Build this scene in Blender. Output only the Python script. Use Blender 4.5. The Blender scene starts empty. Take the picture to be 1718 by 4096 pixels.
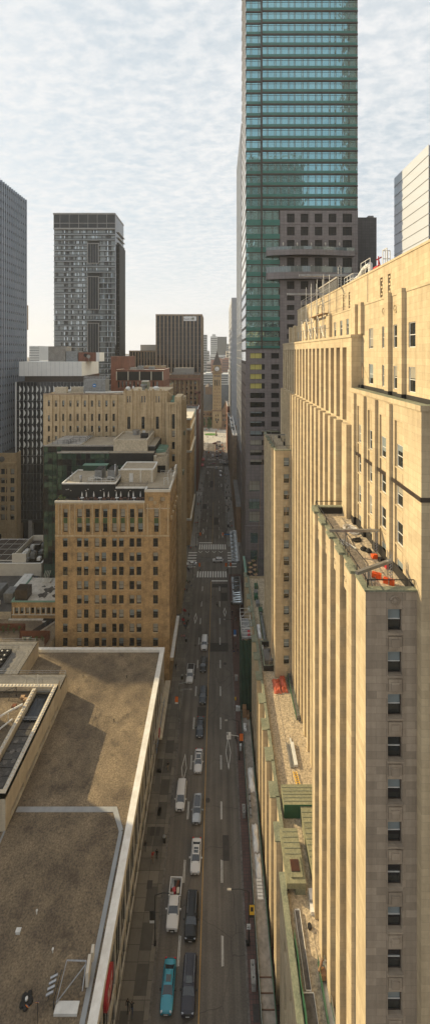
import bpy, bmesh, math, random
from mathutils import Vector, Matrix
random.seed(7)
R = math.radians
SC = bpy.context.scene; HAZE = .00015
COL = SC.collection
F, CX, CY, H = 1550.0, 870.0, 1411.0, 91.0      # focal length and horizon in photo pixels, eye height in metres
def P(x, y, Z=0.0):                              # where the ray through a photo point meets the level Z
    Y = F*(H-Z)/(y-CY); return ((x-CX)*Y/F, Y, Z)
# ---------------------------------------------------------------- materials
MATS = {}
def newmat(name):
    m = bpy.data.materials.new(name); m.use_nodes = True
    nt = m.node_tree; b = nt.nodes['Principled BSDF']; MATS[name] = m
    return m, nt, b
def node(nt, t, **kw):
    n = nt.nodes.new(t)
    for k, v in kw.items(): setattr(n, k, v)
    return n
def wpos(nt, wallmap=False, scale=(1,1,1)):
    g = node(nt, 'ShaderNodeNewGeometry')
    if not wallmap:
        mp = node(nt, 'ShaderNodeMapping'); mp.inputs['Scale'].default_value = scale
        nt.links.new(g.outputs['Position'], mp.inputs['Vector']); return mp.outputs[0]
    s = node(nt, 'ShaderNodeSeparateXYZ'); nt.links.new(g.outputs['Position'], s.inputs[0])
    a = node(nt, 'ShaderNodeMath', operation='ADD'); nt.links.new(s.outputs[0], a.inputs[0]); nt.links.new(s.outputs[1], a.inputs[1])
    c = node(nt, 'ShaderNodeCombineXYZ'); nt.links.new(a.outputs[0], c.inputs[0]); nt.links.new(s.outputs[2], c.inputs[1])
    mp = node(nt, 'ShaderNodeMapping'); mp.inputs['Scale'].default_value = scale
    nt.links.new(c.outputs[0], mp.inputs['Vector']); return mp.outputs[0]
def c4(c): return (c[0], c[1], c[2], 1)
def noisef(nt, vec, scale, detail=4, rough=.6, lo=.3, hi=.7):
    n = node(nt, 'ShaderNodeTexNoise'); n.inputs['Scale'].default_value = scale
    n.inputs['Detail'].default_value = detail; n.inputs['Roughness'].default_value = rough
    nt.links.new(vec, n.inputs['Vector'])
    r = node(nt, 'ShaderNodeMapRange'); r.inputs['From Min'].default_value = lo; r.inputs['From Max'].default_value = hi
    nt.links.new(n.outputs['Fac'], r.inputs['Value']); return r.outputs[0]
def mixc(nt, fac, a, b, mode='MIX'):
    m = node(nt, 'ShaderNodeMix', data_type='RGBA', blend_type=mode)
    if isinstance(fac, (int, float)): m.inputs[0].default_value = fac
    else: nt.links.new(fac, m.inputs[0])
    for i, v in ((6, a), (7, b)):
        if isinstance(v, tuple): m.inputs[i].default_value = c4(v)
        else: nt.links.new(v, m.inputs[i])
    return m.outputs[2]
def bump(nt, b, h, dist=.02, strength=.6):
    n = node(nt, 'ShaderNodeBump'); n.inputs['Strength'].default_value = strength; n.inputs['Distance'].default_value = dist
    nt.links.new(h, n.inputs['Height']); nt.links.new(n.outputs[0], b.inputs['Normal'])
def M(name, col, col2=None, scale=.5, rough=.7, metal=0., bmp=0., vstretch=1., detail=5, lo=.35, hi=.65, fine=0., finescale=8.):
    if name in MATS: return MATS[name]
    m, nt, b = newmat(name)
    b.inputs['Roughness'].default_value = rough; b.inputs['Metallic'].default_value = metal
    if col2 is None: b.inputs['Base Color'].default_value = c4(col); return m
    v = wpos(nt, scale=(1, 1, vstretch))
    f = noisef(nt, v, scale, detail, .65, lo, hi)
    c = mixc(nt, f, col, col2)
    if fine:
        f2 = noisef(nt, v, finescale, 3, .6, .3, .7)
        c = mixc(nt, f2, c, tuple(x*(1-fine) for x in col), 'MIX') if False else mixc(nt, fine, c, mixc(nt, f2, (.25,.25,.25), (1.6,1.6,1.6)), 'MULTIPLY')
    nt.links.new(c, b.inputs['Base Color'])
    if bmp: bump(nt, b, noisef(nt, v, finescale, 4, .6, .2, .8), bmp)
    return m
def MB_brick(name, col, col2, mortar, bw, bh, ms=.02, wall=True, rough=.85, stain=None, stainscale=.25, var=.0, offset=.5, bmp=.004, stmax=.75, vst=.35, patch=None):
    m, nt, b = newmat(name); b.inputs['Roughness'].default_value = rough
    v = wpos(nt, wall)
    t = node(nt, 'ShaderNodeTexBrick'); t.offset = offset
    for k, x in (('Scale', 1.), ('Brick Width', bw), ('Row Height', bh), ('Mortar Size', ms), ('Mortar Smooth', .3), ('Bias', var)): t.inputs[k].default_value = x
    t.inputs['Color1'].default_value = c4(col); t.inputs['Color2'].default_value = c4(col2); t.inputs['Mortar'].default_value = c4(mortar)
    nt.links.new(v, t.inputs['Vector'])
    c = t.outputs['Color']
    v2 = wpos(nt, wall, (1, vst, 1))
    if stain:
        f = noisef(nt, v2, stainscale, 7, .7, .46, .74)
        mm = node(nt, 'ShaderNodeMath', operation='MULTIPLY'); mm.inputs[1].default_value = stmax; nt.links.new(f, mm.inputs[0])
        c = mixc(nt, mm.outputs[0], c, stain)
    f2 = noisef(nt, v, 2.5, 5, .7, .25, .75)
    c = mixc(nt, .35, c, mixc(nt, f2, (.72,.72,.72), (1.25,1.25,1.25)), 'MULTIPLY')
    if wall:
        f4 = noisef(nt, wpos(nt, True, (1, .07, 1)), 1.3, 5, .65, .42, .72)
        c = mixc(nt, .5, c, mixc(nt, f4, (1.06,1.06,1.06), (.62,.58,.53)), 'MULTIPLY')
    if patch:
        f3 = noisef(nt, v, .12, 3, .5, .4, .6)
        c = mixc(nt, f3, c, mixc(nt, 1., c, patch, 'MULTIPLY'))
    nt.links.new(c, b.inputs['Base Color'])
    if bmp: bump(nt, b, t.outputs['Fac'], bmp, -.5 if False else .5); 
    return m
def Mglass(name, col, rough=.06, metal=0., spec=.8, wav=.0, wscale=.5, coat=0.):
    m, nt, b = newmat(name); b.inputs['Base Color'].default_value = c4(col)
    b.inputs['Roughness'].default_value = rough; b.inputs['Metallic'].default_value = metal
    b.inputs['Specular IOR Level'].default_value = spec; b.inputs['Coat Weight'].default_value = coat
    if wav:
        v = wpos(nt); bump(nt, b, noisef(nt, v, wscale, 2, .4, .2, .8), wav, 1.)
    return m
# stone, brick, concrete
MB_brick('limestone', (.56,.46,.30), (.465,.375,.245), (.36,.30,.21), 1.5, .62, .014, stain=(.36,.285,.19), stainscale=.32, stmax=.6, bmp=.004)
MB_brick('limestone_shaded', (.42,.345,.265), (.29,.24,.185), (.22,.185,.145), 1.6, .62, .014, stain=(.25,.205,.16), stainscale=.35, stmax=.5, bmp=.003)  # darker limestone copy: shade put into the near wing's south face
MB_brick('deco_stone', (.56,.44,.28), (.49,.38,.235), (.38,.28,.16), 1.3, .6, .015, stain=(.27,.19,.11), stainscale=.5, stmax=.7)
MB_brick('yellow_brick', (.55,.36,.17), (.41,.26,.12), (.36,.27,.15), .42, .14, .012, stain=(.12,.08,.04), stainscale=.45, stmax=.9, vst=.8)
MB_brick('granite', (.215,.19,.19), (.18,.162,.162), (.10,.085,.085), 1.45, 1.02, .03, rough=.35, offset=0.)
MB_brick('dark_granite', (.10,.095,.095), (.085,.08,.08), (.04,.04,.04), 1.45, 1.02, .035, rough=.4, offset=0.)
MB_brick('red_brick', (.28,.115,.075), (.22,.09,.06), (.2,.15,.12), .45, .15, .012, stain=(.12,.07,.05), stainscale=.4)
MB_brick('brown_stone', (.30,.20,.13), (.24,.155,.10), (.18,.12,.08), 1.0, .5, .02, stain=(.13,.08,.055), stainscale=.3)
MB_brick('tan_stone', (.50,.375,.22), (.44,.32,.18), (.34,.25,.15), 1.0, .6, .02, stain=(.3,.2,.11), stainscale=.2)
MB_brick('white_marble', (.66,.63,.57), (.57,.54,.49), (.4,.38,.35), 2.4, 1.2, .02, rough=.5, offset=0., stain=(.45,.41,.34), stainscale=.3, stmax=.4)
MB_brick('pale_marble', (.62,.55,.42), (.55,.48,.37), (.4,.35,.28), 1.8, .9, .015, rough=.5, offset=0., stain=(.45,.38,.28), stainscale=.5)
MB_brick('paving', (.13,.118,.10), (.20,.18,.15), (.05,.045,.04), 1.7, 1.7, .03, wall=False, offset=0., stain=(.06,.052,.046), stainscale=.22, vst=1.)
MB_brick('concrete_paving', (.27,.255,.235), (.235,.225,.21), (.12,.115,.11), 1.5, 1.5, .03, wall=False, offset=0., stain=(.14,.13,.12), stainscale=.35, vst=1.)
MB_brick('red_paving', (.145,.075,.063), (.115,.062,.055), (.06,.05,.045), .45, .45, .03, wall=False, offset=0., stain=(.055,.042,.038), stainscale=.4, vst=1.)
M('stucco', (.55,.48,.37), (.46,.40,.30), .4, .9, fine=.35, finescale=2.5)
M('stucco_trim', (.62,.58,.5), (.54,.50,.43), .6, .85)
M('concrete', (.36,.34,.31), (.27,.25,.23), .5, .9, fine=.4, finescale=3)
M('concrete_dark', (.17,.155,.14), (.10,.092,.085), .35, .9, fine=.5, finescale=3)
M('white_panel', (.80,.80,.78), (.74,.74,.72), .3, .5)
M('white_paint', (.80,.79,.76), (.66,.64,.60), .9, .6)
M('road_paint', (.62,.61,.57), (.34,.33,.31), 2.2, .7, lo=.5, hi=.75)
M('yellow_paint', (.46,.27,.07), (.24,.16,.07), 1.6, .7, lo=.5, hi=.8)
M('black_wall', (.012,.012,.012), (.022,.021,.02), .6, .7)
M('black_metal', (.02,.02,.021), (.03,.03,.03), 1., .5, .3)
M('steel', (.42,.43,.44), (.3,.3,.31), 2., .35, .8)
M('grey_metal', (.30,.31,.31), (.2,.2,.2), 1., .45, .5)
M('white_metal', (.68,.68,.66), (.55,.55,.53), 1., .45)
M('copper_green', (.155,.17,.12), (.24,.245,.17), .8, .75, fine=.4, finescale=5)
M('copper_yellow', (.25,.24,.145), (.19,.19,.12), .8, .7, fine=.4, finescale=4)
M('copper_mint', (.15,.27,.21), (.20,.32,.25), .8, .7)
M('green_paint', (.012,.075,.035), (.018,.10,.05), 1., .5)
M('netting', (.010,.035,.022), (.018,.06,.036), .5, .9, fine=.6, finescale=9)
M('green_spandrel', (.06,.17,.145), (.07,.20,.17), .2, .18)
M('moss_panel', (.07,.12,.045), (.05,.075,.03), .8, .7)
M('bronze', (.055,.042,.036), (.075,.06,.05), .8, .4, .3)
M('dark_roof', (.10,.095,.09), (.055,.05,.048), .3, .95, fine=.5, finescale=4)
M('grey_roof', (.21,.205,.195), (.15,.145,.14), .3, .9, fine=.3, finescale=3)
M('tan_roof', (.38,.32,.235), (.30,.25,.185), .3, .95, fine=.4, finescale=4)
M('white_roof', (.56,.53,.48), (.46,.42,.36), .3, .8, fine=.3, finescale=1.5)
M('tar_stain', (.035,.03,.028), (.12,.11,.10), 1.4, .9)
M('orange_fabric', (.62,.15,.075), (.42,.08,.04), 1.5, .7)
M('orange_plastic', (.75,.11,.02), None, rough=.5)
M('white_fabric', (.75,.74,.72), (.55,.54,.53), 1.5, .8)
M('grey_fabric', (.13,.125,.12), (.10,.095,.09), 1.5, .9)
M('corten', (.17,.06,.03), (.10,.04,.025), 1.2, .9)
M('wood', (.42,.27,.15), (.32,.2,.11), 1.5, .8)
M('wood_dark', (.14,.075,.05), (.09,.05,.035), 1.5, .8)
M('leaf', (.045,.10,.025), (.085,.15,.035), 3., .8)
M('leaf_dark', (.022,.055,.018), (.045,.085,.025), 3., .8)
M('bark', (.10,.075,.05), (.06,.045,.03), 3., .9)
M('grass', (.07,.17,.025), (.10,.22,.04), .6, .95, fine=.5, finescale=2)
M('slate_roof', (.075,.08,.085), (.10,.105,.105), .2, .7, fine=.3, finescale=1)
M('spire_roof', (.07,.055,.05), (.095,.075,.065), .3, .7)
M('plywood', (.30,.17,.085), (.24,.13,.065), .9, .85)
M('platform_board', (.34,.30,.26), (.22,.20,.175), .5, .85, fine=.5, finescale=2)
M('rubber', (.015,.015,.015), None, rough=.85)
M('tire', (.012,.012,.012), None, rough=.8)
M('blind', (.31,.29,.24), None, rough=.35)
M('blind_grey', (.22,.26,.27), None, rough=.3)
M('blind_gold', (.50,.45,.14), None, rough=.3)
M('red_paint', (.42,.02,.03), None, rough=.4)
M('blue_paint', (.03,.16,.42), None, rough=.4)
M('purple_paint', (.13,.06,.25), None, rough=.6)
M('yellow_plastic', (.75,.45,.03), None, rough=.5)
M('orange_light', (.80,.18,.03), None, rough=.5)
M('green_sign', (.02,.25,.12), None, rough=.5)
M('white_sign', (.8,.8,.8), None, rough=.5)
M('black_sign', (.02,.02,.02), None, rough=.5)
M('clay_grey', (.40,.41,.43), (.33,.34,.36), .3, .4)
M('sky_tint_glass', (.54,.58,.66), None, rough=.12)  # matte glass; the sky's reflection is put into its base colour
M('rib_blue', (.29,.34,.41), (.35,.39,.46), .2, .4)
M('tower_frame', (.30,.29,.28), (.25,.24,.23), .3, .5)
M('concrete_tan', (.36,.275,.20), (.31,.235,.17), .2, .8, fine=.3, finescale=.6)
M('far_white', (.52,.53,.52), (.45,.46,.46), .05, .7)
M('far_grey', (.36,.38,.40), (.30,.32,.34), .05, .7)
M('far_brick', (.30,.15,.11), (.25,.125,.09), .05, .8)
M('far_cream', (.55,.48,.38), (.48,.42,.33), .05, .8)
Mglass('glass', (.018,.022,.022), .06, 0, .9)
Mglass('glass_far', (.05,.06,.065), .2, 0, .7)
Mglass('glass_blue', (.25,.46,.51), .05, .86, .8, wav=.02, wscale=.45)
Mglass('glass_teal', (.30,.47,.48), .05, .8, .8, wav=.05, wscale=.6)
Mglass('glass_green', (.04,.085,.068), .06, .55, .9, wav=.05, wscale=.3)
Mglass('glass_resi', (.20,.22,.22), .12, .5, .8)
Mglass('glass_ribbed', (.36,.42,.50), .1, .8, .8)
MB_brick('pale_paving', (.52,.49,.42), (.46,.43,.37), (.3,.28,.24), 3., 3., .04, wall=False, offset=0.)
Mglass('glass_sky', (.78,.82,.85), .03, .92, .8)
Mglass('glass_grey', (.40,.44,.46), .06, .75, .8, wav=.03, wscale=.3)
Mglass('glass_black', (.012,.014,.018), .12, 0, .45, wav=.02)
Mglass('glass_car', (.012,.014,.017), .05, 0, .8)
Mglass('railing_glass', (.16,.19,.19), .1, .3, .9)
# gravel roofs and asphalt
def gravel(name, c1, c2, c3, fs=2.6, big=.16):
    m, nt, b = newmat(name); b.inputs['Roughness'].default_value = .95
    v = wpos(nt)
    f = noisef(nt, v, big, 6, .65, .38, .64); c = mixc(nt, f, c1, c2)
    f2 = noisef(nt, v, fs, 3, .75, .32, .68); c = mixc(nt, .62, c, mixc(nt, f2, (.25,.25,.25), (1.95,1.9,1.8)), 'MULTIPLY')
    f3 = noisef(nt, v, .33, 5, .7, .56, .74); c = mixc(nt, f3, c, c3)
    nt.links.new(c, b.inputs['Base Color']); bump(nt, b, f2, .05, .8)
gravel('gravel_brown', (.115,.09,.065), (.235,.185,.125), (.07,.054,.04), 4.5, .17)
gravel('gravel_pale', (.46,.38,.27), (.36,.30,.22), (.27,.225,.17), 3.6)
def asphalt():
    m, nt, b = newmat('asphalt'); b.inputs['Roughness'].default_value = .85
    v = wpos(nt)
    c = mixc(nt, noisef(nt, v, .13, 6, .7, .35, .65), (.150,.131,.111), (.104,.092,.080))
    vs = wpos(nt, scale=(1, .04, 1))
    c = mixc(nt, .55, c, mixc(nt, noisef(nt, vs, 1.1, 3, .5, .3, .7), (.5,.5,.5), (1.5,1.5,1.5)), 'MULTIPLY')
    c = mixc(nt, .5, c, mixc(nt, noisef(nt, v, 6, 3, .7, .3, .7), (.55,.55,.55), (1.45,1.45,1.45)), 'MULTIPLY')
    w = node(nt, 'ShaderNodeTexNoise'); w.inputs['Scale'].default_value = .4; nt.links.new(v, w.inputs['Vector'])
    a = node(nt, 'ShaderNodeVectorMath', operation='ADD'); nt.links.new(v, a.inputs[0]); nt.links.new(w.outputs['Color'], a.inputs[1])
    vo = node(nt, 'ShaderNodeTexVoronoi', feature='DISTANCE_TO_EDGE'); vo.inputs['Scale'].default_value = .11; nt.links.new(a.outputs[0], vo.inputs['Vector'])
    r = node(nt, 'ShaderNodeMapRange'); r.inputs['From Min'].default_value = .002; r.inputs['From Max'].default_value = .005
    nt.links.new(vo.outputs['Distance'], r.inputs['Value'])
    c = mixc(nt, r.outputs[0], mixc(nt, .55, c, (.03,.028,.026)), c)
    nt.links.new(c, b.inputs['Base Color'])
asphalt()
# ---------------------------------------------------------------- mesh collecting
class MB:
    def __init__(s): s.v = []; s.f = []; s.m = []
    def face(s, pts, m=0):
        n = len(s.v); s.v += [tuple(p) for p in pts]; s.f.append(tuple(range(n, n+len(pts)))); s.m.append(m); return s
    def box(s, x0, x1, y0, y1, z0, z1, m=0, top=None, skip=''):
        n = len(s.v)
        s.v += [(x0,y0,z0),(x1,y0,z0),(x1,y1,z0),(x0,y1,z0),(x0,y0,z1),(x1,y0,z1),(x1,y1,z1),(x0,y1,z1)]
        for k, q in (('B',(0,3,2,1)),('T',(4,5,6,7)),('S',(0,1,5,4)),('E',(1,2,6,5)),('N',(2,3,7,6)),('W',(3,0,4,7))):
            if k in skip: continue
            s.f.append(tuple(n+i for i in q)); s.m.append(top if (k == 'T' and top is not None) else m)
        return s
    def obox(s, c, sx, sy, sz, rz=0., m=0, ry=0., rx=0.):
        mt = Matrix.Translation(c) @ Matrix.Rotation(rz, 4, 'Z') @ Matrix.Rotation(ry, 4, 'Y') @ Matrix.Rotation(rx, 4, 'X')
        n = len(s.v)
        for p in ((-1,-1,-1),(1,-1,-1),(1,1,-1),(-1,1,-1),(-1,-1,1),(1,-1,1),(1,1,1),(-1,1,1)):
            s.v.append(tuple(mt @ Vector((p[0]*sx/2, p[1]*sy/2, p[2]*sz/2))))
        for q in ((0,3,2,1),(4,5,6,7),(0,1,5,4),(1,2,6,5),(2,3,7,6),(3,0,4,7)): s.f.append(tuple(n+i for i in q)); s.m.append(m)
        return s
    def tube(s, a, b, r, m=0, n=6, r2=None):
        a = Vector(a); b = Vector(b); d = (b-a)
        if d.length < 1e-6: return s
        q = d.to_track_quat('Z', 'Y'); r2 = r if r2 is None else r2; k = len(s.v)
        for (c, rr) in ((a, r), (b, r2)):
            for i in range(n):
                t = 2*math.pi*i/n; s.v.append(tuple(c + q @ Vector((rr*math.cos(t), rr*math.sin(t), 0))))
        for i in range(n): s.f.append((k+i, k+(i+1)%n, k+n+(i+1)%n, k+n+i)); s.m.append(m)
        s.f.append(tuple(k+n-1-i for i in range(n))); s.m.append(m); s.f.append(tuple(k+n+i for i in range(n))); s.m.append(m)
        return s
    def path(s, pts, r, m=0, n=6):
        for a, b in zip(pts, pts[1:]): s.tube(a, b, r, m, n)
        return s
    def prism(s, poly, z0, z1, m=0, top=None):
        k = len(s.v); n = len(poly)
        s.v += [(p[0],p[1],z0) for p in poly] + [(p[0],p[1],z1) for p in poly]
        for i in range(n): s.f.append((k+i, k+(i+1)%n, k+n+(i+1)%n, k+n+i)); s.m.append(m)
        s.f.append(tuple(k+n-1-i for i in range(n))); s.m.append(m); s.f.append(tuple(k+n+i for i in range(n))); s.m.append(m if top is None else top)
        return s
    def lathe(s, c, prof, n=16, m=0):
        k = len(s.v)
        for (r, z) in prof:
            for i in range(n):
                t = 2*math.pi*i/n; s.v.append((c[0]+r*math.cos(t), c[1]+r*math.sin(t), c[2]+z))
        for j in range(len(prof)-1):
            for i in range(n): s.f.append((k+j*n+i, k+j*n+(i+1)%n, k+(j+1)*n+(i+1)%n, k+(j+1)*n+i)); s.m.append(m)
        s.f.append(tuple(k+(len(prof)-1)*n+i for i in range(n))); s.m.append(m)
        return s
    def add(s, o, mt, moff=0, mmap=None):
        k = len(s.v); s.v += [tuple(mt @ Vector(p)) for p in o.v]
        s.f += [tuple(k+i for i in f) for f in o.f]; s.m += [(mmap[i] if mmap else i+moff) for i in o.m]
        return s
    def mesh(s, name, mats):
        me = bpy.data.meshes.new(name); me.from_pydata(s.v, [], s.f)
        for m in mats: me.materials.append(MATS[m] if isinstance(m, str) else m)
        if len(mats) > 1: me.polygons.foreach_set('material_index', s.m)
        me.update(); return me
def tag(o, label=None, cat=None, group=None, kind=None):
    if label: o['label'] = label
    if cat: o['category'] = cat
    if group: o['group'] = group
    if kind: o['kind'] = kind
    return o
def root(name, loc, label, cat, group=None, rz=0):
    o = bpy.data.objects.new(name, None); COL.objects.link(o); o.location = loc; o.rotation_euler = (0,0,rz); o.empty_display_size = .5
    return tag(o, label, cat, group)
def wl(o):
    v = Vector((0,0,0))
    while o: v += Vector(o.location); o = o.parent
    return v
def part(name, mb, mats, parent=None, smooth=False, local=False, kind=None, label=None):
    """one mesh object; unless local, the collected points are world points"""
    if isinstance(mats, str): mats = [mats]
    me = mb.mesh(name, mats) if isinstance(mb, MB) else mb
    o = bpy.data.objects.new(name, me); COL.objects.link(o)
    if parent is not None:
        o.parent = parent
        if not local: o.location = -wl(parent)
    if smooth: me.polygons.foreach_set('use_smooth', [True]*len(me.polygons))
    return tag(o, label, None, None, kind)
def struct(name, mb, mats, kind='structure', smooth=False): return part(name, mb, mats, None, kind=kind, smooth=smooth)
def solo(name, mb, mats, label, cat, group=None, smooth=False):
    """a thing that is a single mesh, its origin moved to its base"""
    xs = [p[0] for p in mb.v]; ys = [p[1] for p in mb.v]; zs = [p[2] for p in mb.v]
    c = ((min(xs)+max(xs))/2, (min(ys)+max(ys))/2, min(zs)); mb.v = [(p[0]-c[0], p[1]-c[1], p[2]-c[2]) for p in mb.v]
    o = part(name, mb, mats, smooth=smooth); o.location = c; return tag(o, label, cat, group)
def copy_tree(o, parent=None):
    c = o.copy(); COL.objects.link(c); c.parent = parent
    for ch in list(o.children): copy_tree(ch, c)
    return c
def textmesh(txt, size, depth=.01):
    cu = bpy.data.curves.new('lettering', 'FONT'); cu.body = txt; cu.size = size; cu.extrude = depth; cu.align_x = 'CENTER'; cu.align_y = 'CENTER'
    o = bpy.data.objects.new('lettering', cu); COL.objects.link(o); dg = bpy.context.evaluated_depsgraph_get()
    me = bpy.data.meshes.new_from_object(o.evaluated_get(dg)); bpy.data.objects.remove(o); return me
def lettering(txt, size, mat, loc, rot, parent, sx=1., name='lettering'):
    me = textmesh(txt, size); me.materials.clear(); me.materials.append(MATS[mat])
    o = bpy.data.objects.new(name, me); COL.objects.link(o); o.parent = parent
    o.location = Vector(loc) - wl(parent); o.rotation_euler = rot; o.scale = (sx, 1, 1); return o
# ---------------------------------------------------------------- walls with real openings and windows
def umat(O, th): return Matrix.Translation(O) @ Matrix.Rotation(th, 4, 'Z')
TH = {'S': 0., 'W': -math.pi/2, 'E': math.pi/2, 'N': math.pi}
def wall(mb, O, th, W, Z0, Z1, holes=(), depth=.3, m=0, mr=None):
    """O = left foot of the wall seen from outside; holes (u, z, w, h[, depth])"""
    mr = m if mr is None else mr; mt = umat((O[0], O[1], 0), th)
    q = lambda u, d, z: tuple(mt @ Vector((u, d, z)))
    if not holes: return mb.face([q(0,0,Z0), q(W,0,Z0), q(W,0,Z1), q(0,0,Z1)], m)
    us = sorted({0., W} | {round(h[0], 4) for h in holes} | {round(h[0]+h[2], 4) for h in holes})
    zs = sorted({Z0, Z1} | {round(h[1], 4) for h in holes} | {round(h[1]+h[3], 4) for h in holes})
    iu = {u: i for i, u in enumerate(us)}; iz = {z: i for i, z in enumerate(zs)}; cov = set()
    for h in holes:
        for i in range(iu[round(h[0], 4)], iu[round(h[0]+h[2], 4)]):
            for j in range(iz[round(h[1], 4)], iz[round(h[1]+h[3], 4)]): cov.add((i, j))
        u0, u1, z0, z1 = h[0], h[0]+h[2], h[1], h[1]+h[3]; d = h[4] if len(h) > 4 else depth
        mb.face([q(u0,0,z0), q(u0,d,z0), q(u0,d,z1), q(u0,0,z1)], mr); mb.face([q(u1,d,z0), q(u1,0,z0), q(u1,0,z1), q(u1,d,z1)], mr)
        mb.face([q(u0,0,z0), q(u1,0,z0), q(u1,d,z0), q(u0,d,z0)], mr); mb.face([q(u0,d,z1), q(u1,d,z1), q(u1,0,z1), q(u0,0,z1)], mr)
    for j in range(len(zs)-1):
        i = 0
        while i < len(us)-1:
            if (i, j) in cov: i += 1; continue
            k = i
            while k < len(us)-1 and (k, j) not in cov: k += 1
            mb.face([q(us[i],0,zs[j]), q(us[k],0,zs[j]), q(us[k],0,zs[j+1]), q(us[i],0,zs[j+1])], m); i = k
    return mb
WMATS = ['white_metal', 'bronze', 'glass', 'blind', 'blind_grey', 'blind_gold', 'black_metal', 'glass_far', 'deco_stone', 'glass_teal']
WC = {}
def wproto(w, h, style, var):
    """a window standing on its sill line, facing -Y: frame, panes and blinds in one mesh"""
    key = (round(w, 2), round(h, 2), style, var)
    if key in WC: return WC[key]
    b = MB(); fr = {'sash': 1, 'white': 0, 'dark': 6, 'far': 7, 'grid': 1, 'arch': 6, 'gold': 6, 'ribbon': 6, 'pier': 1}[style]; g = 7 if style == 'far' else 2
    rnd = random.Random(int(key[0]*100)+int(key[1]*100)*7+var)
    if style == 'grid': g = 9
    if style == 'far': b.face([(-w/2,0,0),(w/2,0,0),(w/2,0,h),(-w/2,0,h)], 2 if var % 3 else 7)
    else:
        t = min(.07, w*.08)
        bl = {0: 0, 1: .45, 2: .7, 3: 0, 4: .3, 5: .9, 6: 0}[var % 7]; bm = 3 if var in (1, 5) else 4
        if style == 'pier': bl = (.47,.47,.4,.0,.5,.47,.9)[var % 7]; bm = 4
        if style == 'gold': bl = .96; bm = 5
        def pane(x0, x1, z0, z1, tilt=0.):
            if bl and z1 > h*(1-bl):
                zb = max(z0, h*(1-bl)); b.face([(x0,.03,zb),(x1,.03,zb),(x1,.03,z1),(x0,.03,z1)], bm); z1 = zb
            if z1 > z0+.01:
                e = rnd.uniform(-.004, .004); b.face([(x0,.03+e,z0),(x1,.03-e,z0),(x1,.03-e,z1),(x0,.03+e,z1)], g)
        if style == 'arch':
            r = w/2; n = 8; hs = h-r
            poly = [(-r,.03,0),(r,.03,0)] + [(r*math.cos(math.pi*i/n), .03, hs+r*math.sin(math.pi*i/n)) for i in range(n+1)]
            b.face(poly, g)
            for sgn in (-1, 1):
                b.face([(sgn*r,-.001,hs)] + [(sgn*r*math.cos(math.pi*i/n), -.001, hs+r*math.sin(math.pi*i/n)) for i in range(n//2+1)][:: 1] + [(sgn*r,-.001,h)], 8)
            b.box(-.03,.03,0,.03,0,hs, fr); b.box(-r,r,0,.03,hs-.05,hs+.03, fr)
        else: pane(-w/2+t, w/2-t, t, h-t)
        b.box(-w/2, -w/2+t, -.02, .05, 0, h, fr); b.box(w/2-t, w/2, -.02, .05, 0, h, fr)
        b.box(-w/2+t, w/2-t, -.02, .05, 0, t, fr)
        if style != 'arch': b.box(-w/2+t, w/2-t, -.02, .05, h-t, h, fr)
        if style in ('sash', 'white', 'pier'): b.box(-w/2+t, w/2-t, -.015, .04, h*.5-t*.5, h*.5+t*.5, 0 if style in ('white', 'pier') else fr)
        if style == 'grid':
            for q in (-.22, .22): b.box(w*q-.04, w*q+.04, -.015, .04, t, h-t, fr)
            b.box(-w/2+t, w/2-t, -.015, .04, h*.7-.03, h*.7+.03, fr)
        if style in ('ribbon', 'gold'):
            n = max(2, int(w/1.3))
            for i in range(1, n): b.box(-w/2+w*i/n-.04, -w/2+w*i/n+.04, -.015, .04, t, h-t, fr)
    WC[key] = [b, None]; return WC[key]
class Bld:
    def __init__(s, name, loc, label, cat='building', group=None):
        s.r = root(name, loc, label, cat, group); s.pend = []; s.rnd = random.Random(len(label)*7+int(loc[1]))
    def face(s, mb, O, side, W, Z0, Z1, holes=(), depth=.25, style='sash', m=0, mr=None, pane=True):
        th = TH[side] if isinstance(side, str) else side
        wall(mb, O, th, W, Z0, Z1, [(h[0], h[1], h[2], h[3], depth) for h in holes], depth, m, mr)
        if pane: s.windows(O, th, holes, depth, style)
    def windows(s, O, th, holes, depth, style):
        mt = umat((O[0], O[1], 0), th)
        for h in holes:
            p = mt @ Vector((h[0]+h[2]/2, depth-.03, h[1])); st = h[4] if len(h) > 4 else style
            n = mt.to_3x3() @ Vector((0, -1, 0)); d = Vector((0, 0, H))-p
            size = h[2]*h[3]*max(.0, n.dot(d.normalized()))/max(1, d.length**2)
            fx = CX+F*p.x/max(1, p.y); fy = CY+F*(H-p.z)/max(1, p.y)
            if p.y < 1 or fx < -60 or fx > 1780 or fy > 4180 or fy < -80: size *= .001
            s.pend.append((size, p, th, h[2]-.004, h[3]-.004, st, s.rnd.randrange(7)))
    def done(s, name='window'):
        s.pend.sort(key=lambda t: -t[0]); rest = MB(); L = wl(s.r)
        for i, (sz, p, th, w, h, st, var) in enumerate(s.pend):
            pr = wproto(w, h, st, var)
            if i < 99:
                if pr[1] is None: pr[1] = pr[0].mesh('window', WMATS)
                o = bpy.data.objects.new(name, pr[1]); COL.objects.link(o); o.parent = s.r; o.location = p-L; o.rotation_euler = (0,0,th)
            else: rest.add(pr[0], Matrix.Translation(p) @ Matrix.Rotation(th, 4, 'Z'))
        if rest.v: part(name, rest, WMATS, s.r, kind='stuff')
        return s.r
def grid(u0, du, nu, z0, dz, nz, w, h, style=None, skip=()):
    return [(u0+i*du, z0+j*dz, w, h) + ((style,) if style else ()) for j in range(nz) for i in range(nu) if (i, j) not in skip]
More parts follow.
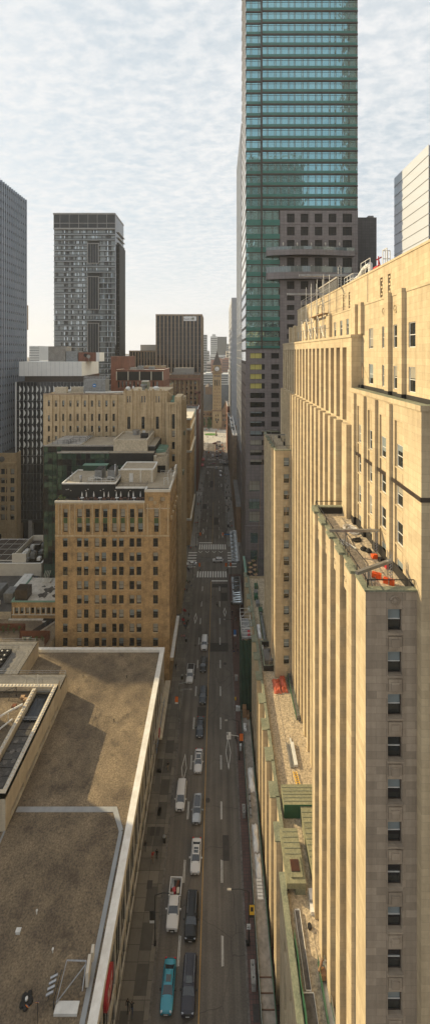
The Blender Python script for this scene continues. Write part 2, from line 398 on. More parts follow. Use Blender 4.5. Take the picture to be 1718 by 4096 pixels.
def roofed(mb, x0, x1, y0, y1, z, pw=.4, ph=.6, wm=0, rm=1, cm=2):
    """flat roof with a parapet ring round it"""
    mb.face([(x0+pw,y0+pw,z),(x1-pw,y0+pw,z),(x1-pw,y1-pw,z),(x0+pw,y1-pw,z)], rm)
    mb.box(x0-.06, x1+.06, y0-.06, y0+pw, z-.02, z+ph, wm, cm); mb.box(x0-.06, x1+.06, y1-pw, y1+.06, z-.02, z+ph, wm, cm)
    mb.box(x0-.06, x0+pw, y0+pw, y1-pw, z-.02, z+ph, wm, cm); mb.box(x1-pw, x1+.06, y0+pw, y1-pw, z-.02, z+ph, wm, cm)
def rail(pts, h=1.05, step=1.5, r=.03, n=2, closed=False):
    mb = MB()
    if closed: pts = list(pts)+[pts[0]]
    for a, b in zip(pts, pts[1:]):
        a = Vector(a); b = Vector(b); k = max(1, int((b-a).length/step))
        for i in range(k+1):
            p = a.lerp(b, i/k); mb.tube(p, p+Vector((0,0,h)), r, 0, 5)
        for j in range(n): z = Vector((0,0,h*(1-j*.45))); mb.tube(a+z, b+z, r, 0, 5)
    return mb
# ================================================================ camera, light, sky, air
cam = bpy.data.objects.new('camera', bpy.data.cameras.new('camera')); COL.objects.link(cam); SC.camera = cam
cam.location = (0, 0, H); cam.rotation_euler = (R(90), 0, 0)
cd = cam.data; cd.sensor_fit = 'VERTICAL'; cd.sensor_height = 40.96; cd.lens = 15.5; cd.clip_end = 20000; cd.clip_start = .5
cd.shift_x = -(CX-859)/4096; cd.shift_y = -(2048-CY)/4096
SUN_EL, SUN_AZ = 25.5, (-.905, .425)
sun = bpy.data.objects.new('sun', bpy.data.lights.new('sun', 'SUN')); COL.objects.link(sun)
sd = Vector((SUN_AZ[0]*math.cos(R(SUN_EL)), SUN_AZ[1]*math.cos(R(SUN_EL)), math.sin(R(SUN_EL))))
sun.rotation_euler = sd.to_track_quat('Z', 'Y').to_euler(); sun.data.energy = 5.0; sun.data.angle = R(.6); sun.data.color = (1, .79, .45)
sun.location = (-60, 60, 200)
w = bpy.data.worlds.new('World'); SC.world = w; w.use_nodes = True; nt = w.node_tree; bg = nt.nodes['Background']
sky = node(nt, 'ShaderNodeTexSky', sky_type='NISHITA'); sky.sun_disc = False; sky.sun_elevation = R(SUN_EL)
sky.sun_rotation = math.atan2(SUN_AZ[0], SUN_AZ[1]); sky.air_density = 1.2; sky.dust_density = 2.5
tc = node(nt, 'ShaderNodeTexCoord'); sx = node(nt, 'ShaderNodeSeparateXYZ'); nt.links.new(tc.outputs['Generated'], sx.inputs[0])
def mth(op, a, b=None, clamp=False):
    n = node(nt, 'ShaderNodeMath', operation=op); n.use_clamp = clamp
    for i, v in enumerate((a, b)):
        if v is None: continue
        if isinstance(v, (int, float)): n.inputs[i].default_value = v
        else: nt.links.new(v, n.inputs[i])
    return n.outputs[0]
zz = mth('ADD', mth('MAXIMUM', sx.outputs[2], 0.), .16)
cb = node(nt, 'ShaderNodeCombineXYZ'); nt.links.new(mth('DIVIDE', sx.outputs[0], zz), cb.inputs[0]); nt.links.new(mth('DIVIDE', sx.outputs[1], zz), cb.inputs[1])
def mapped(sc, rot=0.):
    mp = node(nt, 'ShaderNodeMapping'); mp.inputs['Scale'].default_value = sc; mp.inputs['Rotation'].default_value = (0,0,rot)
    nt.links.new(cb.outputs[0], mp.inputs['Vector']); return mp.outputs[0]
big = noisef(nt, mapped((1,1,1)), 1.1, 5, .6, .38, .60)
rip = noisef(nt, mapped((1, 1.7, 1), .3), 15, 4, .55, .40, .60)
fin = noisef(nt, mapped((1, 1.6, 1), .3), 26, 4, .6, .38, .62)
cov = mth('ADD', mth('ADD', mth('MULTIPLY', big, .34), mth('MULTIPLY', rip, .42)), mth('ADD', mth('MULTIPLY', fin, .22), .06), True)
blue = mixc(nt, .72, sky.outputs[0], (5.45, 6.2, 6.6))
c = mixc(nt, cov, blue, (7.1, 7.15, 7.2))
hz = mth('SUBTRACT', 1., mth('MULTIPLY', sx.outputs[2], 2.2), True)
c = mixc(nt, mth('MULTIPLY', mth('MULTIPLY', hz, hz), .85), c, (7.35, 7.3, 7.25))
nt.links.new(c, bg.inputs['Color']); bg.inputs['Strength'].default_value = .1
vs = SC.view_settings; vs.view_transform = 'Standard'; vs.look = 'None'; vs.exposure = .38; vs.gamma = 1.
SC.cycles.max_bounces = 6; SC.cycles.volume_bounces = 1; SC.cycles.diffuse_bounces = 3; SC.cycles.glossy_bounces = 3; SC.cycles.volume_step_rate = 4
if HAZE:
    m = bpy.data.materials.new('haze'); m.use_nodes = True; MATS['haze'] = m; n = m.node_tree
    n.nodes.remove(n.nodes['Principled BSDF']); pv = n.nodes.new('ShaderNodeVolumePrincipled')
    pv.inputs['Color'].default_value = (.86, .89, .93, 1); pv.inputs['Density'].default_value = HAZE; pv.inputs['Anisotropy'].default_value = .2
    n.links.new(pv.outputs[0], n.nodes['Material Output'].inputs['Volume'])
    struct('haze', MB().box(-2550, 2550, -400, 3450, -1.5, 300), 'haze', 'stuff')
# ================================================================ ground, roads, pavements
struct('ground', MB().face([(-2500,-350,-.02),(2500,-350,-.02),(2500,3400,-.02),(-2500,3400,-.02)]), 'concrete_dark')
XL, XR = -9.15, 4.13                       # kerb lines of the main street
cross = [(159., 182., -260, 260), (237., 254., -160, 120), (309., 329.5, -260, 260), (392., 432., -300, 300)]
rd = MB(); rd.face([(XL,-20,.0),(XR,-20,.0),(XR,392,.0),(XL,392,.0)])
for (a, b, x0, x1) in cross[:3]:
    rd.face([(x0,a,.0),(XL,a,.0),(XL,b,.0),(x0,b,.0)]); rd.face([(XR,a,.0),(x1,a,.0),(x1,b,.0),(XR,b,.0)])
struct('road', rd, 'asphalt')
struct('crossing_street', MB().face([(-300,392,0),(300,392,0),(300,432,0),(-300,432,0)]), ['pale_paving'])
def pave(name, x0, x1, y0, y1, mat, kerb=True, kx=None):
    m = MB().box(x0, x1, y0, y1, -.01, .13, 0, skip='B')
    o = struct(name, m, mat)
segL = [(-20, 159), (182, 247), (254, 309), (329.5, 392)]
segR = [(-20, 159), (182, 238), (245, 309), (329.5, 392)]
for (a, b) in segL:
    pave('pavement', -60 if a < 0 else -13.6, XL-.32, a, b, 'paving' if a < 0 else 'concrete_paving')
    struct('kerb', MB().box(XL-.32, XL, a, b, -.01, .14, skip='B'), 'concrete_dark')
for (a, b) in segR:
    pave('pavement', XR+.28, 60 if a < 0 else 10.5, a, b, 'red_paving' if a < 0 else 'concrete_paving')
    struct('kerb', MB().box(XR, XR+.28, a, b, -.01, .14, skip='B'), 'concrete_dark')
struct('plaza', MB().box(-160, 160, 432, 520, -.01, .13, skip='B'), 'pale_paving')
struct('pavement', MB().box(-160, -60, -20, 159, -.01, .12, skip='B'), 'dark_roof')
# ---- painted markings, 4 mm sheets
mk = MB(); Zm = .004
def strip(m, x0, x1, y0, y1, z=Zm): m.face([(x0,y0,z),(x1,y0,z),(x1,y1,z),(x0,y1,z)])
yl = MB(); strip(yl, -2.67, -2.54, -20, 154.5)
for (a, b) in ((184, 236), (256, 305), (333, 388)): strip(yl, -2.66, -2.54, a, b)
struct('road_marking', yl, 'yellow_paint')
period = 9.05; Y0 = F*H/(3865.8-CY)
y = Y0-4*period
while y < 152:
    for xc in (.72, -5.86):
        strip(mk, xc-.16, xc-.05, y, y+3.05); strip(mk, xc+.05, xc+.16, y+.02, y+3.0)
    y += period
y = 190
while y < 384:
    if not (236 < y < 256 or 303 < y < 333):
        for xc in (.72, -5.86): strip(mk, xc-.07, xc+.07, y, y+3.2)
    y += period
strip(mk, -2.45, 3.95, 154.2, 155.0); strip(mk, -9.0, -2.75, 185.2, 185.9); strip(mk, -2.4, 3.9, 304.6, 305.2); strip(mk, -9, -2.8, 333, 333.6); strip(mk, -2.4, 3.9, 387.6, 388.4)
def zebra(y0, y1, x0, x1, n, wd=.55):
    for i in range(n):
        x = x0+(x1-x0)*(i+.5)/n; strip(mk, x-wd/2, x+wd/2, y0, y1)
zebra(157.0, 161.3, -8.7, 3.8, 12); zebra(179.3, 184., -8.9, 4.0, 12)
zebra(306.6, 310.4, -9, 4, 13, .5); zebra(328.2, 331.4, -9, 4, 13, .5); zebra(389.5, 394.5, -12, 12, 18, .7)
for k in range(6):
    strip(mk, -13.2, -9.4, 164.5+k*2.3, 165.3+k*2.3); strip(mk, 4.4, 8.0, 164.5+k*2.3, 165.3+k*2.3)
for k in range(5): strip(mk, -15.5, -10, 247.6+k*1.3, 248.1+k*1.3); strip(mk, 4.4, 7.6, 238.5+k*1.25, 239+k*1.25)
def diamond(x, y0, y1, hw=.5, t=.13):
    ym = (y0+y1)/2; hl = (y1-y0)/2; k = 1-t*2.4/hw*.5
    for sx_, sy_ in ((1,1),(-1,1),(-1,-1),(1,-1)):
        pts = [(x, ym+sy_*hl, Zm), (x+sx_*hw, ym, Zm), (x+sx_*hw*k, ym, Zm), (x, ym+sy_*hl*k, Zm)]
        if sx_*sy_ > 0: pts = pts[::-1]
        mk.face(pts)
diamond(2.38, 84.5, 91.9, .6, .10); diamond(-7.35, 81.8, 88, .58, .10); diamond(2.45, 133.5, 138.5, .55, .15); diamond(-7.6, 130, 135.6, .55, .15)
diamond(2.5, 262, 270, .6, .2); diamond(-7.4, 290, 298, .6, .2); diamond(-7.4, 194, 201, .6, .17); diamond(2.4, 190.5, 197, .55, .15)
for k in range(4):                                # open arrow heads on the far side of the junction
    x = -8+k*3.1
    for s in (-1, 1): mk.face([(x,176.3,Zm),(x+.25,176.3,Zm),(x+.25+s*.9,177.9,Zm),(x+s*.9,177.9,Zm)] if s > 0 else [(x,176.3,Zm),(x+s*.9,177.9,Zm),(x+.25+s*.9,177.9,Zm),(x+.25,176.3,Zm)])
struct('road_marking', mk, 'road_paint')
# darker and paler repair patches, manhole covers
M('patch_dark', (.043,.04,.037), (.055,.05,.047), 1.2, .9); M('patch_pale', (.13,.12,.108), (.10,.093,.085), .8, .9); M('iron', (.05,.045,.042), (.07,.06,.055), 3, .6, .4)
pm = MB()
for (x0, x1, y0, y1) in ((.9,2.1,69.4,73.1),(-2.3,3.2,118,121.5),(-8.5,-6.2,108,113),(-5.2,-3,97,99.5),(1.2,3.6,142,147),(-2,.4,205,214),(-8.8,-6.5,226,233),(-2.2,3.8,150.2,152.6),(-5.4,-3.2,262,275)): strip(pm, x0, x1, y0, y1, .002)
struct('road_patch', pm, 'patch_dark')
pm = MB()
for (x0, x1, y0, y1) in ((-8.9,3.9,168.5,171.5),(-1.8,3.5,277,281),(-13.3,-12.2,80.3,84.6),(-12.4,-11.2,76,77.5)): strip(pm, x0, x1, y0, y1, .0025 if x1 > -9 else .134)
struct('road_patch', pm, 'patch_pale')
def manhole(x, y, r=.42, z=.003):
    mh = MB(); mh.lathe((x, y, z), [(r, 0), (r, .003), (r*.86, .003), (r*.84, .001), (.02, .001)], 20)
    solo('manhole_cover', mh, 'iron', 'round iron cover set flush in the dark roadway', 'manhole cover', 'iron covers in the carriageway', smooth=False)
for (x, y, r) in ((1.55,71.2,.42),(-2.0,78.8,.45),(2.1,113.4,.5),(-6.9,120.5,.45),(-6.2,141.5,.4),(.4,151,.45),(1.4,152,.3),(-1.2,214,.5),(-4.4,228,.5),(2.5,232,.5),(-7.5,209,.45)): manhole(x, y, r)
for (x, y, w_, d_) in ((-12.35,73.6,.8,1.4),(-11.3,73.6,.7,1.4),(-11.6,66.2,.9,1.1)):
    g = MB().box(x-w_/2, x+w_/2, y-d_/2, y+d_/2, .132, .136)
    for k in range(4): g.box(x-w_/2+.08, x+w_/2-.08, y-d_/2+.12+k*d_*.22, y-d_/2+.2+k*d_*.22, .136, .142)
    solo('service_cover', g, 'iron', 'rectangular iron service cover sunk in the grey pavement slabs', 'service cover', 'rectangular covers in the left pavement')
# dark square slabs of the near pavement
M('slab_dark', (.095,.087,.076), (.075,.068,.06), .7, .9)
sl = MB(); rn = random.Random(3)
for k in range(22):
    y = 34+k*4.15
    for (x0, x1, pr) in ((-13.4,-12.2,.55),(-11.9,-10.1,.8)):
        if rn.random() < pr and y < 104: sl.box(x0, x1, y, y+2.9, .125, .134, skip='B')
struct('pavement', sl, 'slab_dark')
# ================================================================ the long limestone building on the right
LIME = ['limestone', 'gravel_pale', 'copper_green', 'limestone_shaded', 'black_wall', 'bronze']
B = Bld('office_building', (20, 60, 0), 'cream limestone office block with ribbed piers, stepped wings and green copper copings', 'building')
rt = B.r
# ---- podium along the street
pz = 22.3; pt = 23.0
pd = MB()
XF, XB = 8.1, 9.0
piers = [54.0+5.3*k for k in range(-1, 13)]
yy = 24.
def bay(y0, y1):                       # recessed bay between two piers: window strips on a dark metal ground
    L = y1-y0; hs = [(.45+i*(L-.3)/2, z, (L-.3)/2-.5, 2.6) for i in range(2) for z in (4.2, 8.2, 12.2, 16.2)]
    B.face(pd, (XB, y1), 'W', L, 0, pt-1.6, hs, .3, 'dark')
    pd.face([(XB,y1,pt-1.6),(XB,y0,pt-1.6),(XB,y0,pt),(XB,y1,pt)])
segs = []
y = 24.
for p in piers+[121.]:
    y0 = p
    if y0 > 118: break
    segs.append((y0, y0+1.95))
last = 24.
for (a, b) in segs:
    if a > last+.1: 
        if a > 50: bay(last, a)
        else:
            B.face(pd, (XF, a), 'W', a-last, 0, pt, [(1.2+i*3.6, z, 1.5, 4.8) for i in range(int((a-last-1)/3.6)) for z in (3.5, 10.5)]+[(1.2+i*3.6, 17.6, 1.5, 2.4) for i in range(int((a-last-1)/3.6))], .5, 'dark')
    # pier with a shallow groove in its middle
    m_ = (a+b)/2
    pd.box(XF, XB+.02, a, m_-.22, 0, pt, 0, skip='BTE'); pd.box(XF+.28, XB+.02, m_-.22, m_+.22, 0, pt, 0, skip='BTE'); pd.box(XF, XB+.02, m_+.22, b, 0, pt, 0, skip='BTE')
    last = b
bay(last, 118.)
wall(pd, (8.1, 24.), 0., 20, 0, pt, [])
wall(pd, (30, 118.), math.pi, 22, 0, pt, [])
part('podium', pd, LIME, rt)
g = MB(); g.face([(8.7,24,pz),(30,24,pz),(30,50.6,pz),(8.7,50.6,pz)]); g.face([(9.4,50.6,pz),(30,50.6,pz),(30,118,pz),(9.4,118,pz)]); part('podium_roof', g, 'gravel_pale', rt)
cp = MB(); last = 24.
def cseg(x0, y0, y1, xi=None):
    xi = xi or (8.75 if y0 < 50 else 9.45); cp.box(x0, xi, y0, y1, pt, pt+.16); cp.box(xi-.2, xi, y0, y1, pz-.02, pt, skip='TB')
for (a, b) in segs:
    cseg(XF-.12 if a < 50 else XB-.12, last, a); cseg(XF-.14, a-.15, b+.15) if a > 50 else cseg(XF-.14, a, b); last = b+.15 if a > 50 else b
cseg(XB-.12, last, 118)
part('coping', cp, 'copper_green', rt)
part('railing', rail([(8.65,26,pt+.16),(8.65,48.5,pt+.16)], .55, 2.4, .025, 1), 'black_metal', rt)
part('railing', rail([(9.35,55,pt+.16),(9.35,81.8,pt+.16)], .55, 2.4, .025, 1), 'black_metal', rt)
# ---- helper for a ribbed west wall: piers flush, recesses with stacked windows and relief spandrels
def ribbed(mb, x, y0, y1, z0, z1, centres, wrec, drec, floors, fz0, fh, ww, wh, style='sash', capz=None, m=0):
    """floors stacked from fz0 upward with storey fh; recess of depth drec, top at capz"""
    capz = z1-1.2 if capz is None else capz
    hs = [(y1-c-wrec/2, z0, wrec, capz-z0) for c in centres if y0+.05 < c-wrec/2 and c+wrec/2 < y1-.05]
    hs = sorted(hs); B.face(mb, (x, y1), 'W', y1-y0, z0, z1, hs, drec, pane=False, m=m)
    for h in hs:
        yc = y1-h[0]; wn = [(wrec/2-ww/2, fz0+k*fh, ww, wh) for k in range(floors) if fz0+k*fh+wh < capz and fz0+k*fh > z0]
        B.face(mb, (x+drec, yc), 'W', wrec, z0, capz, wn, .1, style, m=m)
        for k in range(floors):       # sill and raised panel
            z = fz0+k*fh
            if z+wh > capz or z < z0: continue
            ys = yc-wrec/2
            mb.box(x+drec-.14, x+drec+.02, ys-ww/2-.08, ys+ww/2+.08, z-.16, z-.02, m)
            if z-1.5 > z0: mb.box(x+drec-.06, x+drec+.01, ys-ww/2+.12, ys+ww/2-.12, z-1.35, z-.45, m)
def rosette(mb, c, r, side, m=0):
    n = MB()
    n.lathe((0,0,0), [(r,0),(r,.06),(r*.86,.10),(r*.8,.04),(r*.42,.04),(r*.36,.11),(r*.1,.13)], 20, m)
    for i in range(10):
        t = 2*math.pi*i/10; n.tube((r*.6*math.cos(t), r*.6*math.sin(t), .03), (r*.6*math.cos(t), r*.6*math.sin(t), .09), r*.14, m, 6, r*.08)
    rot = Matrix.Rotation(R(90), 4, 'X') if side == 'S' else Matrix.Rotation(R(-90), 4, 'Y')
    mb.add(n, Matrix.Translation(c) @ rot)
# ---- main body
mw = MB()
X0 = 16.3
pitch = 2.65
far_c = [50.0+pitch*i for i in range(18)]                 # loggia and ribs, Y 50..96
near_c = [35.0, 38.35, 41.4, 44.6]
ribbed(mw, X0, 31.1, 47.4, 22, 86.3, near_c, 1.6, .16, 18, 24.6, 3.5, 1.3, 2.05, 'white', 84.8, m=3 if False else 0)
B.face(mw, (X0, 97.0), 'W', 97.0-47.4, 22, 92.9, [(97.0-c-.8, 82.3, 1.6, 9.4) for c in far_c], 2.2, pane=False)
for c in far_c:
    B.face(mw, (X0+2.2, c+.8), 'W', 1.6, 82.3, 91.7, [(.3, 83, 1., 2.4), (.3, 87, 1., 2.4)], .15, 'sash')
# ribs in relief below the loggia: piers stand 0.6 m proud of a windowed plane
rb = MB()
ends = [47.4]+[c for c in far_c]
for i in range(len(far_c)-1):
    a, b = far_c[i]+.8, far_c[i+1]-.8
    rb.box(X0-.85, X0+.0, a, b, 22.3, 82.2, 0, skip='EB')
rb.box(X0-.62, X0, 47.4, far_c[0]-.8, 22.3, 82.2, skip='EB'); rb.box(X0-.62, X0, far_c[-1]+.8, 97, 22.3, 82.2, skip='EB')
for i, c in enumerate(far_c):
    B.windows((X0-.04, c+.8), TH['W'], [(.28, 24.6+3.5*k, 1.04, 2.0) for k in range(16)], .02, 'white')
    for k in range(16): rb.box(X0-.16, X0-.001, c-.6, c+.6, 24.3+3.5*k, 24.55+3.5*k)
    if c < 75: rosette(rb, (X0-.02, c, 81.3), .42, 'W')
part('pier', rb, LIME, rt)
wall(mw, (X0, 31.1), 0., 30, 22, 86.3); wall(mw, (46, 97), math.pi, 46-X0, 22, 92.9)
mw.face([(X0,31.1,86.28),(46,31.1,86.28),(46,47.4,86.28),(X0,47.4,86.28)], 1)
mw.box(X0-.12, X0+.9, 31.0, 47.4, 86.3, 86.75, 0, 2); mw.box(X0+.9, 46, 31.0, 31.9, 86.3, 86.75, 0, 2)
mw.box(X0-.08, X0, 31.05, 47.3, 79.0, 79.35, 5); mw.box(X0-.08, 46, 31.02, 31.1, 79.0, 79.35, 5)
# loggia cap
wall(mw, (X0, 47.4), 0., 1.5, 86.3, 92.9)
mw.box(X0-.12, X0+1.6, 47.3, 97.1, 92.9, 93.25)
wall(mw, (X0-.02, 97.0), TH['W'], .01, 22, 23)
part('main_wall', mw, LIME, rt)
# ---- upper level A
ua = MB(); XA = 17.6
B.face(ua, (XA, 95.5), 'W', 95.5-32., 86.3, 96.7,
       [(95.5-c-.62, z, 1.24, 2.3) for c in (35.2, 38.3, 41.0, 44.6) for z in (87.4, 91.5)] +
       [(95.5-c-.5, 93.4, 1.0, 2.2) for c in (52.7, 55.4, 58.3, 63.7, 66.4, 71.6, 74.3, 79.7, 82.4, 85.2, 90.6)], .14, 'white')
for c in (36.6, 39.9, 43.0, 46.1):
    ua.box(X0-.3, X0, c-.35, c+.35, 22.3, 86.2, 0, skip='E'); ua.box(X0-.33, X0-.3, c-.37, c+.37, 70.7, 71.6, 4); ua.box(X0-.3, X0, c-.38, c-.35, 70.7, 71.6, 4)
for (c, w_) in ((49.5, 1.5), (36.8, .9), (39.7, .9), (47.2, .9), (61.1, 1.3), (60.2, .5), (69, 1.3), (77, 1.3), (88, 1.3), (93.5, 1.2)):
    ua.box(XA-.4, XA, c-w_/2, c+w_/2, 86.6 if c < 47 else 93.3, 97.1, skip='E')
for c in (41.0, 38.3): rosette(ua, (XA-.02, c, 95.4), .42, 'W')
wall(ua, (XA, 32.), 0., 28, 86.3, 96.7); wall(ua, (46, 95.5), math.pi, 46-XA, 92.9, 96.7)
ua.face([(XA,32,96.7),(46,32,96.7),(46,95.5,96.7),(XA,95.5,96.7)], 1)
ua.box(XA-.06, XA+.5, 32, 95.5, 96.7, 96.95, 0)
ua.box(XA-.05, XA+.02, 32, 47.4, 86.3, 87.1, 4); [ua.box(XA-.44, XA-.4, c-w_/2, c+w_/2, 86.3, 87.1, 4).box(XA-.44, XA, c-w_/2-.04, c-w_/2, 86.3, 87.1, 4) for c, w_ in ((36.8,.9),(39.7,.9),(47.2,.9))]
part('upper_wall', ua, LIME, rt)
# ---- top level B with pierced stone grilles
ub = MB(); XB2 = 19.5; gr = [(95.0-c-.35, 97.3, .7, 2.7) for c in (44.2, 46.3, 57.6, 60.2, 72.7, 75.4, 88, 91)]
B.face(ub, (XB2, 95.0), 'W', 95-34., 96.7, 101.2, gr, .5, pane=False)
for g_ in gr:
    yc = 95.0-g_[0]-.35
    ub.box(XB2+.5, XB2+.52, yc-.35, yc+.35, 97.3, 100, 4)
    for k in range(6): ub.box(XB2+.08, XB2+.3, yc-.33+(k%2)*.28, yc+.05+(k%2)*.28, 97.5+k*.42, 97.5+k*.42+.2)
wall(ub, (XB2, 34.), 0., 26, 96.7, 101.2); wall(ub, (46, 95.), math.pi, 46-XB2, 96.7, 101.2)
ub.face([(XB2,34,101.2),(46,34,101.2),(46,95,101.2),(XB2,95,101.2)], 1)
ub.box(XB2-.08, XB2+.45, 34, 95, 101.2, 101.45, 0)
for c in (50.5, 63.8, 68.5, 84): ub.box(XB2-.05, XB2+.01, c-.05, c+.05, 96.8, 101.2, 3)
part('top_wall', ub, LIME, rt)
# ---- the two wings
def wing(y0, y1, zt, m, near):
    wg = MB(); Xw = 12.1; yb = [y0+4.75+3.2*i for i in range(4)]
    hs = [(y1-c-.85, 22.2, 1.7, zt-2.9-22.2) for c in yb]
    B.face(wg, (Xw, y1), 'W', y1-y0, 22, zt, hs, .4, pane=False)
    for c in yb:
        B.face(wg, (Xw+.4, c+.85), 'W', 1.7, 22.2, zt-2.9, [(.12, 24.1+3.5*k, 1.46, 2.1) for k in range(13)], .06, 'dark')
        if near: rosette(wg, (Xw-.01, c-.0, zt-1.9), .45, 'W')
    for i, c in enumerate(yb+[yb[-1]+3.2]):   # stepped pier caps
        wg.box(Xw-.35, Xw, c-2.35, c-1.05, 22.2, zt+.06, 0, skip='E')
        wg.box(Xw-.45, Xw+.1, c-2.4, c-1.0, zt+.05, zt+.3, 2)
    wc = 14.5
    hh = [(wc-Xw-.58, zt-3.35-3.49*k, 1.16, 1.86) for k in range(14) if zt-3.35-3.49*k > 23]
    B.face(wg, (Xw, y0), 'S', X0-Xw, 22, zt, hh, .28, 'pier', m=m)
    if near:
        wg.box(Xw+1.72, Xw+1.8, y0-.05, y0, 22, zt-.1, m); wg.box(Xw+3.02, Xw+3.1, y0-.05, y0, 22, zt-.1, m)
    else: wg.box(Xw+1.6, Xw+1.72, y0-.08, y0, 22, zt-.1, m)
    for h in hh:
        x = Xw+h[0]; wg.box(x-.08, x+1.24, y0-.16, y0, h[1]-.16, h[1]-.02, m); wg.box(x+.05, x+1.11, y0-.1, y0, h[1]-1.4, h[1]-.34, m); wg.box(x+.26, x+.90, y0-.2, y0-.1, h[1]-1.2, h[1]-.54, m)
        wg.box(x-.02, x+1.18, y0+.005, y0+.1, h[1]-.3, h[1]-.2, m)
    rosette(wg, (wc, y0-.01, zt-.75), .42, 'S', m)
    wall(wg, (X0, y1), math.pi, X0-Xw, 22, zt)
    wg.face([(Xw+.3,y0+.3,zt-.75),(X0,y0+.3,zt-.75),(X0,y1-.3,zt-.75),(Xw+.3,y1-.3,zt-.75)], 1)
    wg.box(Xw-.1, Xw+.45, y0-.12, y1+.1, zt, zt+.14, 2); wg.box(Xw+.45, X0, y0-.12, y0+.42, zt, zt+.14, 2); wg.box(Xw+.45, X0, y1-.42, y1+.1, zt, zt+.14, 2)
    wg.box(Xw+.42, Xw+.44, y0+.42, y1-.42, zt-.75, zt, 4); wg.box(Xw+.44, X0, y1-.44, y1-.42, zt-.75, zt, 4)
    wg.box(X0-.05, X0, y0+.42, y1-.44, zt-.75, zt+.15, 4)
    part('wing', wg, LIME, rt)
wing(31.8, 49.3, 71.45, 3, True)  # south face takes the darker limestone, with shade in its colour
wing(82.0, 101.4, 70.3, 0, False)
# black roof railing of the near wing with stanchions
zt = 71.6
part('railing', rail([(12.35,49.0,zt),(12.35,32.05,zt),(16.2,32.05,zt)], .62, 2.2, .045, 1), 'black_metal', rt)
part('railing', rail([(12.35,49.0,zt),(16.2,49.0,zt)], .62, 2.2, .045, 1), 'black_metal', rt)
part('railing', rail([(12.4,101,70.5),(12.4,82.2,70.5),(16.1,82.2,70.5)], .8, 2.4, .03, 1), 'black_metal', rt)
# copper covered roof boxes on the podium
def seams(mb, x0, x1, y0, y1, z, step, along='x'):
    y = y0+step
    while y < y1-.1: mb.box(x0, x1, y-.035, y+.035, z, z+.05, 1); y += step
cr = MB(); cr.box(9.55+.2, 16.2, 57.2, 59.9, pz, 24.3, 0); seams(cr, 9.75, 16.2, 57.2, 59.9, 24.3, .45)
cr.box(12.15, 15.6, 49.6, 57.15, pz, 24.1, 0); seams(cr, 12.15, 15.6, 49.6, 57.1, 24.1, .62)
cr.box(9.74, 16.21, 57.15, 57.2, pz, 24.28, 2)
part('penthouse', cr, ['copper_yellow', 'copper_green', 'green_paint'], rt)
ck = MB(); ck.box(8.7, 11.15, 49.0, 54.7, pt+.17, 23.9, 0); seams(ck, 9.0, 11.1, 51.3, 54.6, 23.9, .6)
ck.box(9.8, 11.1, 49.1, 54.6, pz, pt+.17, 1)
ck.box(9.35, 10.85, 49.5, 51.6, 23.9, 24.05, 0)
part('duct_housing', ck, ['copper_yellow', 'copper_green'], rt)
lv = MB(); lv.box(9.5, 10.6, 50.0, 51.2, 24.05, 24.09, 0)
for i in range(9): lv.box(9.5+i*.125, 9.54+i*.125, 50.0, 51.2, 24.09, 24.15, 1)
part('louver', lv, ['black_wall', 'corten'], rt)
# dark sunken light well north end of the podium roof
lw = MB(); lw.box(9.9, 12.0, 83.6, 83.9, pz, 23.5, 0, 1); lw.box(9.9, 10.2, 83.9, 90.6, pz, 23.5, 0, 1); lw.box(9.9, 12.1, 90.6, 90.9, pz, 23.5, 0, 1)
part('light_well', lw, ['black_wall', 'copper_green'], rt)
# rooftop plant above the top wall
pl = MB(); pl.box(22, 31, 71, 84, 101.2, 104.9, 0)
part('plant_room', pl, ['black_wall'], rt)
lo = MB(); lo.box(21.9, 22.0, 71.2, 83.8, 101.4, 104.7, 1)
for k in range(12): lo.box(21.82, 21.9, 71.3, 83.7, 101.6+k*.25, 101.7+k*.25, 0)
lo.box(21.75, 22.02, 71, 84, 104.7, 105., 2)
part('louver', lo, ['grey_metal', 'bronze', 'concrete'], rt)
B.done()
def thing_mesh(n, mb, mats, label, cat, group=None, smooth=False): return solo(n, mb, mats, label, cat, group, smooth)
# caged ladder, pipes, railings, red valve on the top roof
m = MB()
for s in (0, .5): m.tube((20.6+s,66.5,101.2), (20.6+s,66.5,105.8), .05, 0, 6)
for k in range(14): m.tube((20.6,66.5,101.5+k*.32), (21.1,66.5,101.5+k*.32), .03)
for k in range(7):
    c_ = [(20.6,66.5),(20.5,66.1),(20.85,65.8),(21.2,66.1),(21.1,66.5)]; m.path([(a, b, 102.6+k*.5) for a, b in c_], .025)
thing_mesh('caged_ladder', m, ['steel'], 'tall caged steel ladder standing beside the black plant room on the top roof', 'ladder')
m = MB(); m.path([(20.8,60.5,101.9),(20.8,57,102.2),(20.8,55,103.0),(20.8,53,103.1)], .34, 0, 10); m.tube((20.8,60.5,101.2),(20.8,60.5,102), .3, 0, 10); m.tube((20.8,53,101.2),(20.8,53,103.1), .3, 0, 10)
m.path([(21.6,60,101.7),(21.6,54,101.9)], .22, 0, 8)
thing_mesh('roof_duct', m, ['white_metal'], 'fat white insulated duct stepping along the top roof edge', 'duct', smooth=True)
thing_mesh('roof_railing', rail([(20.2,62,101.4),(20.2,58,101.4),(21.5,58,101.4)], 1.5, 1.2, .05, 3), ['white_metal'], 'white pipe railing before the fat duct on the top roof', 'railing')
thing_mesh('roof_railing', rail([(20.2,54.8,101.4),(20.2,51.5,101.4)], 2.2, 1.1, .05, 3), ['white_metal'], 'taller white pipe railing guarding the raised end of the duct', 'railing')
m = MB(); m.box(20.4,21.6,49.5,51,101.2,102.2); m.tube((20.6,49.8,102.2),(20.6,49.8,103.4),.08); m.tube((21,50.2,102.2),(20.6,49.8,103.1),.08); m.tube((20.3,49.6,102.9),(21,49.9,103.3),.1)
thing_mesh('roof_hoist', m, ['red_paint'], 'small red hoist on the top roof beside white railings', 'hoist')
m = MB()
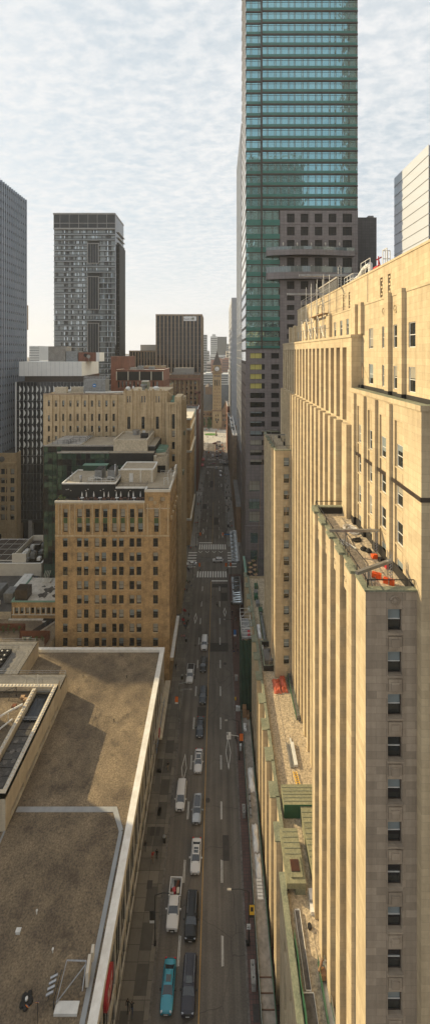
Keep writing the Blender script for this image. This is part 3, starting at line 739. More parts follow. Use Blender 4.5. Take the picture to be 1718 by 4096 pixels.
for i in range(4): m.tube((20.3+i*.3,47.8,101.4),(20.3+i*.3,47.8,103.6),.06)
m.tube((20.3,47.8,103.6),(21.2,47.8,103.6),.06); m.tube((20.3,47.8,102.6),(21.2,47.8,102.6),.06); m.path([(20.3,47.8,103.6),(20.3,46.6,103.6),(20.3,46.6,101.4)], .06)
thing_mesh('ladder_hoop', m, ['white_metal'], 'white hooped ladder head rising over the top parapet', 'ladder')
# scaffold on the upper wall
sc = root('scaffold', (16.9, 66, 93.3), 'white pole scaffold climbing the upper west wall of the limestone block', 'scaffold')
for y in (60.5, 64.5, 68.5, 72.5, 76.5):
    for x in (16.5, 17.4):
        part('pole', MB().tube((x, y, 93.3), (x, y, 103.2 if y < 74 else 101), .045), 'steel', sc)
for z in (95.2, 97.2, 99.2, 101.2):
    part('ledger', MB().tube((16.5,60,z),(16.5,77,z),.035).tube((17.4,60,z),(17.4,77,z),.035), 'steel', sc)
for i, y in enumerate((60.5, 64.5, 68.5, 72.5)):
    part('brace', MB().tube((16.5,y,93.5),(16.5,y+4,97.2),.03).tube((16.5,y+4,97.2),(16.5,y,101.2),.03), 'steel', sc)
part('deck', MB().box(16.4, 17.4, 61, 70, 97.2, 97.3), 'wood', sc)
for (y, z) in ((63, 103.4), (74, 102.0)):
    m = MB(); m.box(13.2, 22.5, y-.15, y+.15, z, z+.35); m.box(21.5, 22.3, y-.3, y+.3, 101.2, z)
    thing_mesh('outrigger_beam', m, ['steel'], ('pale steel outrigger beam hanging out over the scaffold, nearer of two' if y < 70 else 'pale steel outrigger beam hanging out over the scaffold, farther of two'), 'beam')
# ---- near wing roof: davits, weights, ropes, planks
zr = 70.7
m = MB(); m.box(11.2, 16.2, 38.85, 39.1, 73.0, 73.25); m.tube((12.8,38.98,zr),(12.8,38.98,73.),.05); m.tube((12.6,39.3,zr),(12.9,39.0,72.9),.04); m.tube((13.2,38.7,zr),(12.9,38.95,72.9),.04)
for s in (-.15, .15):
    for q in (0, .3): m.tube((15.7+q,38.98+s,zr),(15.7+q,38.98+s,73.1),.035)
for k in range(8): m.tube((15.7,38.83,zr+.2+k*.28),(16.0,38.83,zr+.45+k*.28),.02)
thing_mesh('davit_beam', m, ['steel'], 'straight steel davit beam lying across the middle of the near wing roof', 'davit')
m = MB(); a = Vector((11.5, 32.2, 72.7)); b = Vector((15.2, 34.1, 72.7)); c_ = (a+b)/2
m.obox(c_, (b-a).length, .26, .26, math.atan2(b.y-a.y, b.x-a.x)); m.tube((12.7,32.8,zr),(12.7,32.8,72.6),.05); m.tube((13.1,32.5,zr),(12.75,32.8,72.5),.04)
for s in (-.15, .15):
    for q in (0, .3): m.tube((14.9+q,34+s,zr),(14.9+q,34+s,73.6),.035)
for k in range(9): m.tube((14.9,33.85,zr+.2+k*.28),(15.2,33.85,zr+.45+k*.28),.02)
thing_mesh('davit_beam', m, ['steel'], 'slanting steel davit beam overhanging the corner of the near wing roof', 'davit')
wt = 0
for (x, y, n, rz) in ((14.35, 34.9, 6, -.55), (15.05, 34.0, 7, -.55)):
    r_ = root('counterweight_stack', (x, y, zr), ('row of bright orange counterweight blocks left of the lattice post' if n == 6 else 'row of bright orange counterweight blocks right of the lattice post'), 'counterweights', rz=rz)
    for i in range(n): 
        q = MB().box(-.055, .055, -.2, .2, 0, .42).box(-.02, .02, -.08, .08, .42, .47); o = part('weight', q, 'orange_plastic', r_, local=True); o.location = ((i-n/2)*.13, 0, .03)
m = MB().box(15.2,15.75,38.1,38.6,zr,zr+.3).box(15.3,15.7,38.15,38.3,zr+.3,zr+.4); thing_mesh('counterweight', m, ['orange_plastic'], 'two orange counterweights beside the middle davit on the wing roof', 'counterweight')
m = MB().box(15.6,16.1,37.2,37.9,zr,zr+.35).box(15.65,15.95,37.3,37.6,zr+.35,zr+.45); thing_mesh('winch_box', m, ['black_metal'], 'dark winch box against the wall by the middle davit', 'winch')
m = MB().box(15.75,16.15,36.3,36.9,zr,zr+.35).box(15.8,16.1,36.35,36.6,zr+.35,zr+.5,0); thing_mesh('winch_box', m, ['red_paint'], 'red and black winch box against the wall on the wing roof', 'winch')
m = MB()
for i in range(9):
    r_ = .55+.2*math.sin(i*1.7); cx, cy = 15.2+.1*math.sin(i*2.3), 44.2+.25*math.cos(i*1.3)
    m.path([(cx+r_*math.cos(t*.42), cy+1.5*r_*math.sin(t*.42), zr+.06+.02*i) for t in range(16)], .028, 0, 5)
thing_mesh('rope_coil', m, ['white_fabric'], 'loose coil of pale rope near the far end of the wing roof', 'rope')
m = MB()
for i in range(5): m.path([(13.7+.4*math.cos(t*.5+i), 32.9+.3*math.sin(t*.5+i), zr+.05+.03*i) for t in range(13)], .03, 0, 5)
thing_mesh('rope_coil', m, ['copper_mint'], 'small pale green rope coil inside the near corner railing', 'rope')
m = MB()
for i in range(6): m.path([(15.0+.5*math.cos(t*.5+i*.7), 41.9+.45*math.sin(t*.5+i), zr+.05+.02*i) for t in range(13)], .03, 0, 5)
thing_mesh('cable_coil', m, ['black_metal'], 'tangled black cable coil behind the middle davit beam', 'cable')
for i, (x, y) in enumerate(((12.9,41.8),(13.2,41.5),(13.75,41.0))):
    m = MB().obox((x, y, zr+.1), .13, 2.3, .1, .25+.1*i); thing_mesh('plank', m, ['white_metal'], ['pale plank nearest the parapet on the wing roof', 'pale plank second from the parapet on the wing roof', 'pale plank lying apart towards the middle of the wing roof'][i], 'plank')
m = MB(); m.path([(14.3,45,zr+.04),(14.5,42.5,zr+.04),(14.2,40,zr+.04),(14.35,37.5,zr+.04),(14.1,36,zr+.04)], .035, 0, 5)
thing_mesh('cable', m, ['bronze'], 'thin cable snaking down the length of the wing roof gravel', 'cable')
for i, (x, y, s) in enumerate(((15.0,39.9,.35),(15.35,39.5,.3))):
    m = MB().lathe((x,y,zr), [(s,0),(s*1.05,.12),(s*.6,.3),(.05,.36)], 9); thing_mesh('black_bag', m, ['rubber'], ['black bag slumped on the gravel beside the middle davit', 'smaller black bag nearer the wall beside the middle davit'][i], 'bag')
m = MB(); m.tube((12.9,34,zr),(12.9,34,72.2),.04).tube((12.9,33.2,zr),(12.9,33.2,72.2),.04).tube((12.9,34,71.8),(12.9,33.2,71.8),.04).tube((12.9,34,71.2),(13.6,33.6,71.2),.04).tube((13.6,33.6,zr),(13.6,33.6,71.6),.04)
thing_mesh('trestle', m, ['steel'], 'small steel scaffold frame under the slanting davit beam', 'trestle')
# far wing roof: beams and stands
m = MB().box(11.0, 16.0, 90.5, 90.8, 71.7, 72.0); m.tube((13,90.6,69.6),(13,90.6,71.7),.06)
thing_mesh('davit_beam', m, ['steel'], 'steel davit beam crossing the roof of the far limestone wing', 'davit')
m = MB().obox((12.8,96.5,71.6), 4.5,.25,.25,.45); m.tube((13.2,96.7,69.6),(13.2,96.7,71.5),.06)
thing_mesh('davit_beam', m, ['steel'], 'steel davit beam poking over the farthest corner of the far wing', 'davit')
for i, (x, y, z) in enumerate(((15.4,97.5,1.9),(15.7,94,1.7),(15.5,90,1.5),(15.8,86,1.2))):
    m = MB().box(x-.3,x+.3,y-.3,y+.3,69.55,69.55+z*.5).tube((x,y,69.55),(x,y,69.55+z),.1,0,8); thing_mesh('roof_vent', m, ['black_metal'], 'small dark vent along the wall of the far wing roof', 'vent', 'dark vents on the far wing roof')
# ---- podium roof things
def swing_stage(x, y0, y1, z, label, mat='green_paint'):
    r_ = root('swing_stage', (x, (y0+y1)/2, z), label, 'work platform')
    part('deck', MB().box(x-.35,x+.35,y0,y1,z+.25,z+.32), 'steel', r_)
    part('toe_board', MB().box(x-.37,x-.34,y0,y1,z+.2,z+.5).box(x+.34,x+.37,y0,y1,z+.2,z+.5), mat, r_)
    for s in (-.36, .36): part('side_rail', rail([(x+s,y0,z+.3),(x+s,y1,z+.3)], 1.0, 1.8, .028, 2), mat if s < 0 else 'steel', r_)
    for y in (y0+.4, y1-.4): part('hoist_motor', MB().box(x-.25,x+.25,y-.25,y+.25,z+.35,z+.9).tube((x,y,z+.9),(x,y,z+1.5),.05), 'grey_metal', r_)
    return r_
swing_stage(15.0, 72.2, 82.5, 22.3, 'long green swing stage resting on the podium roof by the orange tarpaulins')
swing_stage(11.15, 91.5, 101.5, 22.3, 'long green swing stage at the dark far end of the podium roof')
swing_stage(11.5, 33.5, 43.2, 22.5, 'green railed swing stage at the near end of the podium roof')
tarp = MB()
def blob(mb, c, sx, sy, h, nx=10, ny=12, seed=1, m=0):
    rn = random.Random(seed); k = len(mb.v); ph = [rn.uniform(0, 6) for _ in range(8)]
    for j in range(ny+1):
        for i in range(nx+1):
            u = i/nx*2-1; v = j/ny*2-1; e = max(0, (1-abs(u)**3.2))*max(0, (1-abs(v)**5))
            z = h*(e**.5)*(.72+.16*math.sin(5*v+ph[0]+2*u)+.12*math.sin(9*v+ph[1]-3*u)+.10*rn.uniform(-1, 1))
            wob = 1+.07*math.sin(6*v+ph[2]); mb.v.append((c[0]+u*sx/2*wob, c[1]+v*sy/2*(1+.05*math.sin(5*u+ph[3])), c[2]+max(0, z)))
    for j in range(ny):
        for i in range(nx): a = k+j*(nx+1)+i; mb.f.append((a, a+1, a+nx+2, a+nx+1)); mb.m.append(m)
    return mb
for (x, y, sx_, sy_, sd_, lb) in ((12.1,79.7,1.5,3.3,3,'crumpled orange tarpaulin bundle, left of two beside the far wing foot'),(13.55,80.2,1.2,3.8,8,'crumpled orange tarpaulin roll, right of two beside the far wing foot')):
    solo('tarpaulin', blob(MB(), (x,y,pz+.02), sx_, sy_, .9, 12, 16, sd_), 'orange_fabric', lb, 'tarpaulin', smooth=True)
m = MB().tube((14.55,78,22.5),(14.35,81.8,22.5),.06).tube((14.7,78,22.5),(14.5,81.6,22.5),.05); thing_mesh('pole_bundle', m, ['steel'], 'steel poles leaning along the orange tarpaulin roll', 'poles')
m = MB()
for i in range(5): m.tube((12.0+i*.13,64.0+.1*(i%2),22.4+.05*(i%3)),(12.05+i*.12,68.2-.2*(i%3),22.45),.05)
thing_mesh('pole_bundle', m, ['steel'], 'bundle of steel poles on the sunlit podium gravel', 'poles')
m = MB().box(12.7,13.25,64.2,68.0,22.35,22.75).box(12.75,13.0,67.6,69.0,22.35,22.45); thing_mesh('panel_stack', m, ['white_metal'], 'long white panel box beside the steel poles on the gravel', 'panels')
m = MB()
for s in (0, .55): m.tube((12.5+s,61.0,22.5),(12.3+s,63.4,22.5),.045)
for k in range(8): m.tube((12.5-.02*k,61.15+k*.3,22.5),(13.05-.02*k,61.15+k*.3,22.5),.035)
thing_mesh('ladder', m, ['yellow_plastic'], 'short yellow ladder lying beside the copper roof box', 'ladder')
m = MB().box(11.35,11.95,47.3,48.1,22.3,22.75).box(11.5,12.0,48.3,49.3,22.3,22.9,0); thing_mesh('supply_bags', m, ['white_fabric'], 'white sacks stacked at the foot of the near wing', 'sacks')
m = MB().tube((10.95,46.3,22.3),(10.95,46.3,22.6),.25,0,12); thing_mesh('roof_drain', m, ['black_metal'], 'round black drain on the podium gravel below the white sacks', 'drain')
# work deck at the near end: dark panels in pale frames, green debris net, pipes
dk = root('work_deck', (11, 40, 22.4), 'dark panelled work deck with pale rails at the near end of the podium roof', 'work deck')
for (x0, x1, y0, y1) in ((9.45,10.0,41.6,47.6),(9.1,10.2,37.0,41.4),(11.0,11.0+.02,37,41.4),(12.0,12.5,37,43.6)):
    if x1-x0 < .1: continue
    part('panel', MB().box(x0,x1,y0,y1,22.35,22.5), 'concrete_dark', dk)
    part('edge_rail', MB().box(x0-.05,x0,y0,y1,22.4,22.62).box(x1,x1+.05,y0,y1,22.4,22.62).box(x0,x1,y1,y1+.06,22.4,22.62).box(x0,x1,y0-.06,y0,22.4,22.62), 'white_paint', dk)
part('deck_board', MB().box(9.0,12.6,30,36.9,22.32,22.42), 'platform_board', dk)
nt_ = MB()
for k in range(14):
    y = 31+k; nt_.face([(8.86+.05*math.sin(k*2.1),y,22.3),(8.88+.05*math.sin(k*2.1+2),y+1,22.3),(8.92+.06*math.sin(k*1.7+1),y+1,24.0+.15*math.sin(k)),(8.92+.06*math.sin(k*1.7),y,24.0+.15*math.sin(k-1))])
thing_mesh('debris_net', nt_, ['green_paint'], 'bright green debris net hung along the near podium parapet', 'net')
for i, (x, y) in enumerate(((9.9,36.3),(10.05,37.3))):
    m = MB(); m.lathe((x,y,22.55), [(.26,0),(.30,.1),(.26,.2),(.17,.2),(.16,.02)], 16); thing_mesh('hose_ring', m, ['white_paint'], ['white ring on the work deck, nearer of two', 'white ring on the work deck, farther of two'][i], 'ring')
m = MB().tube((11.0,42.2,23.6),(11.55,42.9,23.9),.13,0,10); m.box(11.2,11.75,42.0,42.6,22.9,23.5); thing_mesh('hoist_drum', m, ['plywood'], 'winding drum and pipe at the head of the near swing stage', 'hoist')
# white garden pavilion on the dark roof end
gz = root('pavilion', (11.05, 85.7, pz), 'grey canvas pavilion with a hipped roof in the sunken roof court', 'pavilion')
for (x, y) in ((10.3,84.3),(11.8,84.3),(10.3,87.1),(11.8,87.1)): part('leg', MB().tube((x,y,pz),(x,y,pz+2.1),.05), 'black_metal', gz)
cn = MB(); z1, z2 = pz+2.1, pz+2.9; q = [(10.15,84.1),(11.95,84.1),(11.95,87.3),(10.15,87.3)]; ap = (11.05,85.7,z2)
for i in range(4): a, b = q[i], q[(i+1)%4]; cn.face([(a[0],a[1],z1),(b[0],b[1],z1),ap]); cn.face([(a[0],a[1],z1-.35),(b[0],b[1],z1-.35),(b[0],b[1],z1),(a[0],a[1],z1)])
part('canopy', cn, 'grey_fabric', gz)
for i, (x, y) in enumerate(((10.5,88.4),(10.9,88.6),(11.3,88.5))):
    m = MB().box(x-.22,x+.22,y-.22,y+.22,pz+.4,pz+.45).box(x-.22,x+.22,y+.18,y+.22,pz+.45,pz+.9)
    for a in (-.2,.2):
        for b in (-.2,.2): m.tube((x+a,y+b,pz),(x+a,y+b,pz+.4),.025)
    thing_mesh('patio_chair', m, ['white_paint'], 'white patio chair behind the grey canvas pavilion', 'chair', 'white patio chairs behind the pavilion')
m = MB().box(10.15,10.5,88.9,90.2,pz,pz+.7); thing_mesh('planter_box', m, ['white_paint'], 'white box planter behind the pavilion by the copper coping', 'planter')
solo('dust_sheet', blob(MB(), (10.15,95.3,pz+.02), .9, 4.2, 1.1, 8, 14, 5), 'white_fabric', 'white dust sheet over materials on the far podium roof edge', 'dust sheet', smooth=True)
m = MB()
for s in (0, .45): m.tube((10.95+s,88.0,22.4),(10.8+s,95.5,22.7),.04)
for k in range(18): m.tube((10.95-.008*k,88.2+k*.4,22.4+.015*k),(11.4-.008*k,88.2+k*.4,22.4+.015*k),.03)
thing_mesh('ladder', m, ['grey_metal'], 'long grey ladder lying between dust sheet and swing stage on the dark roof', 'ladder')
# stone pipes at the wall base: downspouts black boots
# ---- covered walkway over the right pavement, hoarding, scaffold tower in green netting
hw = root('covered_walkway', (6.8, 62, .13), 'long plank roofed covered walkway with dark green edge beams over the right pavement', 'covered walkway')
part('deck', MB().box(5.85,7.65,27,94.6,3.0,3.12), 'platform_board', hw)
part('edge_beam', MB().box(5.72,5.85,27,94.6,2.75,3.45), 'green_paint', hw); part('edge_beam', MB().box(7.65,7.75,27,94.6,2.9,3.5), 'green_paint', hw)
part('top_rail', MB().tube((5.72,27,3.9),(5.72,94.6,3.9),.05), 'steel', hw)
for k in range(24): part('post', MB().tube((5.8,29+k*2.85,.13),(5.8,29+k*2.85,3.9),.05), 'steel', hw)
part('fascia', MB().box(5.75,5.8,27,94.6,.2,2.75), 'netting', hw)
for k in range(4): part('cross_bar', MB().box(5.86,7.6,50.4+k*1.35,50.5+k*1.35,3.13,3.22), 'wood_dark', hw)
# things stored on the walkway
for (x, y, sx_, sy_, sd_, lb) in ((6.9,79.8,1.2,4.5,11,'white plastic sheeting heap on the walkway roof, farthest of three'),(6.85,70.2,1.0,4.,12,'white plastic sheeting heap on the walkway roof, middle of three'),(6.95,66.3,1.0,3.2,13,'white plastic sheeting heap on the walkway roof, nearest of three')):
    solo('sheeting_heap', blob(MB(), (x,y,3.13), sx_, sy_, .8, 10, 12, sd_), 'white_fabric', lb, 'plastic sheeting', smooth=True)
m = MB()
for k in range(6): m.box(6.4+.0*k,7.3,62.2+k*.42,62.5+k*.42,3.13,3.3)
m.box(6.45,6.55,62.2,64.6,3.13,3.25).box(7.1,7.2,62.2,64.6,3.13,3.25); thing_mesh('pallet', m, ['white_paint'], 'pale slatted pallet behind the nearest sheeting heap', 'pallet')
m = MB()
for k in range(4): m.box(6.1,6.45,73.4+k*1.15,74.3+k*1.15,3.13,3.6)
m.box(6.05,6.5,73.2,78,3.13,3.2); thing_mesh('crate_row', m, ['grey_metal'], 'row of four grey bins on the walkway roof edge', 'bins')
rn = random.Random(5)
r_ = root('scaffold_tubes', (6.9, 40, 3.12), 'heap of loose galvanised scaffold tubes on the near walkway roof', 'scaffold tubes')
for k in range(13):
    x = 6.35+k*.085+rn.uniform(-.03, .03); y = 36.5+rn.uniform(-1, .6); part('tube', MB().tube((x,y,3.2+.05*(k%3)),(x+rn.uniform(-.12,.12),y+6.4+rn.uniform(-.6,.6),3.2+.05*((k+1)%3)),.04), 'steel', r_)
m = MB().box(6.0,6.9,93.6-.3,94.5,3.13,5.3).box(6.95,7.6,92.8,94.5,3.13,3.9); thing_mesh('site_box', m, ['plywood'], 'brown plywood box at the far end of the walkway roof', 'box')
m = MB().box(6.0,6.7,89.8,91.6,3.13,3.5); m.lathe((6.35,90.6,3.5), [(.3,0),(.32,.2),(.1,.4)], 8); thing_mesh('material_pallet', m, ['white_fabric'], 'loaded pallet beside the brown plywood box', 'pallet')
st = root('scaffold_tower', (7.0, 98.5, 0), 'tall scaffold tower wrapped in dark green netting at the podium corner', 'scaffold')
nm = MB(); zt_ = 20.6
def netface(a, b, z0, z1, n=10, k_=8):
    a = Vector((a[0],a[1],0)); b = Vector((b[0],b[1],0)); nn = Vector((b.y-a.y, a.x-b.x, 0)).normalized(); g_ = {}
    for j in range(k_+1):
        for i in range(n+1):
            p = a.lerp(b, i/n)+nn*(.10*math.sin(i*1.9+j*.8)*(1 if 0 < i < n else 0)); g_[i, j] = (p.x, p.y, z0+(z1-z0)*j/k_)
    for j in range(k_):
        for i in range(n): nm.face([g_[i,j], g_[i+1,j], g_[i+1,j+1], g_[i,j+1]])
netface((5.75,102.6),(5.75,94.9),.1,zt_); netface((5.75,94.9),(8.75,94.9),3.1,zt_)
part('netting', nm, 'netting', st)
for y in (95.0,97.5,100,102.5):
    for x in (5.85,8.3): part('pole', MB().tube((x,y,0 if x<7 else 22.9),(x,y,24.2),.05), 'steel', st)
for z in (21.4,22.4,23.4):
    part('ledger', MB().tube((5.85,95,z),(5.85,102.5,z),.04).tube((5.85,95,z),(8.3,95,z),.04).tube((5.85,102.5,z),(8.3,102.5,z),.04).tube((8.3,95,z),(8.3,102.5,z),.04), 'white_metal', st)
for y in (96,97,98,99,100.3,101.5): part('transom', MB().tube((5.85,y,21.4),(8.6,y,21.4),.035), 'white_metal', st)
for (a, b) in (((5.85,95),(8.3,97.5)),((5.85,97.5),(8.3,95)),((5.85,100),(8.3,102.5))): part('brace', MB().tube((a[0],a[1],22.4),(b[0],b[1],23.4),.03), 'white_metal', st)
part('deck', MB().box(5.9,8.3,95.2,102.4,20.7,20.8), 'grey_metal', st)
m = MB().box(7.4,8.0,96.2,97,20.8,21.6); thing_mesh('tool_chest', m, ['red_paint'], 'small red tool chest on top of the netted scaffold tower', 'tool chest')
for i in range(5):
    x = 10.2+rn.uniform(0,1.4); y = 103+i*2.6; m = MB().box(x-.5,x+.5,y-.8,y+.8,22.3,22.9+.3*(i%3)).tube((x,y,22.3),(x+.4,y,24.3),.05).tube((x-.4,y-.6,22.3),(x-.4,y+.5,23.9),.04)
    thing_mesh('roof_equipment', m, ['grey_metal' if i%2 else 'green_paint'], ['green framed equipment','grey boxed equipment','green cabinet','grey pump set','green winch frame'][i]+' on the dark far podium roof, '+['first','second','third','fourth','last'][i]+' from the swing stage', 'roof equipment')
# long thin ropes hanging down the facades
for (a, b, lb) in (((15.4,80.5,69.5),(11.0,83.2,24),'single thin rope slanting across the face of the far wing'),((12.2,103,70),(10.5,108,23),'pale rope hanging off the back of the far wing'),((22,60,101),(16.9,45.4,88),'thin rope running down from the top wall over the near bay')):
    solo('rope', MB().tube(a, b, .035), 'wood', lb, 'rope')
# ================================================================ left side
# ---- near podium with the gravel roof
B = Bld('bank_podium', (-35, 60, 0), 'low white marble podium with a wide brown gravel roof and bright coping beside the street')
rt = B.r; zr = 14.4
m = MB()
hs = [(4+i*3.0, 5.2, 2.7, 6.6) for i in range(25)]+[(4+i*3.0, .3, 2.7, 3.6) for i in range(25)]
B.face(m, (-13.9, 22.), 'E', 77.8, 0, 14.95, hs, .25, 'ribbon')
wall(m, (-90, 22), 0., 76.1, 0, 14.95); wall(m, (-13.9, 99.8), math.pi, 76.1, 0, 14.95)
part('wall', m, 'white_marble', rt)
part('roof', MB().face([(-90,22,zr),(-14.75,22,zr),(-14.75,99.1,zr),(-90,99.1,zr)]), 'gravel_brown', rt)
part('coping', MB().box(-14.72,-13.6,22,99.9,14.2,15.1).box(-90,-14.72,99.05,99.9,14.2,15.1), 'white_paint', rt)
M('flashing', (.33,.345,.36), (.27,.28,.29), .6, .6)
fl = MB(); Zf = zr+.02
def flat(x0,x1,y0,y1): fl.box(x0,x1,y0,y1,zr-.05,Zf+.05,skip='B')
flat(-33.6,-17.4,64.6,65.35)
fl.prism([(-17.4,64.6),(-15.7,61.9),(-15.15,62.2),(-16.95,65.35),(-17.4,65.35)], zr, Zf+.05)
flat(-15.75,-15.15,22,62.0); flat(-34.2,-33.9,22,65.3)
part('flashing', fl, 'flashing', rt)
part('canopy', MB().box(-13.9,-12.5,87.5,103,3.6,3.9), 'pale_marble', rt)
# raised blocks
XU = -33.9
m = MB()
def blockwall(mb, x, y0, y1, z0, z1, holes=()):
    wall(mb, (x, y0), TH['E'], y1-y0, z0, z1, holes, .5)
blockwall(m, XU, 62., 82.5, zr, 20.5, [(1.5+i*5.2, zr+.5, 4.4, 1.0) for i in range(4)]); wall(m, (-75, 62.), 0., 75+XU, zr, 20.5); wall(m, (XU, 82.5), math.pi, 41, zr, 20.5)
m.box(XU-.75, XU, 62, 82.5, 19.6, 20.5, 0, 0, 'B'); m.box(-75, XU-.75, 81.8, 82.5, 19.6, 20.5, 0)
m.box(-75, XU-.75, 62, 62.6, 19.6, 20.5, 0)
m.box(-38.9, -38.2, 62.6, 81.8, 19.0, 20.3, 0)
blockwall(m, XU-.001+.0, 82.5, 87.7, zr, 18.25); wall(m, (XU, 87.7), math.pi, 41, zr, 18.25)
blockwall(m, -45.1, 87.7, 97.8, zr, 18.2); wall(m, (-45.1, 97.8), math.pi, 30, zr, 18.2)
part('raised_block', m, 'pale_marble', rt)
m = MB(); m.face([(-75,82.5,18.2),(XU-.3,82.5,18.2),(XU-.3,87.6,18.2),(-75,87.6,18.2)]); m.face([(-75,87.6,18.15),(-45.3,87.6,18.15),(-45.3,97.7,18.15),(-75,97.7,18.15)])
part('block_roof', m, 'grey_roof', rt)
m = MB().face([(-75,62.6,19.2),(-38.9,62.6,19.2),(-38.9,81.8,19.2),(-75,81.8,19.2)]); part('block_roof', m, 'gravel_brown', rt)
# scalloped coping lights: domed glass bumps along the white edge
bumps = []; n_ = 34
for i in range(n_):
    y = 62.6+i*19.2/n_; bumps.append((XU-.38, y+.3, 20.5))
for i in range(16): bumps.append((XU-1.1-i*.72, 82.15, 20.5))
for i in range(26): bumps.append((-38.55, 63+i*.72, 20.3))
pass
bm_ = MB().lathe((0,0,0), [(.26,0),(.24,.07),(.13,.13),(.02,.14)], 8).mesh('coping_lamp', ['white_marble'])
for b_ in bumps[:95]:
    o = part('coping_lamp', bm_, [], rt, local=True); o.location = Vector(b_)-wl(rt)
# trough of dark louvred glass between the copings
m = MB(); m.face([(-38.2,62.6,18.9),(XU-.75,62.6,18.9),(XU-.75,81.8,18.9),(-38.2,81.8,18.9)])
part('louver_roof', m, 'black_wall', rt)
for k in range(9): part('cover_panel', MB().box(-38.0,-34.9,63.0+k*1.36,64.24+k*1.36,18.95,19.25), 'dark_roof', rt)
for k in range(5): part('fan_ring', MB().lathe((-37.2+.3*(k%2),64.0+k*1.9,19.26),[(.42,0),(.42,.04),(.36,.05),(.36,.0)],14).lathe((-35.8,64.3+k*1.9,19.26),[(.42,0),(.42,.04),(.36,.05),(.36,.0)],14), 'concrete_dark', rt)
part('skylight', MB().box(-37.7,-35.0,75.6,81.2,18.95,19.3), 'glass_black', rt)
part('railing', rail([(-37.9,75.3,19.3),(-34.8,75.3,19.3),(-34.8,81.4,19.3),(-37.9,81.4,19.3)], .9, 1.3, .03, 2, True), 'steel', rt)
part('railing', rail([(-50,87.4,18.25),(XU-.25,87.4,18.25),(XU-.25,82.7,18.25)], 1.05, 1.6, .03, 2), 'steel', rt)
part('railing', rail([(-60,97.3,18.2),(-45.5,97.3,18.2),(-45.5,87.9,18.2)], 1.05, 1.6, .03, 2), 'steel', rt)
part('railing', rail([(-42,83.4,18.25),(-38.5,83.4,18.25),(-38.5,85.4,18.25),(-42,85.4,18.25)], .9, 1.2, .03, 2, True), 'steel', rt)
part('railing', rail([(-53.5,88.2,18.2),(-48.6,88.2,18.2),(-48.6,95,18.2),(-53.5,95,18.2)], 1.0, 1.4, .03, 2, True), 'steel', rt)
# far roof edge and wall signs
sg = root('roundel_sign', (-13.8, 51, 4.9), 'big red roundel sign with a white mark on the podium wall near the bottom', 'sign')
d = MB().lathe((0,0,0), [(1.7,0),(1.7,.35)], 40); me = MB().add(d, Matrix.Translation((-13.9, 48.9, 11.0)) @ Matrix.Rotation(R(90), 4, 'Y'))
part('disc', me, 'red_paint', sg)
mk2 = MB(); xx = -13.54
def pl_(pts): mk2.face([(xx, 48.9+a*.63, 11.0+b*.63) for a, b in pts]); 
pl_([(-1.35,-.1),(-.95,-.1),(-.95,1.05),(-1.35,1.35)]); pl_([(-1.35,1.35),(-.95,1.05),(.0,.1),(.0,.65)]); pl_([(0,.65),(0,.1),(.95,1.05),(1.35,1.35)]); pl_([(.95,-.1),(1.35,-.1),(1.35,1.35),(.95,1.05)]); pl_([(-1.45,-1.15),(1.45,-1.15),(1.45,-.65),(-1.45,-.65)])
part('emblem', mk2, 'white_sign', sg)
s2 = root('letter_sign', (-13.2, 89, 5.0), 'long row of blue standing letters with a red disc above the pavement', 'sign')
part('rail_frame', MB().tube((-13.1,82.7,5.35),(-13.1,95.3,5.35),.05).tube((-13.1,82.7,6.25),(-13.1,95.3,6.25),.05).tube((-13.9,84,6.25),(-13.1,84,6.25),.05).tube((-13.9,94,6.25),(-13.1,94,6.25),.05), 'steel', s2)
lettering('BMO', 1.35, 'blue_paint', (-13.02, 84.0, 5.8), (R(90), 0, R(90)), s2)
lettering('Bank of Montreal', 1.05, 'blue_paint', (-13.02, 92.0, 5.85), (R(90), 0, R(90)), s2, .92)
dd = MB().add(MB().lathe((0,0,0), [(.85,0),(.85,.14)], 28), Matrix.Translation((-13.12, 86.9, 5.8)) @ Matrix.Rotation(R(90), 4, 'Y')); part('disc', dd, 'red_paint', s2)
B.done()
# things on the gravel roof
m = MB().box(-26.55,-26.0,51.0,51.35,zr,zr+.35).box(-26.6,-25.95,50.95,51.4,zr+.35,zr+.4); solo('roof_box', m, ['white_metal'], 'small white box standing alone on the near brown gravel roof', 'box')
p = P(107+200*.0, 0, 0) if False else None
m = MB(); c_ = P(107, 4005, zr)
for k in range(5):
    t = k*1.25; m.lathe((c_[0]+.45*math.cos(t), c_[1]+.45*math.sin(t), zr), [(.34,0),(.3,.2),(.12,.26)], 10, 0)
m.lathe((c_[0],c_[1],zr+.2), [(.16,0),(.16,.2),(.05,.22)], 10, 1); solo('cable_drum', m, ['rubber', 'white_metal'], 'dark round cable pile with a pale centre on the near gravel roof', 'cable pile')
for i, (x, y) in enumerate(((212,3810),(148,3655),(333,2710),(507,2711),(456,2886),(386,2597))):
    c_ = P(x, y, zr); m = MB().tube(c_, (c_[0],c_[1],zr+.4), .07, 0, 8).lathe((c_[0],c_[1],zr+.4), [(.13,0),(.13,.1),(.02,.14)], 10)
    solo('roof_vent', m, ['white_metal' if i < 2 else 'black_metal'], ['white vent pipe nearest the camera on the gravel roof','white vent pipe beyond the small white box','dark vent on the sunlit strip near the raised block','dark vent on the far right sunlit gravel','dark vent in the middle of the sunlit gravel patch','dark vent close under the far white coping'][i], 'vent')
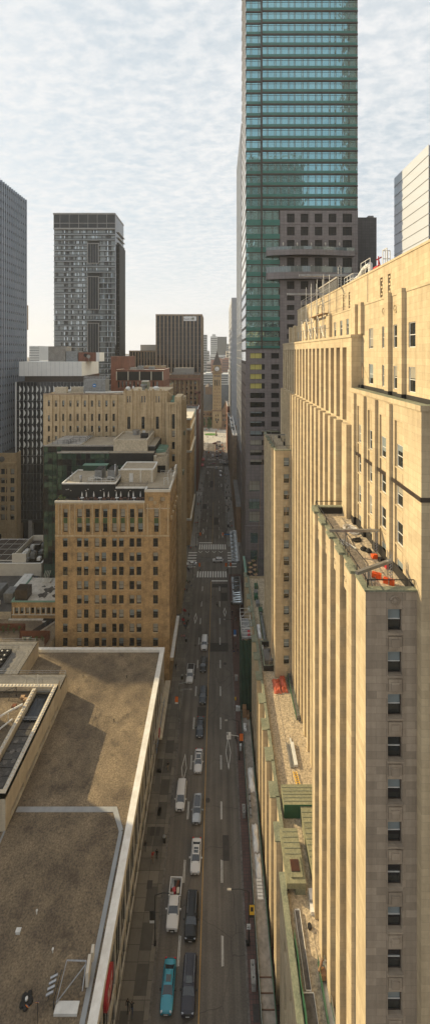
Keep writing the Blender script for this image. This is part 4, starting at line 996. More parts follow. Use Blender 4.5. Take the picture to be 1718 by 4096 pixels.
# spotlight rig at the near roof edge
c_ = P(365, 4000, 15.2)
rg = root('floodlight_rig', (-16.9, 46.2, zr), 'galvanised floodlight rig with diagonal struts at the near roof edge', 'light rig')
x0, y0 = -16.2, 46.2
part('panel', MB().obox((-15.75, 47.3, 15.6), .35, 1.5, 1.7, .1), 'stucco_trim', rg); part('panel', MB().obox((-15.65, 48.6, 15.7), .35, .7, 1.2, .1), 'stucco_trim', rg)
part('frame', MB().path([(-18.6,47.9,15.9),(-16.1,47.6,16.3),(-16.1,46.2,14.9)], .07).path([(-18.9,45.4,14.8),(-16.1,47.4,16.2)], .07).path([(-18.6,47.9,15.9),(-18.9,45.4,14.8)], .05), 'steel', rg)
part('counterweight', MB().box(-18.9,-16.2,44.7,45.6,zr,14.75), 'white_metal', rg)
for k in range(4): part('lamp_bar', MB().tube((-20.2,45.7+k*.42,15.2),(-19.4,45.9+k*.42,15.35),.13,0,10), 'steel', rg)
part('lamp_frame', MB().tube((-19.9,45.4,15.0),(-19.8,47.6,15.2),.05).tube((-19.2,45.4,15.0),(-19.1,47.6,15.2),.05).tube((-19.1,45.2,14.5),(-19.1,45.2,15.3),.08), 'black_metal', rg)
# rainbow flag
fr = root('rainbow_flag', (-20.6, 43.2, zr), 'rainbow flag flying from a dark pole at the near end of the gravel roof', 'flag')
part('pole', MB().tube((-20.0,43.0,zr),(-20.35,43.9,17.4),.04), 'black_metal', fr)
M('flag_red',(.75,.03,.02)); M('flag_orange',(.85,.2,.01)); M('flag_yellow',(.85,.6,.03)); M('flag_green',(.03,.3,.06)); M('flag_blue',(.02,.1,.45)); M('flag_purple',(.2,.03,.3))
fm = MB()
for j in range(6):
    for i in range(8):
        q = lambda i, j: (-20.3-.19*i-.02*j, 43.9+.12*math.sin(i*.9)+.22*j*.5, 17.3-.22*j*.75-.05*i-.06*math.sin(i*1.3))
        fm.face([q(i,j),q(i+1,j),q(i+1,j+1),q(i,j+1)], j)
part('cloth', fm, ['flag_red','flag_orange','flag_yellow','flag_green','flag_blue','flag_purple'], fr)
f2 = root('pale_flag', (-19.7, 43.4, zr), 'pale blue and violet flag hanging below the rainbow flag', 'flag'); fm = MB()
part('pole', MB().tube((-19.6,42.4,zr),(-19.6,42.9,16.4),.04), 'black_metal', f2)
for j in range(6): q = lambda i, j: (-19.62+.12*i, 42.9-.02*i, 16.3-.3*j-.05*math.sin(j+i)); fm.face([q(0,j),q(1,j),q(1,j+1),q(0,j+1)], 0); fm.face([q(1,j),q(4,j),q(4,j+1),q(1,j+1)], 1)
part('cloth', fm, ['purple_paint','white_fabric'], f2)
# roof plant on the raised blocks
cu = root('cooling_unit', (-51.3, 91.5, 18.15), 'black rooftop cooling unit with two rows of round fans inside a railing', 'cooling unit')
part('housing', MB().box(-52.6,-50.0,88.6,94.4,18.15,18.9), 'black_metal', cu)
for j in range(4):
    for i in range(2): part('fan', MB().lathe((-51.95+i*1.3,89.5+j*1.35,18.9), [(.58,0),(.58,.22),(.48,.22),(.46,.04)], 18).lathe((-51.95+i*1.3,89.5+j*1.35,18.95), [(.2,0),(.2,.18),(.02,.2)], 8, 1), ['black_metal','white_metal'], cu)
m = MB().tube((-53.4,86.4,18.2),(-53.0,90.3,20.3),.35,0,10); solo('roof_duct', m, ['white_metal'], 'white duct leaning over the railing beside the black cooling unit', 'duct', smooth=True)
m = MB().path([(-42.5,73.5,21.2),(-41.2,76.5,20.2),(-39.0,77.6,20.6)], .2).path([(-44,70,20.8),(-42.5,73.5,21.2)], .2).path([(-41.9,72.6,19.2),(-41.9,72.6,21.)], .08).path([(-40.9,75.8,19.2),(-40.9,75.8,20.4)], .08).path([(-43.2,70,19.9),(-39.8,75.2,19.9)], .16)
solo('jib_arm', m, ['white_metal'], 'white folding jib arm lying over the small gravel roof at the left edge', 'jib')
m = MB().tube((-42.0,81.0,19.2),(-42.0,81.0,21.2),.08).tube((-42.0,81.0,21.2),(-44,78,22.4),.06).tube((-43.2,80,19.2),(-42,81,21.2),.05); solo('tripod_mast', m, ['bronze'], 'dark tripod mast on the small gravel roof at the left edge', 'mast')
for i, (x, y) in enumerate(((-40.5,80.6),(-39.6,80.0),(-41.2,78.6))):
    m = MB().box(x-.4,x+.4,y-.35,y+.35,19.2,19.55); solo('timber_block', m, ['wood' if i < 2 else 'corten'], ['pale timber block farthest on the small gravel roof','pale timber block nearest the trough on the small gravel roof','rusty block beside the tripod mast'][i], 'block')
m = MB().tube((-38.0,82.0,20.5),(-38.0,82.0,22.9),.07); solo('white_post', m, ['white_metal'], 'single white post on the scalloped coping beside the skylight trough', 'post')

# ---- yellow brick block with the roof terrace
YB = ['yellow_brick', 'tan_roof', 'stucco_trim', 'deco_stone', 'moss_panel', 'black_wall', 'white_paint']
B = Bld('brick_office', (-28, 112, 0), 'soot stained yellow brick office block with a furnished roof terrace and black penthouse wall')
rt = B.r; x0, x1, y0, y1 = -43.7, -12.9, 104.4, 121.
S = 104.4/F; X = lambda px: (px-CX)*S
m = MB()
cols = [(252,272),(308,328),(336,355),(379,398),(406.5,426),(449,468),(476,496),(518,538),(546,566),(612,633)]
ztop = 51.1; rows = []
for k in range(14):
    zt_ = H-(2153.-CY+k*56.9)*S; rows.append((zt_-2.35, 2.35))
hs = [(X(a)-x0, z, X(b)-X(a)-.08, h) for (a, b) in cols for (z, h) in rows if z > .5]
tc_ = [(254,272),(309,329),(343,361),(379,397),(412,431),(449,468),(482,501),(519,538),(552,572),(616,635)]
hs2 = [(X(a)-x0, z, X(b)-X(a)-.05, h) for (a, b) in tc_ for (z, h) in ((46.55, 2.4), (42.65, 2.4))]
B.face(m, (x0, y0), 'S', x1-x0, 0, 41.6, hs, .22, 'sash')
B.face(m, (x0, y0), 'S', x1-x0, 41.6, ztop, hs2, .3, 'sash')
for h in hs: m.box(x0+h[0]-.08, x0+h[0]+h[2]+.08, y0-.1, y0, h[1]-.16, h[1]-.02, 3)
for (a, b) in tc_: m.box(X(a)+.03, X(b)-.08, y0-.01, y0+.25, 45.1, 46.5, 4, skip='N')
part('wall', m, YB, rt)
m = MB()
for px in (236, 247, 280, 300, 335, 370, 404, 440, 474, 511, 545, 576, 590, 640, 672): m.box(X(px)-.14, X(px)+.14, y0-.09, y0, 42.1, 50.3, 3)
m.box(x0, x1, y0-.12, y0, 41.5, 41.9, 3); m.box(x0-.05, X(578), y0-.14, y0, 50.2, 50.6, 3)
for i in range(18): m.box(X(585)+i*.36, X(585)+i*.36+.18, y0-.04, y0, 48.9, 49.2, 2)
part('stone_trim', m, YB, rt)
m = MB()    # corner tower and east side
xt = X(579)
B.face(m, (xt, y0-.06), 'S', x1+.08-xt, 49.3, 53.6, [(X(596)-xt, 50.5, 1.15, 1.6), (X(642)-xt, 50.5, 1.15, 1.6)], .2, 'dark')
rosette(m, (X(620), y0-.08, 50.6), .5, 'S', 3)
he = [(.9+i*2.05, z, 1.1, 2.2) for i in range(8) for (z, h) in rows if z > 8]+[(.9+i*2.05, z, 1.1, 2.2) for i in range(8) for z in (42.65, 46.55)]
B.face(m, (x1+.08, y0-.06), 'E', y1-y0+.06, 0, 53.6, he, .2, 'sash')
for k in range(5): m.box(x1+.08, x1+.55, y0+1+k*3.7, y0+2.2+k*3.7, 45.5, 46.3, 3)
m.box(x1+.08, x1+1.0, y0, y1, 8.0, 8.9, 3, 6)
wall(m, (xt, y0+3.1), TH['W'], 3.1, ztop-.2, 53.6)
part('corner_tower', m, YB, rt)
m = MB()
wall(m, (x0, y1), TH['W'], y1-y0, 0, ztop); wall(m, (x1, y1), math.pi, x1-x0, 0, 53.6); part('back_wall', m, YB, rt)
m = MB(); m.face([(x0,y0,ztop-.4),(xt,y0,ztop-.4),(xt,107.6,ztop-.4),(x0,107.6,ztop-.4)], 5)
xs_ = X(462)-.0; xa = (250-CX)*107.5/F; xb = (462-CX)*107.5/F; xc = (585-CX)*107.5/F
m.box(xa, xb, 107.5, 119.5, 50.5, 54.7, 5, 1); m.box(xb, -12.9, 107.5, 120.9, 50.5, 53.5, 5, 1); m.box(xt, -12.9, 104.5, 107.5, 50.5, 53.3, 1, 1)
m.box(x0, xa, 107.5, 121, 45, 50.6, 0, 1)
for (a, b, c_, d) in ((xa-.1, xb+.1, 107.3, 107.6),(xa-.1, xa+.2, 107.6, 119.5),(xb-.2, xb+.1, 107.6, 119.5),(xa-.1,xb+.1,119.4,119.7)): m.box(a, b, c_, d, 54.6, 54.98, 6)
m.box(xb+.1, xt, 107.3, 107.6, 53.4, 53.8, 6)
m.box(xt-.1, x1+.2, 104.2, 104.6, 53.5, 54.15, 2); m.box(x1-.25, x1+.2, 104.6, 121., 53.5, 54.4, 2); m.box(x1-.25, x1+.2, 112, 121., 54.4, 55.3, 2); m.box(x1-.25, x1+.2, 117, 121., 55.3, 56.2, 2); m.box(xt-.1, xt+.2, 104.6, 107.6, 53.4, 53.9, 6)
m.box(x0-.1, xt, y0-.15, y0+.25, ztop-.45, ztop, 2)
part('roof', m, YB, rt)
ph = MB(); ph.box(-27.9,-18.5,112,119.2,53.5,57.2,0,1)
for k in range(46): ph.box(-27.85+k*.2,-27.78+k*.2,111.97,112,53.6,57.1,0)
for (a,b,c_,d) in ((-28,-18.4,111.85,112.1),(-28,-27.7,112.1,119.3),(-18.7,-18.4,112.1,119.3),(-28,-18.4,119.1,119.4)): ph.box(a,b,c_,d,57.1,57.5,2)
part('penthouse', ph, ['stucco', 'tan_roof', 'white_paint'], rt)
part('door', MB().box(-25.5,-24.4,111.9,112,53.6,56.2), 'white_metal', rt)
for k in range(2): part('downpipe', MB().box(-22.4+k*3.2,-21.9+k*3.2,111.8,112,53.6,57.1), 'stucco_trim', rt)
for (x, z) in ((X(255)-.6,53),(-41.5+0,53.1),(-36.0,53.1),(-31.8,53.1)): part('wall_light', MB().box(x,x+.3,107.38,107.5,z,z+.12), 'white_metal', rt)
for k in range(5): part('wall_light', MB().lathe((-40.6+k*4.1,107.38,52.75),[(.15,0),(.15,.12)],10), 'stucco_trim', rt)
part('railing', rail([(x0+.1,y0+.35,ztop-.4),(xt-.2,y0+.35,ztop-.4)], 1.0, 1.6, .025, 2), 'black_metal', rt)
part('railing', rail([(xb+.4,108,53.5),(xt-.3,108,53.5),(xt-.3,110.5,53.5)], 1.0, 1.5, .03, 2), 'black_metal', rt)
part('railing', rail([(xt+.5,106,53.3),(-13.4,106,53.3)], 1.0, 1.3, .03, 2), 'grey_metal', rt)
part('railing', rail([(-17.6,119.6,53.5),(-13.4,119.6,53.5)], 1.1, 1.2, .04, 2), 'white_metal', rt)
part('railing', rail([(-36.2,108.2,54.75),(-28.6,108.2,54.75),(-28.2,112,54.75)], 1.2, 1.2, .05, 2), 'white_metal', rt)
part('railing', rail([(-36.2,108.2,54.75),(-34.6,113.4,54.75)], 1.2, 1.2, .05, 2), 'white_metal', rt)
B.done()
for i, (x, y) in enumerate(((-33.9,112.2),(-30.3,112.4))):
    u = root('chiller', (x, y, 54.7), ['grey rooftop chiller with dark top, left of two behind the white railing','grey rooftop chiller with dark top, right of two behind the white railing'][i], 'chiller')
    part('cabinet', MB().box(x-1.,x+1.,y-2,y+2,55.1,57.6), 'grey_metal', u); part('top_grille', MB().box(x-.9,x+.9,y-1.9,y+1.9,57.6,57.75), 'black_metal', u)
    part('pipework', MB().path([(x-1,y-2.1,55.6),(x,y-2.5,55.8),(x+1.2,y-2.3,55.3)],.12,0,8), 'white_metal', u)
    for a in (-.8,.8): part('leg', MB().box(x+a-.1,x+a+.1,y-2,y+2,54.7,55.1), 'steel', u)
for i, (x, y, h, r_) in enumerate(((-38.3,108.6,1.7,.3),(-41.3,110.2,2.2,.09),(-28.9,109.5,4.6,.18),(-42,110,1.,.1))):
    m = MB().tube((x,y,54.7),(x,y,54.7+h),r_,0,12).lathe((x,y,54.7+h),[(r_*1.4,0),(r_*1.4,.15),(.03,.25)],12)
    solo('flue', m, ['steel'], ['thick steel flue on the terrace building roof left of the chillers','thin steel flue near the left edge of the terrace building roof','tall steel stack in front of the chillers','short thin flue at the far left of the terrace building roof'][i], 'flue', smooth=True)
m = MB().path([(-14.6,113,53.5),(-14.6,113,56),(-13.6,114,57),(-13.6,114,53.5)],.06).path([(-15.2,110,53.5),(-15.2,110,55.5),(-14,110,55.5),(-14,110,53.5)],.06).path([(-15.2,110,54.5),(-14,110,55.5)],.04)
solo('roof_frame', m, ['white_metal'], 'white tubular frame standing by the street side parapet of the terrace building', 'frame')
# terrace furniture: tables with white cloth, dark red chairs, parasols
rn = random.Random(9)
def chair_mb(x, y, rz=0):
    c_ = MB().box(-.22,.22,-.22,.22,.42,.47).box(-.22,.22,.18,.22,.47,.95)
    for a in (-.19,.19):
        for b in (-.19,.19): c_.tube((a,b,0),(a,b,.42),.025)
    return MB().add(c_, Matrix.Translation((x,y,50.7)) @ Matrix.Rotation(rz,4,'Z'))
for k in range(11):
    x = X(322)+k*2.35+rn.uniform(-.2,.2); y = 105.7
    m = MB().box(x-.45,x+.45,y-.4,y+.4,51.42,51.47).tube((x,y,50.7),(x,y,51.42),.05).lathe((x,y,50.7),[(.3,0),(.3,.04),(.05,.06)],12)
    solo('terrace_table', m, ['wood_dark' if k % 2 else 'white_fabric'], 'small square table in the row along the roof terrace', 'table', 'tables in a row along the roof terrace')
    for s in (-1, 1): solo('terrace_chair', chair_mb(x+s*.8, y+rn.uniform(-.15,.15), s*R(-90)), ['far_brick'], 'dark red chair at a table on the roof terrace', 'chair', 'dark red chairs along the roof terrace')
for k, px in enumerate((322, 340, 370, 412, 430, 462, 480, 512, 531, 560)):
    x = X(px)-.3; m = MB().tube((x,106.5,50.7),(x,106.5,52.9),.03)
    m.lathe((x,106.5,51.5),[(.20,0),(.17,.5),(.10,.9),(.03,1.3)],10); solo('closed_parasol', m, ['white_fabric'], 'furled pale parasol between the terrace tables', 'parasol', 'furled pale parasols on the roof terrace')
def leaf_cloud(mb, c, rx, ry, rz_, n, s, seed, m0=0, m1=1):
    rn = random.Random(seed); lumps = [(rn.uniform(-.6,.6), rn.uniform(-.6,.6), rn.uniform(-.7,.8), rn.uniform(.3,.55)) for _ in range(9)]
    for _ in range(n):
        L = rn.choice(lumps); v = Vector((rn.gauss(0,1), rn.gauss(0,1), rn.gauss(0,1))).normalized()*L[3]*rn.uniform(.55,1.05)
        p = Vector((c[0]+(L[0]+v.x)*rx, c[1]+(L[1]+v.y)*ry, c[2]+(L[2]+v.z)*rz_)); a = Vector((rn.uniform(-1,1), rn.uniform(-1,1), rn.uniform(-1,1))).normalized(); b = a.orthogonal().normalized()
        q = s*rn.uniform(.6,1.3); mb.face([p-a*q-b*q*.5, p+a*q-b*q*.5, p+a*q+b*q*.5, p-a*q+b*q*.5], m0 if rn.random() < .5 else m1)
    return mb
def shrub(x, y, z, r_, h, lb, grp=None, seed=1, n=120):
    t = root('shrub', (x,y,z), lb, 'shrub', grp)
    part('foliage', leaf_cloud(MB(), (x,y,z+h*.6), r_, r_, h*.45, n, .09, seed), ['leaf','leaf_dark'], t); part('stem', MB().tube((x,y,z),(x,y,z+h*.6),.04), 'bark', t)
for k in range(4): shrub(x0+.9+.35*k, 105.4+.5*(k%2), 50.7, .4, 1.5-.2*k, 'small green shrub at the left end of the roof terrace', 'shrubs at the left end of the terrace', k, 80)

# ---- low roofs in the left middle ground
B = Bld('flat_roof_block', (-72, 138, 0), 'low pale rendered block with a white grid of dark skylight panels on its roof')
rt = B.r; m = MB(); m.box(-110,-59,130,147,0,20); roofed(m, -110,-59,130,147,20,.4,.35,0,1,2); part('wall', m, ['stucco_trim','concrete_dark','white_paint'], rt)
for i in range(9):
    for j in range(4):
        x = -94+i*3.2-(0 if j < 2 else 0); y = 131.4+j*3.7
        if x > -69 and j < 3: continue
        part('skylight', MB().box(x,x+3.0,y,y+3.4,20.3,20.75,1,0), ['bronze','white_metal'], rt)
part('roof_screen', MB().box(-69.2,-64.5,130.6,131,20.3,23.2).box(-69.2,-68.9,131,145,20.3,22.5).box(-68.9,-59.4,145.0,145.4,20.3,22.6), 'stucco_trim', rt)
B.done()
for i, (x, y, s, h) in enumerate(((-66.2,133.6,1.6,2.6),(-63.4,133.6,1.6,2.6),(-66.5,139.5,1.2,1.8),(-62.5,141,2.2,2.),(-67,136.5,1.5,1.6),(-62,136.6,1.4,1.3),(-60.8,132.3,1.2,1.2),(-64.6,131.8,1.3,1.))):
    m = MB().box(x-s/2,x+s/2,y-s*.55,y+s*.55,20.35,20.35+h*.75); m.lathe((x,y,20.35+h*.75),[(s*.4,0),(s*.4,h*.15),(s*.33,h*.15),(s*.3,h*.05)],14)
    solo('roof_unit', m, ['grey_metal' if i % 2 else 'white_metal'], 'round topped air unit crowded on the pale block roof', 'air unit', 'air units on the pale block roof')
B = Bld('brown_roof_block', (-72, 112, 0), 'low block with a brown gravel roof at two levels, west of the brick office')
m = MB(); m.box(-120,-44.2,100.2,111.9,0,14); m.box(-120,-59.6,111.9,129.9,0,16.2); part('wall', m, 'stucco', B.r)
part('roof', MB().face([(-120,111.9,16.23),(-59.6,111.9,16.23),(-59.6,129.9,16.23),(-120,129.9,16.23)]), 'dark_roof', B.r)
part('roof', MB().face([(-120,100.2,14.03),(-44.2,100.2,14.03),(-44.2,111.9,14.03),(-120,111.9,14.03)]), 'gravel_brown', B.r)
part('skylight', MB().prism([(-52.5,104.2),(-50.3,104.2),(-46.2,110.5),(-48.6,110.5)],14.03,14.6,1,0), ['glass_black','white_paint'], B.r)
part('skylight', MB().box(-50.,-46.,110.6,111.6,14.03,14.5,1,0), ['glass_black','white_paint'], B.r)
B.done()
def fence(x0_, x1_, y_, lb, yb=None):
    t = root('planter_fence', ((x0_+x1_)/2, y_, 14), lb, 'fence'); part('panel', MB().box(x0_,x1_,y_-.08,y_,14.03,16.0), 'corten', t)
    n = int((x1_-x0_)/1.2)
    for i in range(n+1): part('post', MB().box(x0_+i*(x1_-x0_)/n-.06,x0_+i*(x1_-x0_)/n+.06,y_-.14,y_-.08,14.03,16.05), 'corten', t)
    if yb: part('panel', MB().box(x1_-.08,x1_,yb,y_-.08,14.03,16.0), 'corten', t)
fence(-66,-53.2,107.4,'rusty steel fence with plants behind the near railing, longer of two',104.4); fence(-53.0,-45.2,104.6,'rusty steel fence against the brick office, shorter of two',101.5)
for k in range(8): shrub(-64.5+k*1.45, 106.3, 14.03, .55, 1.5+.4*(k%3), 'green potted shrub in front of the longer rusty fence', 'potted shrubs at the longer rusty fence', 20+k, 110)
for k in range(4): shrub(-51.6+k*1.6, 103.6, 14.03, .6, 1.1, 'low green shrub beside the shorter rusty fence', 'low shrubs at the shorter rusty fence', 40+k, 90)
for i, (x, y, z, w_, d_, h, mt_) in enumerate(((-61.6,123.2,16.23,3.0,7.5,2.4,'white_metal'),(-62.4,117.4,16.23,2.7,3.6,2.9,'grey_metal'),(-68.0,118.,16.23,3.6,9,2.1,'grey_metal'),(-66.8,112.6,16.23,1.4,2.4,1.3,'white_metal'),(-64.9,113.9,16.23,1.2,2.4,1.3,'white_metal'),(-59.0,121.5,16.23,1.,2.,1.1,'white_metal'))):
    m = MB().box(x-w_/2,x+w_/2,y-d_/2,y+d_/2,z+.2,z+h).box(x-w_/2+.2,x+w_/2-.2,y-d_/2+.2,y+d_/2-.2,z+h,z+h+.08)
    for a in (-1,1):
        for b in (-1,1): m.box(x+a*(w_/2-.2)-.08,x+a*(w_/2-.2)+.08,y+b*(d_/2-.3)-.08,y+b*(d_/2-.3)+.08,z,z+.2)
    for k in range(int(d_/1.3)): m.lathe((x,y-d_/2+.7+k*1.3,z+h+.08),[(.42,0),(.42,.14),(.34,.14),(.3,.05)],12)
    solo('roof_unit', m, [mt_], ['long white boxed air handler on the dark roof','tall grey air handler in front of the long white one','long grey unit at the left on the dark roof','small white condenser left of its pair','small white condenser right of its pair','small white unit by the mint green coping'][i], 'air unit')
# brick annexe with the white stained roof
B = Bld('brick_annexe', (-50, 117, 0), 'low brick annexe with a stained white roof edged in mint green copper')
rt = B.r; m = MB(); xa_, xb_ = -59.4, -43.9
B.face(m, (xa_, 112.), 'S', xb_-xa_, 14.0, 19.1, [(.9+i*1.55, 15.6, .92, 1.75) for i in range(9)], .3, 'dark'); m.box(xa_, xb_, 111.8, 112, 15.25, 15.42, 1)
for i in range(10): m.box(xa_+.42+i*1.55, xa_+.62+i*1.55+.1, 111.86, 112, 15.42, 17.5, 1)
wall(m, (xa_, 124.), TH['W'], 12, 14., 19.1); m.box(xa_-.6, xb_, 111.2, 111.8, 14.03, 14.35, 2)
m.box(xa_-3.6, xa_-.0, 112.3, 116.5, 14.2, 16.2, 3, 2)
part('wall', m, ['yellow_brick','stucco_trim','white_roof','glass_black'], rt)
part('roof', MB().face([(xa_,112,19.0),(xb_,112,19.0),(xb_,124,19.0),(xa_,124,19.0)]), 'white_roof', rt)
part('coping', MB().box(xa_-.1,xb_,111.8,112.15,18.95,19.3).box(xa_-.1,xa_+.25,112.15,124,18.95,19.3), 'copper_mint', rt)
ts = MB()
for (cx, cy, rx, ry) in ((-48.9,121.2,1.6,2.2),(-50.9,117.6,1.6,1.5),(-51.7,115.2,1.4,1.3),(-47.0,115.3,1.8,1.3),(-47.8,122.6,1.9,1.0),(-53.4,119.4,.6,.4)):
    ts.face([(cx+rx*(1+.25*math.sin(3*t_+cx))*math.cos(t_), cy+ry*(1+.3*math.sin(5*t_))*math.sin(t_), 19.004+.001*(cx%1)) for t_ in [2*math.pi*i/26 for i in range(26)]])
part('tar_stain', ts, 'tar_stain', rt); B.done()
m = MB().box(-58.8,-55.3,112.6,115.6,19.05,22.0)
for k in range(6): m.box(-58.9,-55.2,112.75+k*.5,112.95+k*.5,22.0,22.12)
for k in range(8): m.box(-58.7+k*.45,-58.4+k*.45,112.52,112.6,19.2,21.9)
solo('louvred_unit', m, ['bronze'], 'dark brown louvred plant box on the white roof corner', 'plant box')
m = MB()
for k in range(4): m.path([(-54.2+k*.5,121.3,19.05),(-54.2+k*.5,121.3,21.2),(-54.2+k*.5,122.6,22.1)],.06)
m.box(-54.6,-52.3,121,123,19.05,19.3); solo('pipe_stand', m, ['stucco_trim'], 'cluster of pale bent pipes where the white roof meets the green glass block', 'pipes')

# ---- green glass block behind
B = Bld('green_glass_block', (-38, 130, 0), 'dark green mirror glass block with stepped corners behind the brick office')
rt = B.r
def glassgrid(O, side, W, z0, z1, du, dz, mat='glass_green', name='glass_wall', fr='black_metal', parent=None, tilt=.004, seed=1, mull=.05):
    rn = random.Random(seed); mb = MB(); th = TH[side]; mt = umat((O[0],O[1],0), th); nu = max(1, round(W/du)); nz = max(1, round((z1-z0)/dz))
    for j in range(nz):
        for i in range(nu):
            u0, u1, a, b = W*i/nu, W*(i+1)/nu, z0+(z1-z0)*j/nz, z0+(z1-z0)*(j+1)/nz; e, f_ = rn.uniform(-tilt,tilt), rn.uniform(-tilt,tilt)
            mb.face([tuple(mt @ Vector(p)) for p in ((u0,e,a),(u1,-e,a),(u1,f_,b),(u0,-f_+e*0,b))], 2 if mat == 'glass_green' and rn.random() < .35 else 0)
    for i in range(nu+1):
        u = W*i/nu; t = MB().box(u-mull,u+mull,-.06,-.012,z0,z1,1); mb.add(t, mt)
    for j in range(nz+1):
        a = z0+(z1-z0)*j/nz; t = MB().box(0,W,-.05,-.011,a-mull,a+mull,1); mb.add(t, mt)
    return part(name, mb, [mat, fr, 'glass_black'], parent)
glassgrid((-55.6,124.05),'S',5.6,14,61,1.4,1.9,parent=rt,seed=2); glassgrid((-50.,124.05),'W',-0+3.,14,61,1.5,1.9,parent=rt,seed=3) if False else None
glassgrid((-50.,121.1),'S',16.2,14,59.6,1.45,1.9,parent=rt,seed=4); glassgrid((-50.,124.05),'W',2.95,14,59.6,1.45,1.9,parent=rt,seed=5)
glassgrid((-33.8,121.1),'S',13,40,56,1.45,1.9,parent=rt,seed=6)
m = MB(); m.box(-55.6,-20,124.1,138.5,14,61,0,1); m.box(-49.9,-20,121.2,124.1,14,59.6,0,1); m.box(-55.7,-20,124.0,124.3,61,61.4,2); m.box(-50.1,-33.8,121.0,121.4,59.6,60,2)
part('core', m, ['black_wall','tan_roof','concrete'], rt)
part('roof_terrace', MB().box(-54,-44,125,138,61.02,61.5,0,1), ['stucco_trim','concrete'], rt)
part('glass_well', MB().box(-41.3,-33.9,119.2,121.0,52,56.3).box(-41.4,-33.9,119.15,121.05,56.3,56.5,1), ['glass_green','copper_mint'], rt)
part('railing', rail([(-54.8,124.8,61.5),(-48,124.8,61.5),(-48,129,61.5),(-43.8,129,61.5),(-43.8,137.5,61.5)], 1.3, 1.5, .05, 3), 'black_metal', rt)
part('railing', rail([(-50,126.3,61.5),(-46,126.3,61.5)], 1.1, 1., .05, 3), 'black_metal', rt)
B.done()
# ---- beige rendered block between
B = Bld('rendered_block', (-27, 128, 0), 'beige rendered plant block with a gravel roof rising behind the brick office penthouse')
m = MB(); m.box(-33.9,-19.2,121.5,124.0,40,58.5,0,1); m.box(-33.9,-16.8,124.0,137,40,58.3,0,1); m.box(-33.0,-22.3,123,136.5,58.3,62.9,0,1)
for (a,b,c_,d) in ((-33.1,-22.2,122.9,123.3),(-33.1,-32.7,123.3,136.6),(-22.7,-22.2,123.3,136.6),(-33.1,-22.2,136.3,136.6)): m.box(a,b,c_,d,62.9,63.4,0)
m.box(-34.,-19.1,121.4,121.7,58.5,58.9,2); m.box(-22.0,-16.7,123.8,124.1,58.3,58.9,0)
m.prism([(-19.2,121.5),(-16.2,124.0),(-16.2,127),(-19.2,127)],40,57.9,0,1)
part('wall', m, ['stucco','tan_roof','stucco_trim'], B.r); glassgrid((-19.0,121.45),'S',2.6,47,55.6,.65,1.2,'glass_black',parent=B.r)
for k in range(3): part('roof_fin', MB().prism([(-20.5,126+k*3),(-17,127.6+k*3),(-20.5,128.2+k*3)],58.32,59.3), 'copper_mint', B.r)
part('railing', rail([(-33.5,121.8,58.9),(-22,121.8,58.9)], 1.0, 1.5, .03, 2), 'grey_metal', B.r)
part('railing', rail([(-22.6,129,63.4),(-22.6,136,63.4)], 1.2, 1.1, .04, 2), 'grey_metal', B.r)
B.done()
for i, (x, y, s, h, mt_) in enumerate(((-27.9,133,1.1,1.6,'steel'),(-24.2,128.5,1.6,1.3,'black_metal'),(-25.5,134.5,.5,1.,'white_metal'))):
    m = MB(); 
    if i == 1: m.box(x-s*.7,x+s*.7,y-s*.6,y+s*.6,62.95,62.95+h); [m.box(x-s*.7,x+s*.7,y-s*.62,y-s*.6,63.1+k*.25,63.2+k*.25) for k in range(4)]
    else: m.lathe((x,y,62.95),[(s,0),(s,h*.7),(s*1.15,h*.7),(s*1.15,h),(s*.9,h)],18)
    solo('roof_vent', m, [mt_], ['wide steel drum vent on the beige block roof','black boxed condenser on the beige block roof','small white drum vent at the back of the beige block roof'][i], 'vent')
# ================================================================ glass and granite tower, right of the street
B = Bld('glass_tower', (29, 155, 0), 'very tall teal glass tower with a grey granite shoulder and two curved balconies')
rt = B.r; TX0, TX1, TY = 9.75, 48.6, 135.0; S = TY/F
Zp = lambda y: H-(y-CY)*S
Xp = lambda x: (x-CX)*S
FH = 4.06; xs1_ = Xp(1045); ZG = Zp(842)          # granite shoulder top
def ribbon(x0, x1, z, side='S', y=TY, name='glass_band', seed=0, bays=None, mat='glass_blue', h=2.45):
    """one storey of glass: panes, mullions and a top transom in one mesh"""
    rn = random.Random(seed); mb = MB(); th = TH[side]; W = x1-x0; O = (x0, y) if side == 'S' else (y, x1); mt = umat((O[0],O[1],0), th)
    us = [0]; w_ = [1.55, .42, 2.25, .5] if side == 'S' else [2.2, .5]; i = 0
    while us[-1] < W-.3: us.append(min(W, us[-1]+w_[i % len(w_)])); i += 1
    for k in range(len(us)-1):
        a, b = us[k], us[k+1]; e, f_ = rn.gauss(0, .0035), rn.gauss(0, .0025); narrow = (b-a) < .6
        mb.face([tuple(mt @ Vector(p)) for p in ((a,.02+e,z),(b,.02-e,z),(b,.02+f_,z+h),(a,.02-f_+e*0,z+h))], 2 if narrow else 0)
    for u in us: mb.add(MB().box(u-.06,u+.06,-.05,.02,z,z+h,1), mt)
    mb.add(MB().box(0,W,-.045,.02,z+h-.62,z+h-.54,1), mt)
    return part(name, mb, [mat, 'bronze', 'glass_teal'], rt)
core = MB(); core.box(TX0+.1, xs1_, TY+.6, TY+22, 0, 246, 0).box(xs1_, TX1, TY+.21, TY+22, 0, 246, 0)
part('core', core, ['black_wall'], rt)
xs1, xs2 = Xp(1045), TX1
nf = 0; zb = Zp(842); floors = []
z = zb+.1
while z < 238: floors.append(z); z += FH
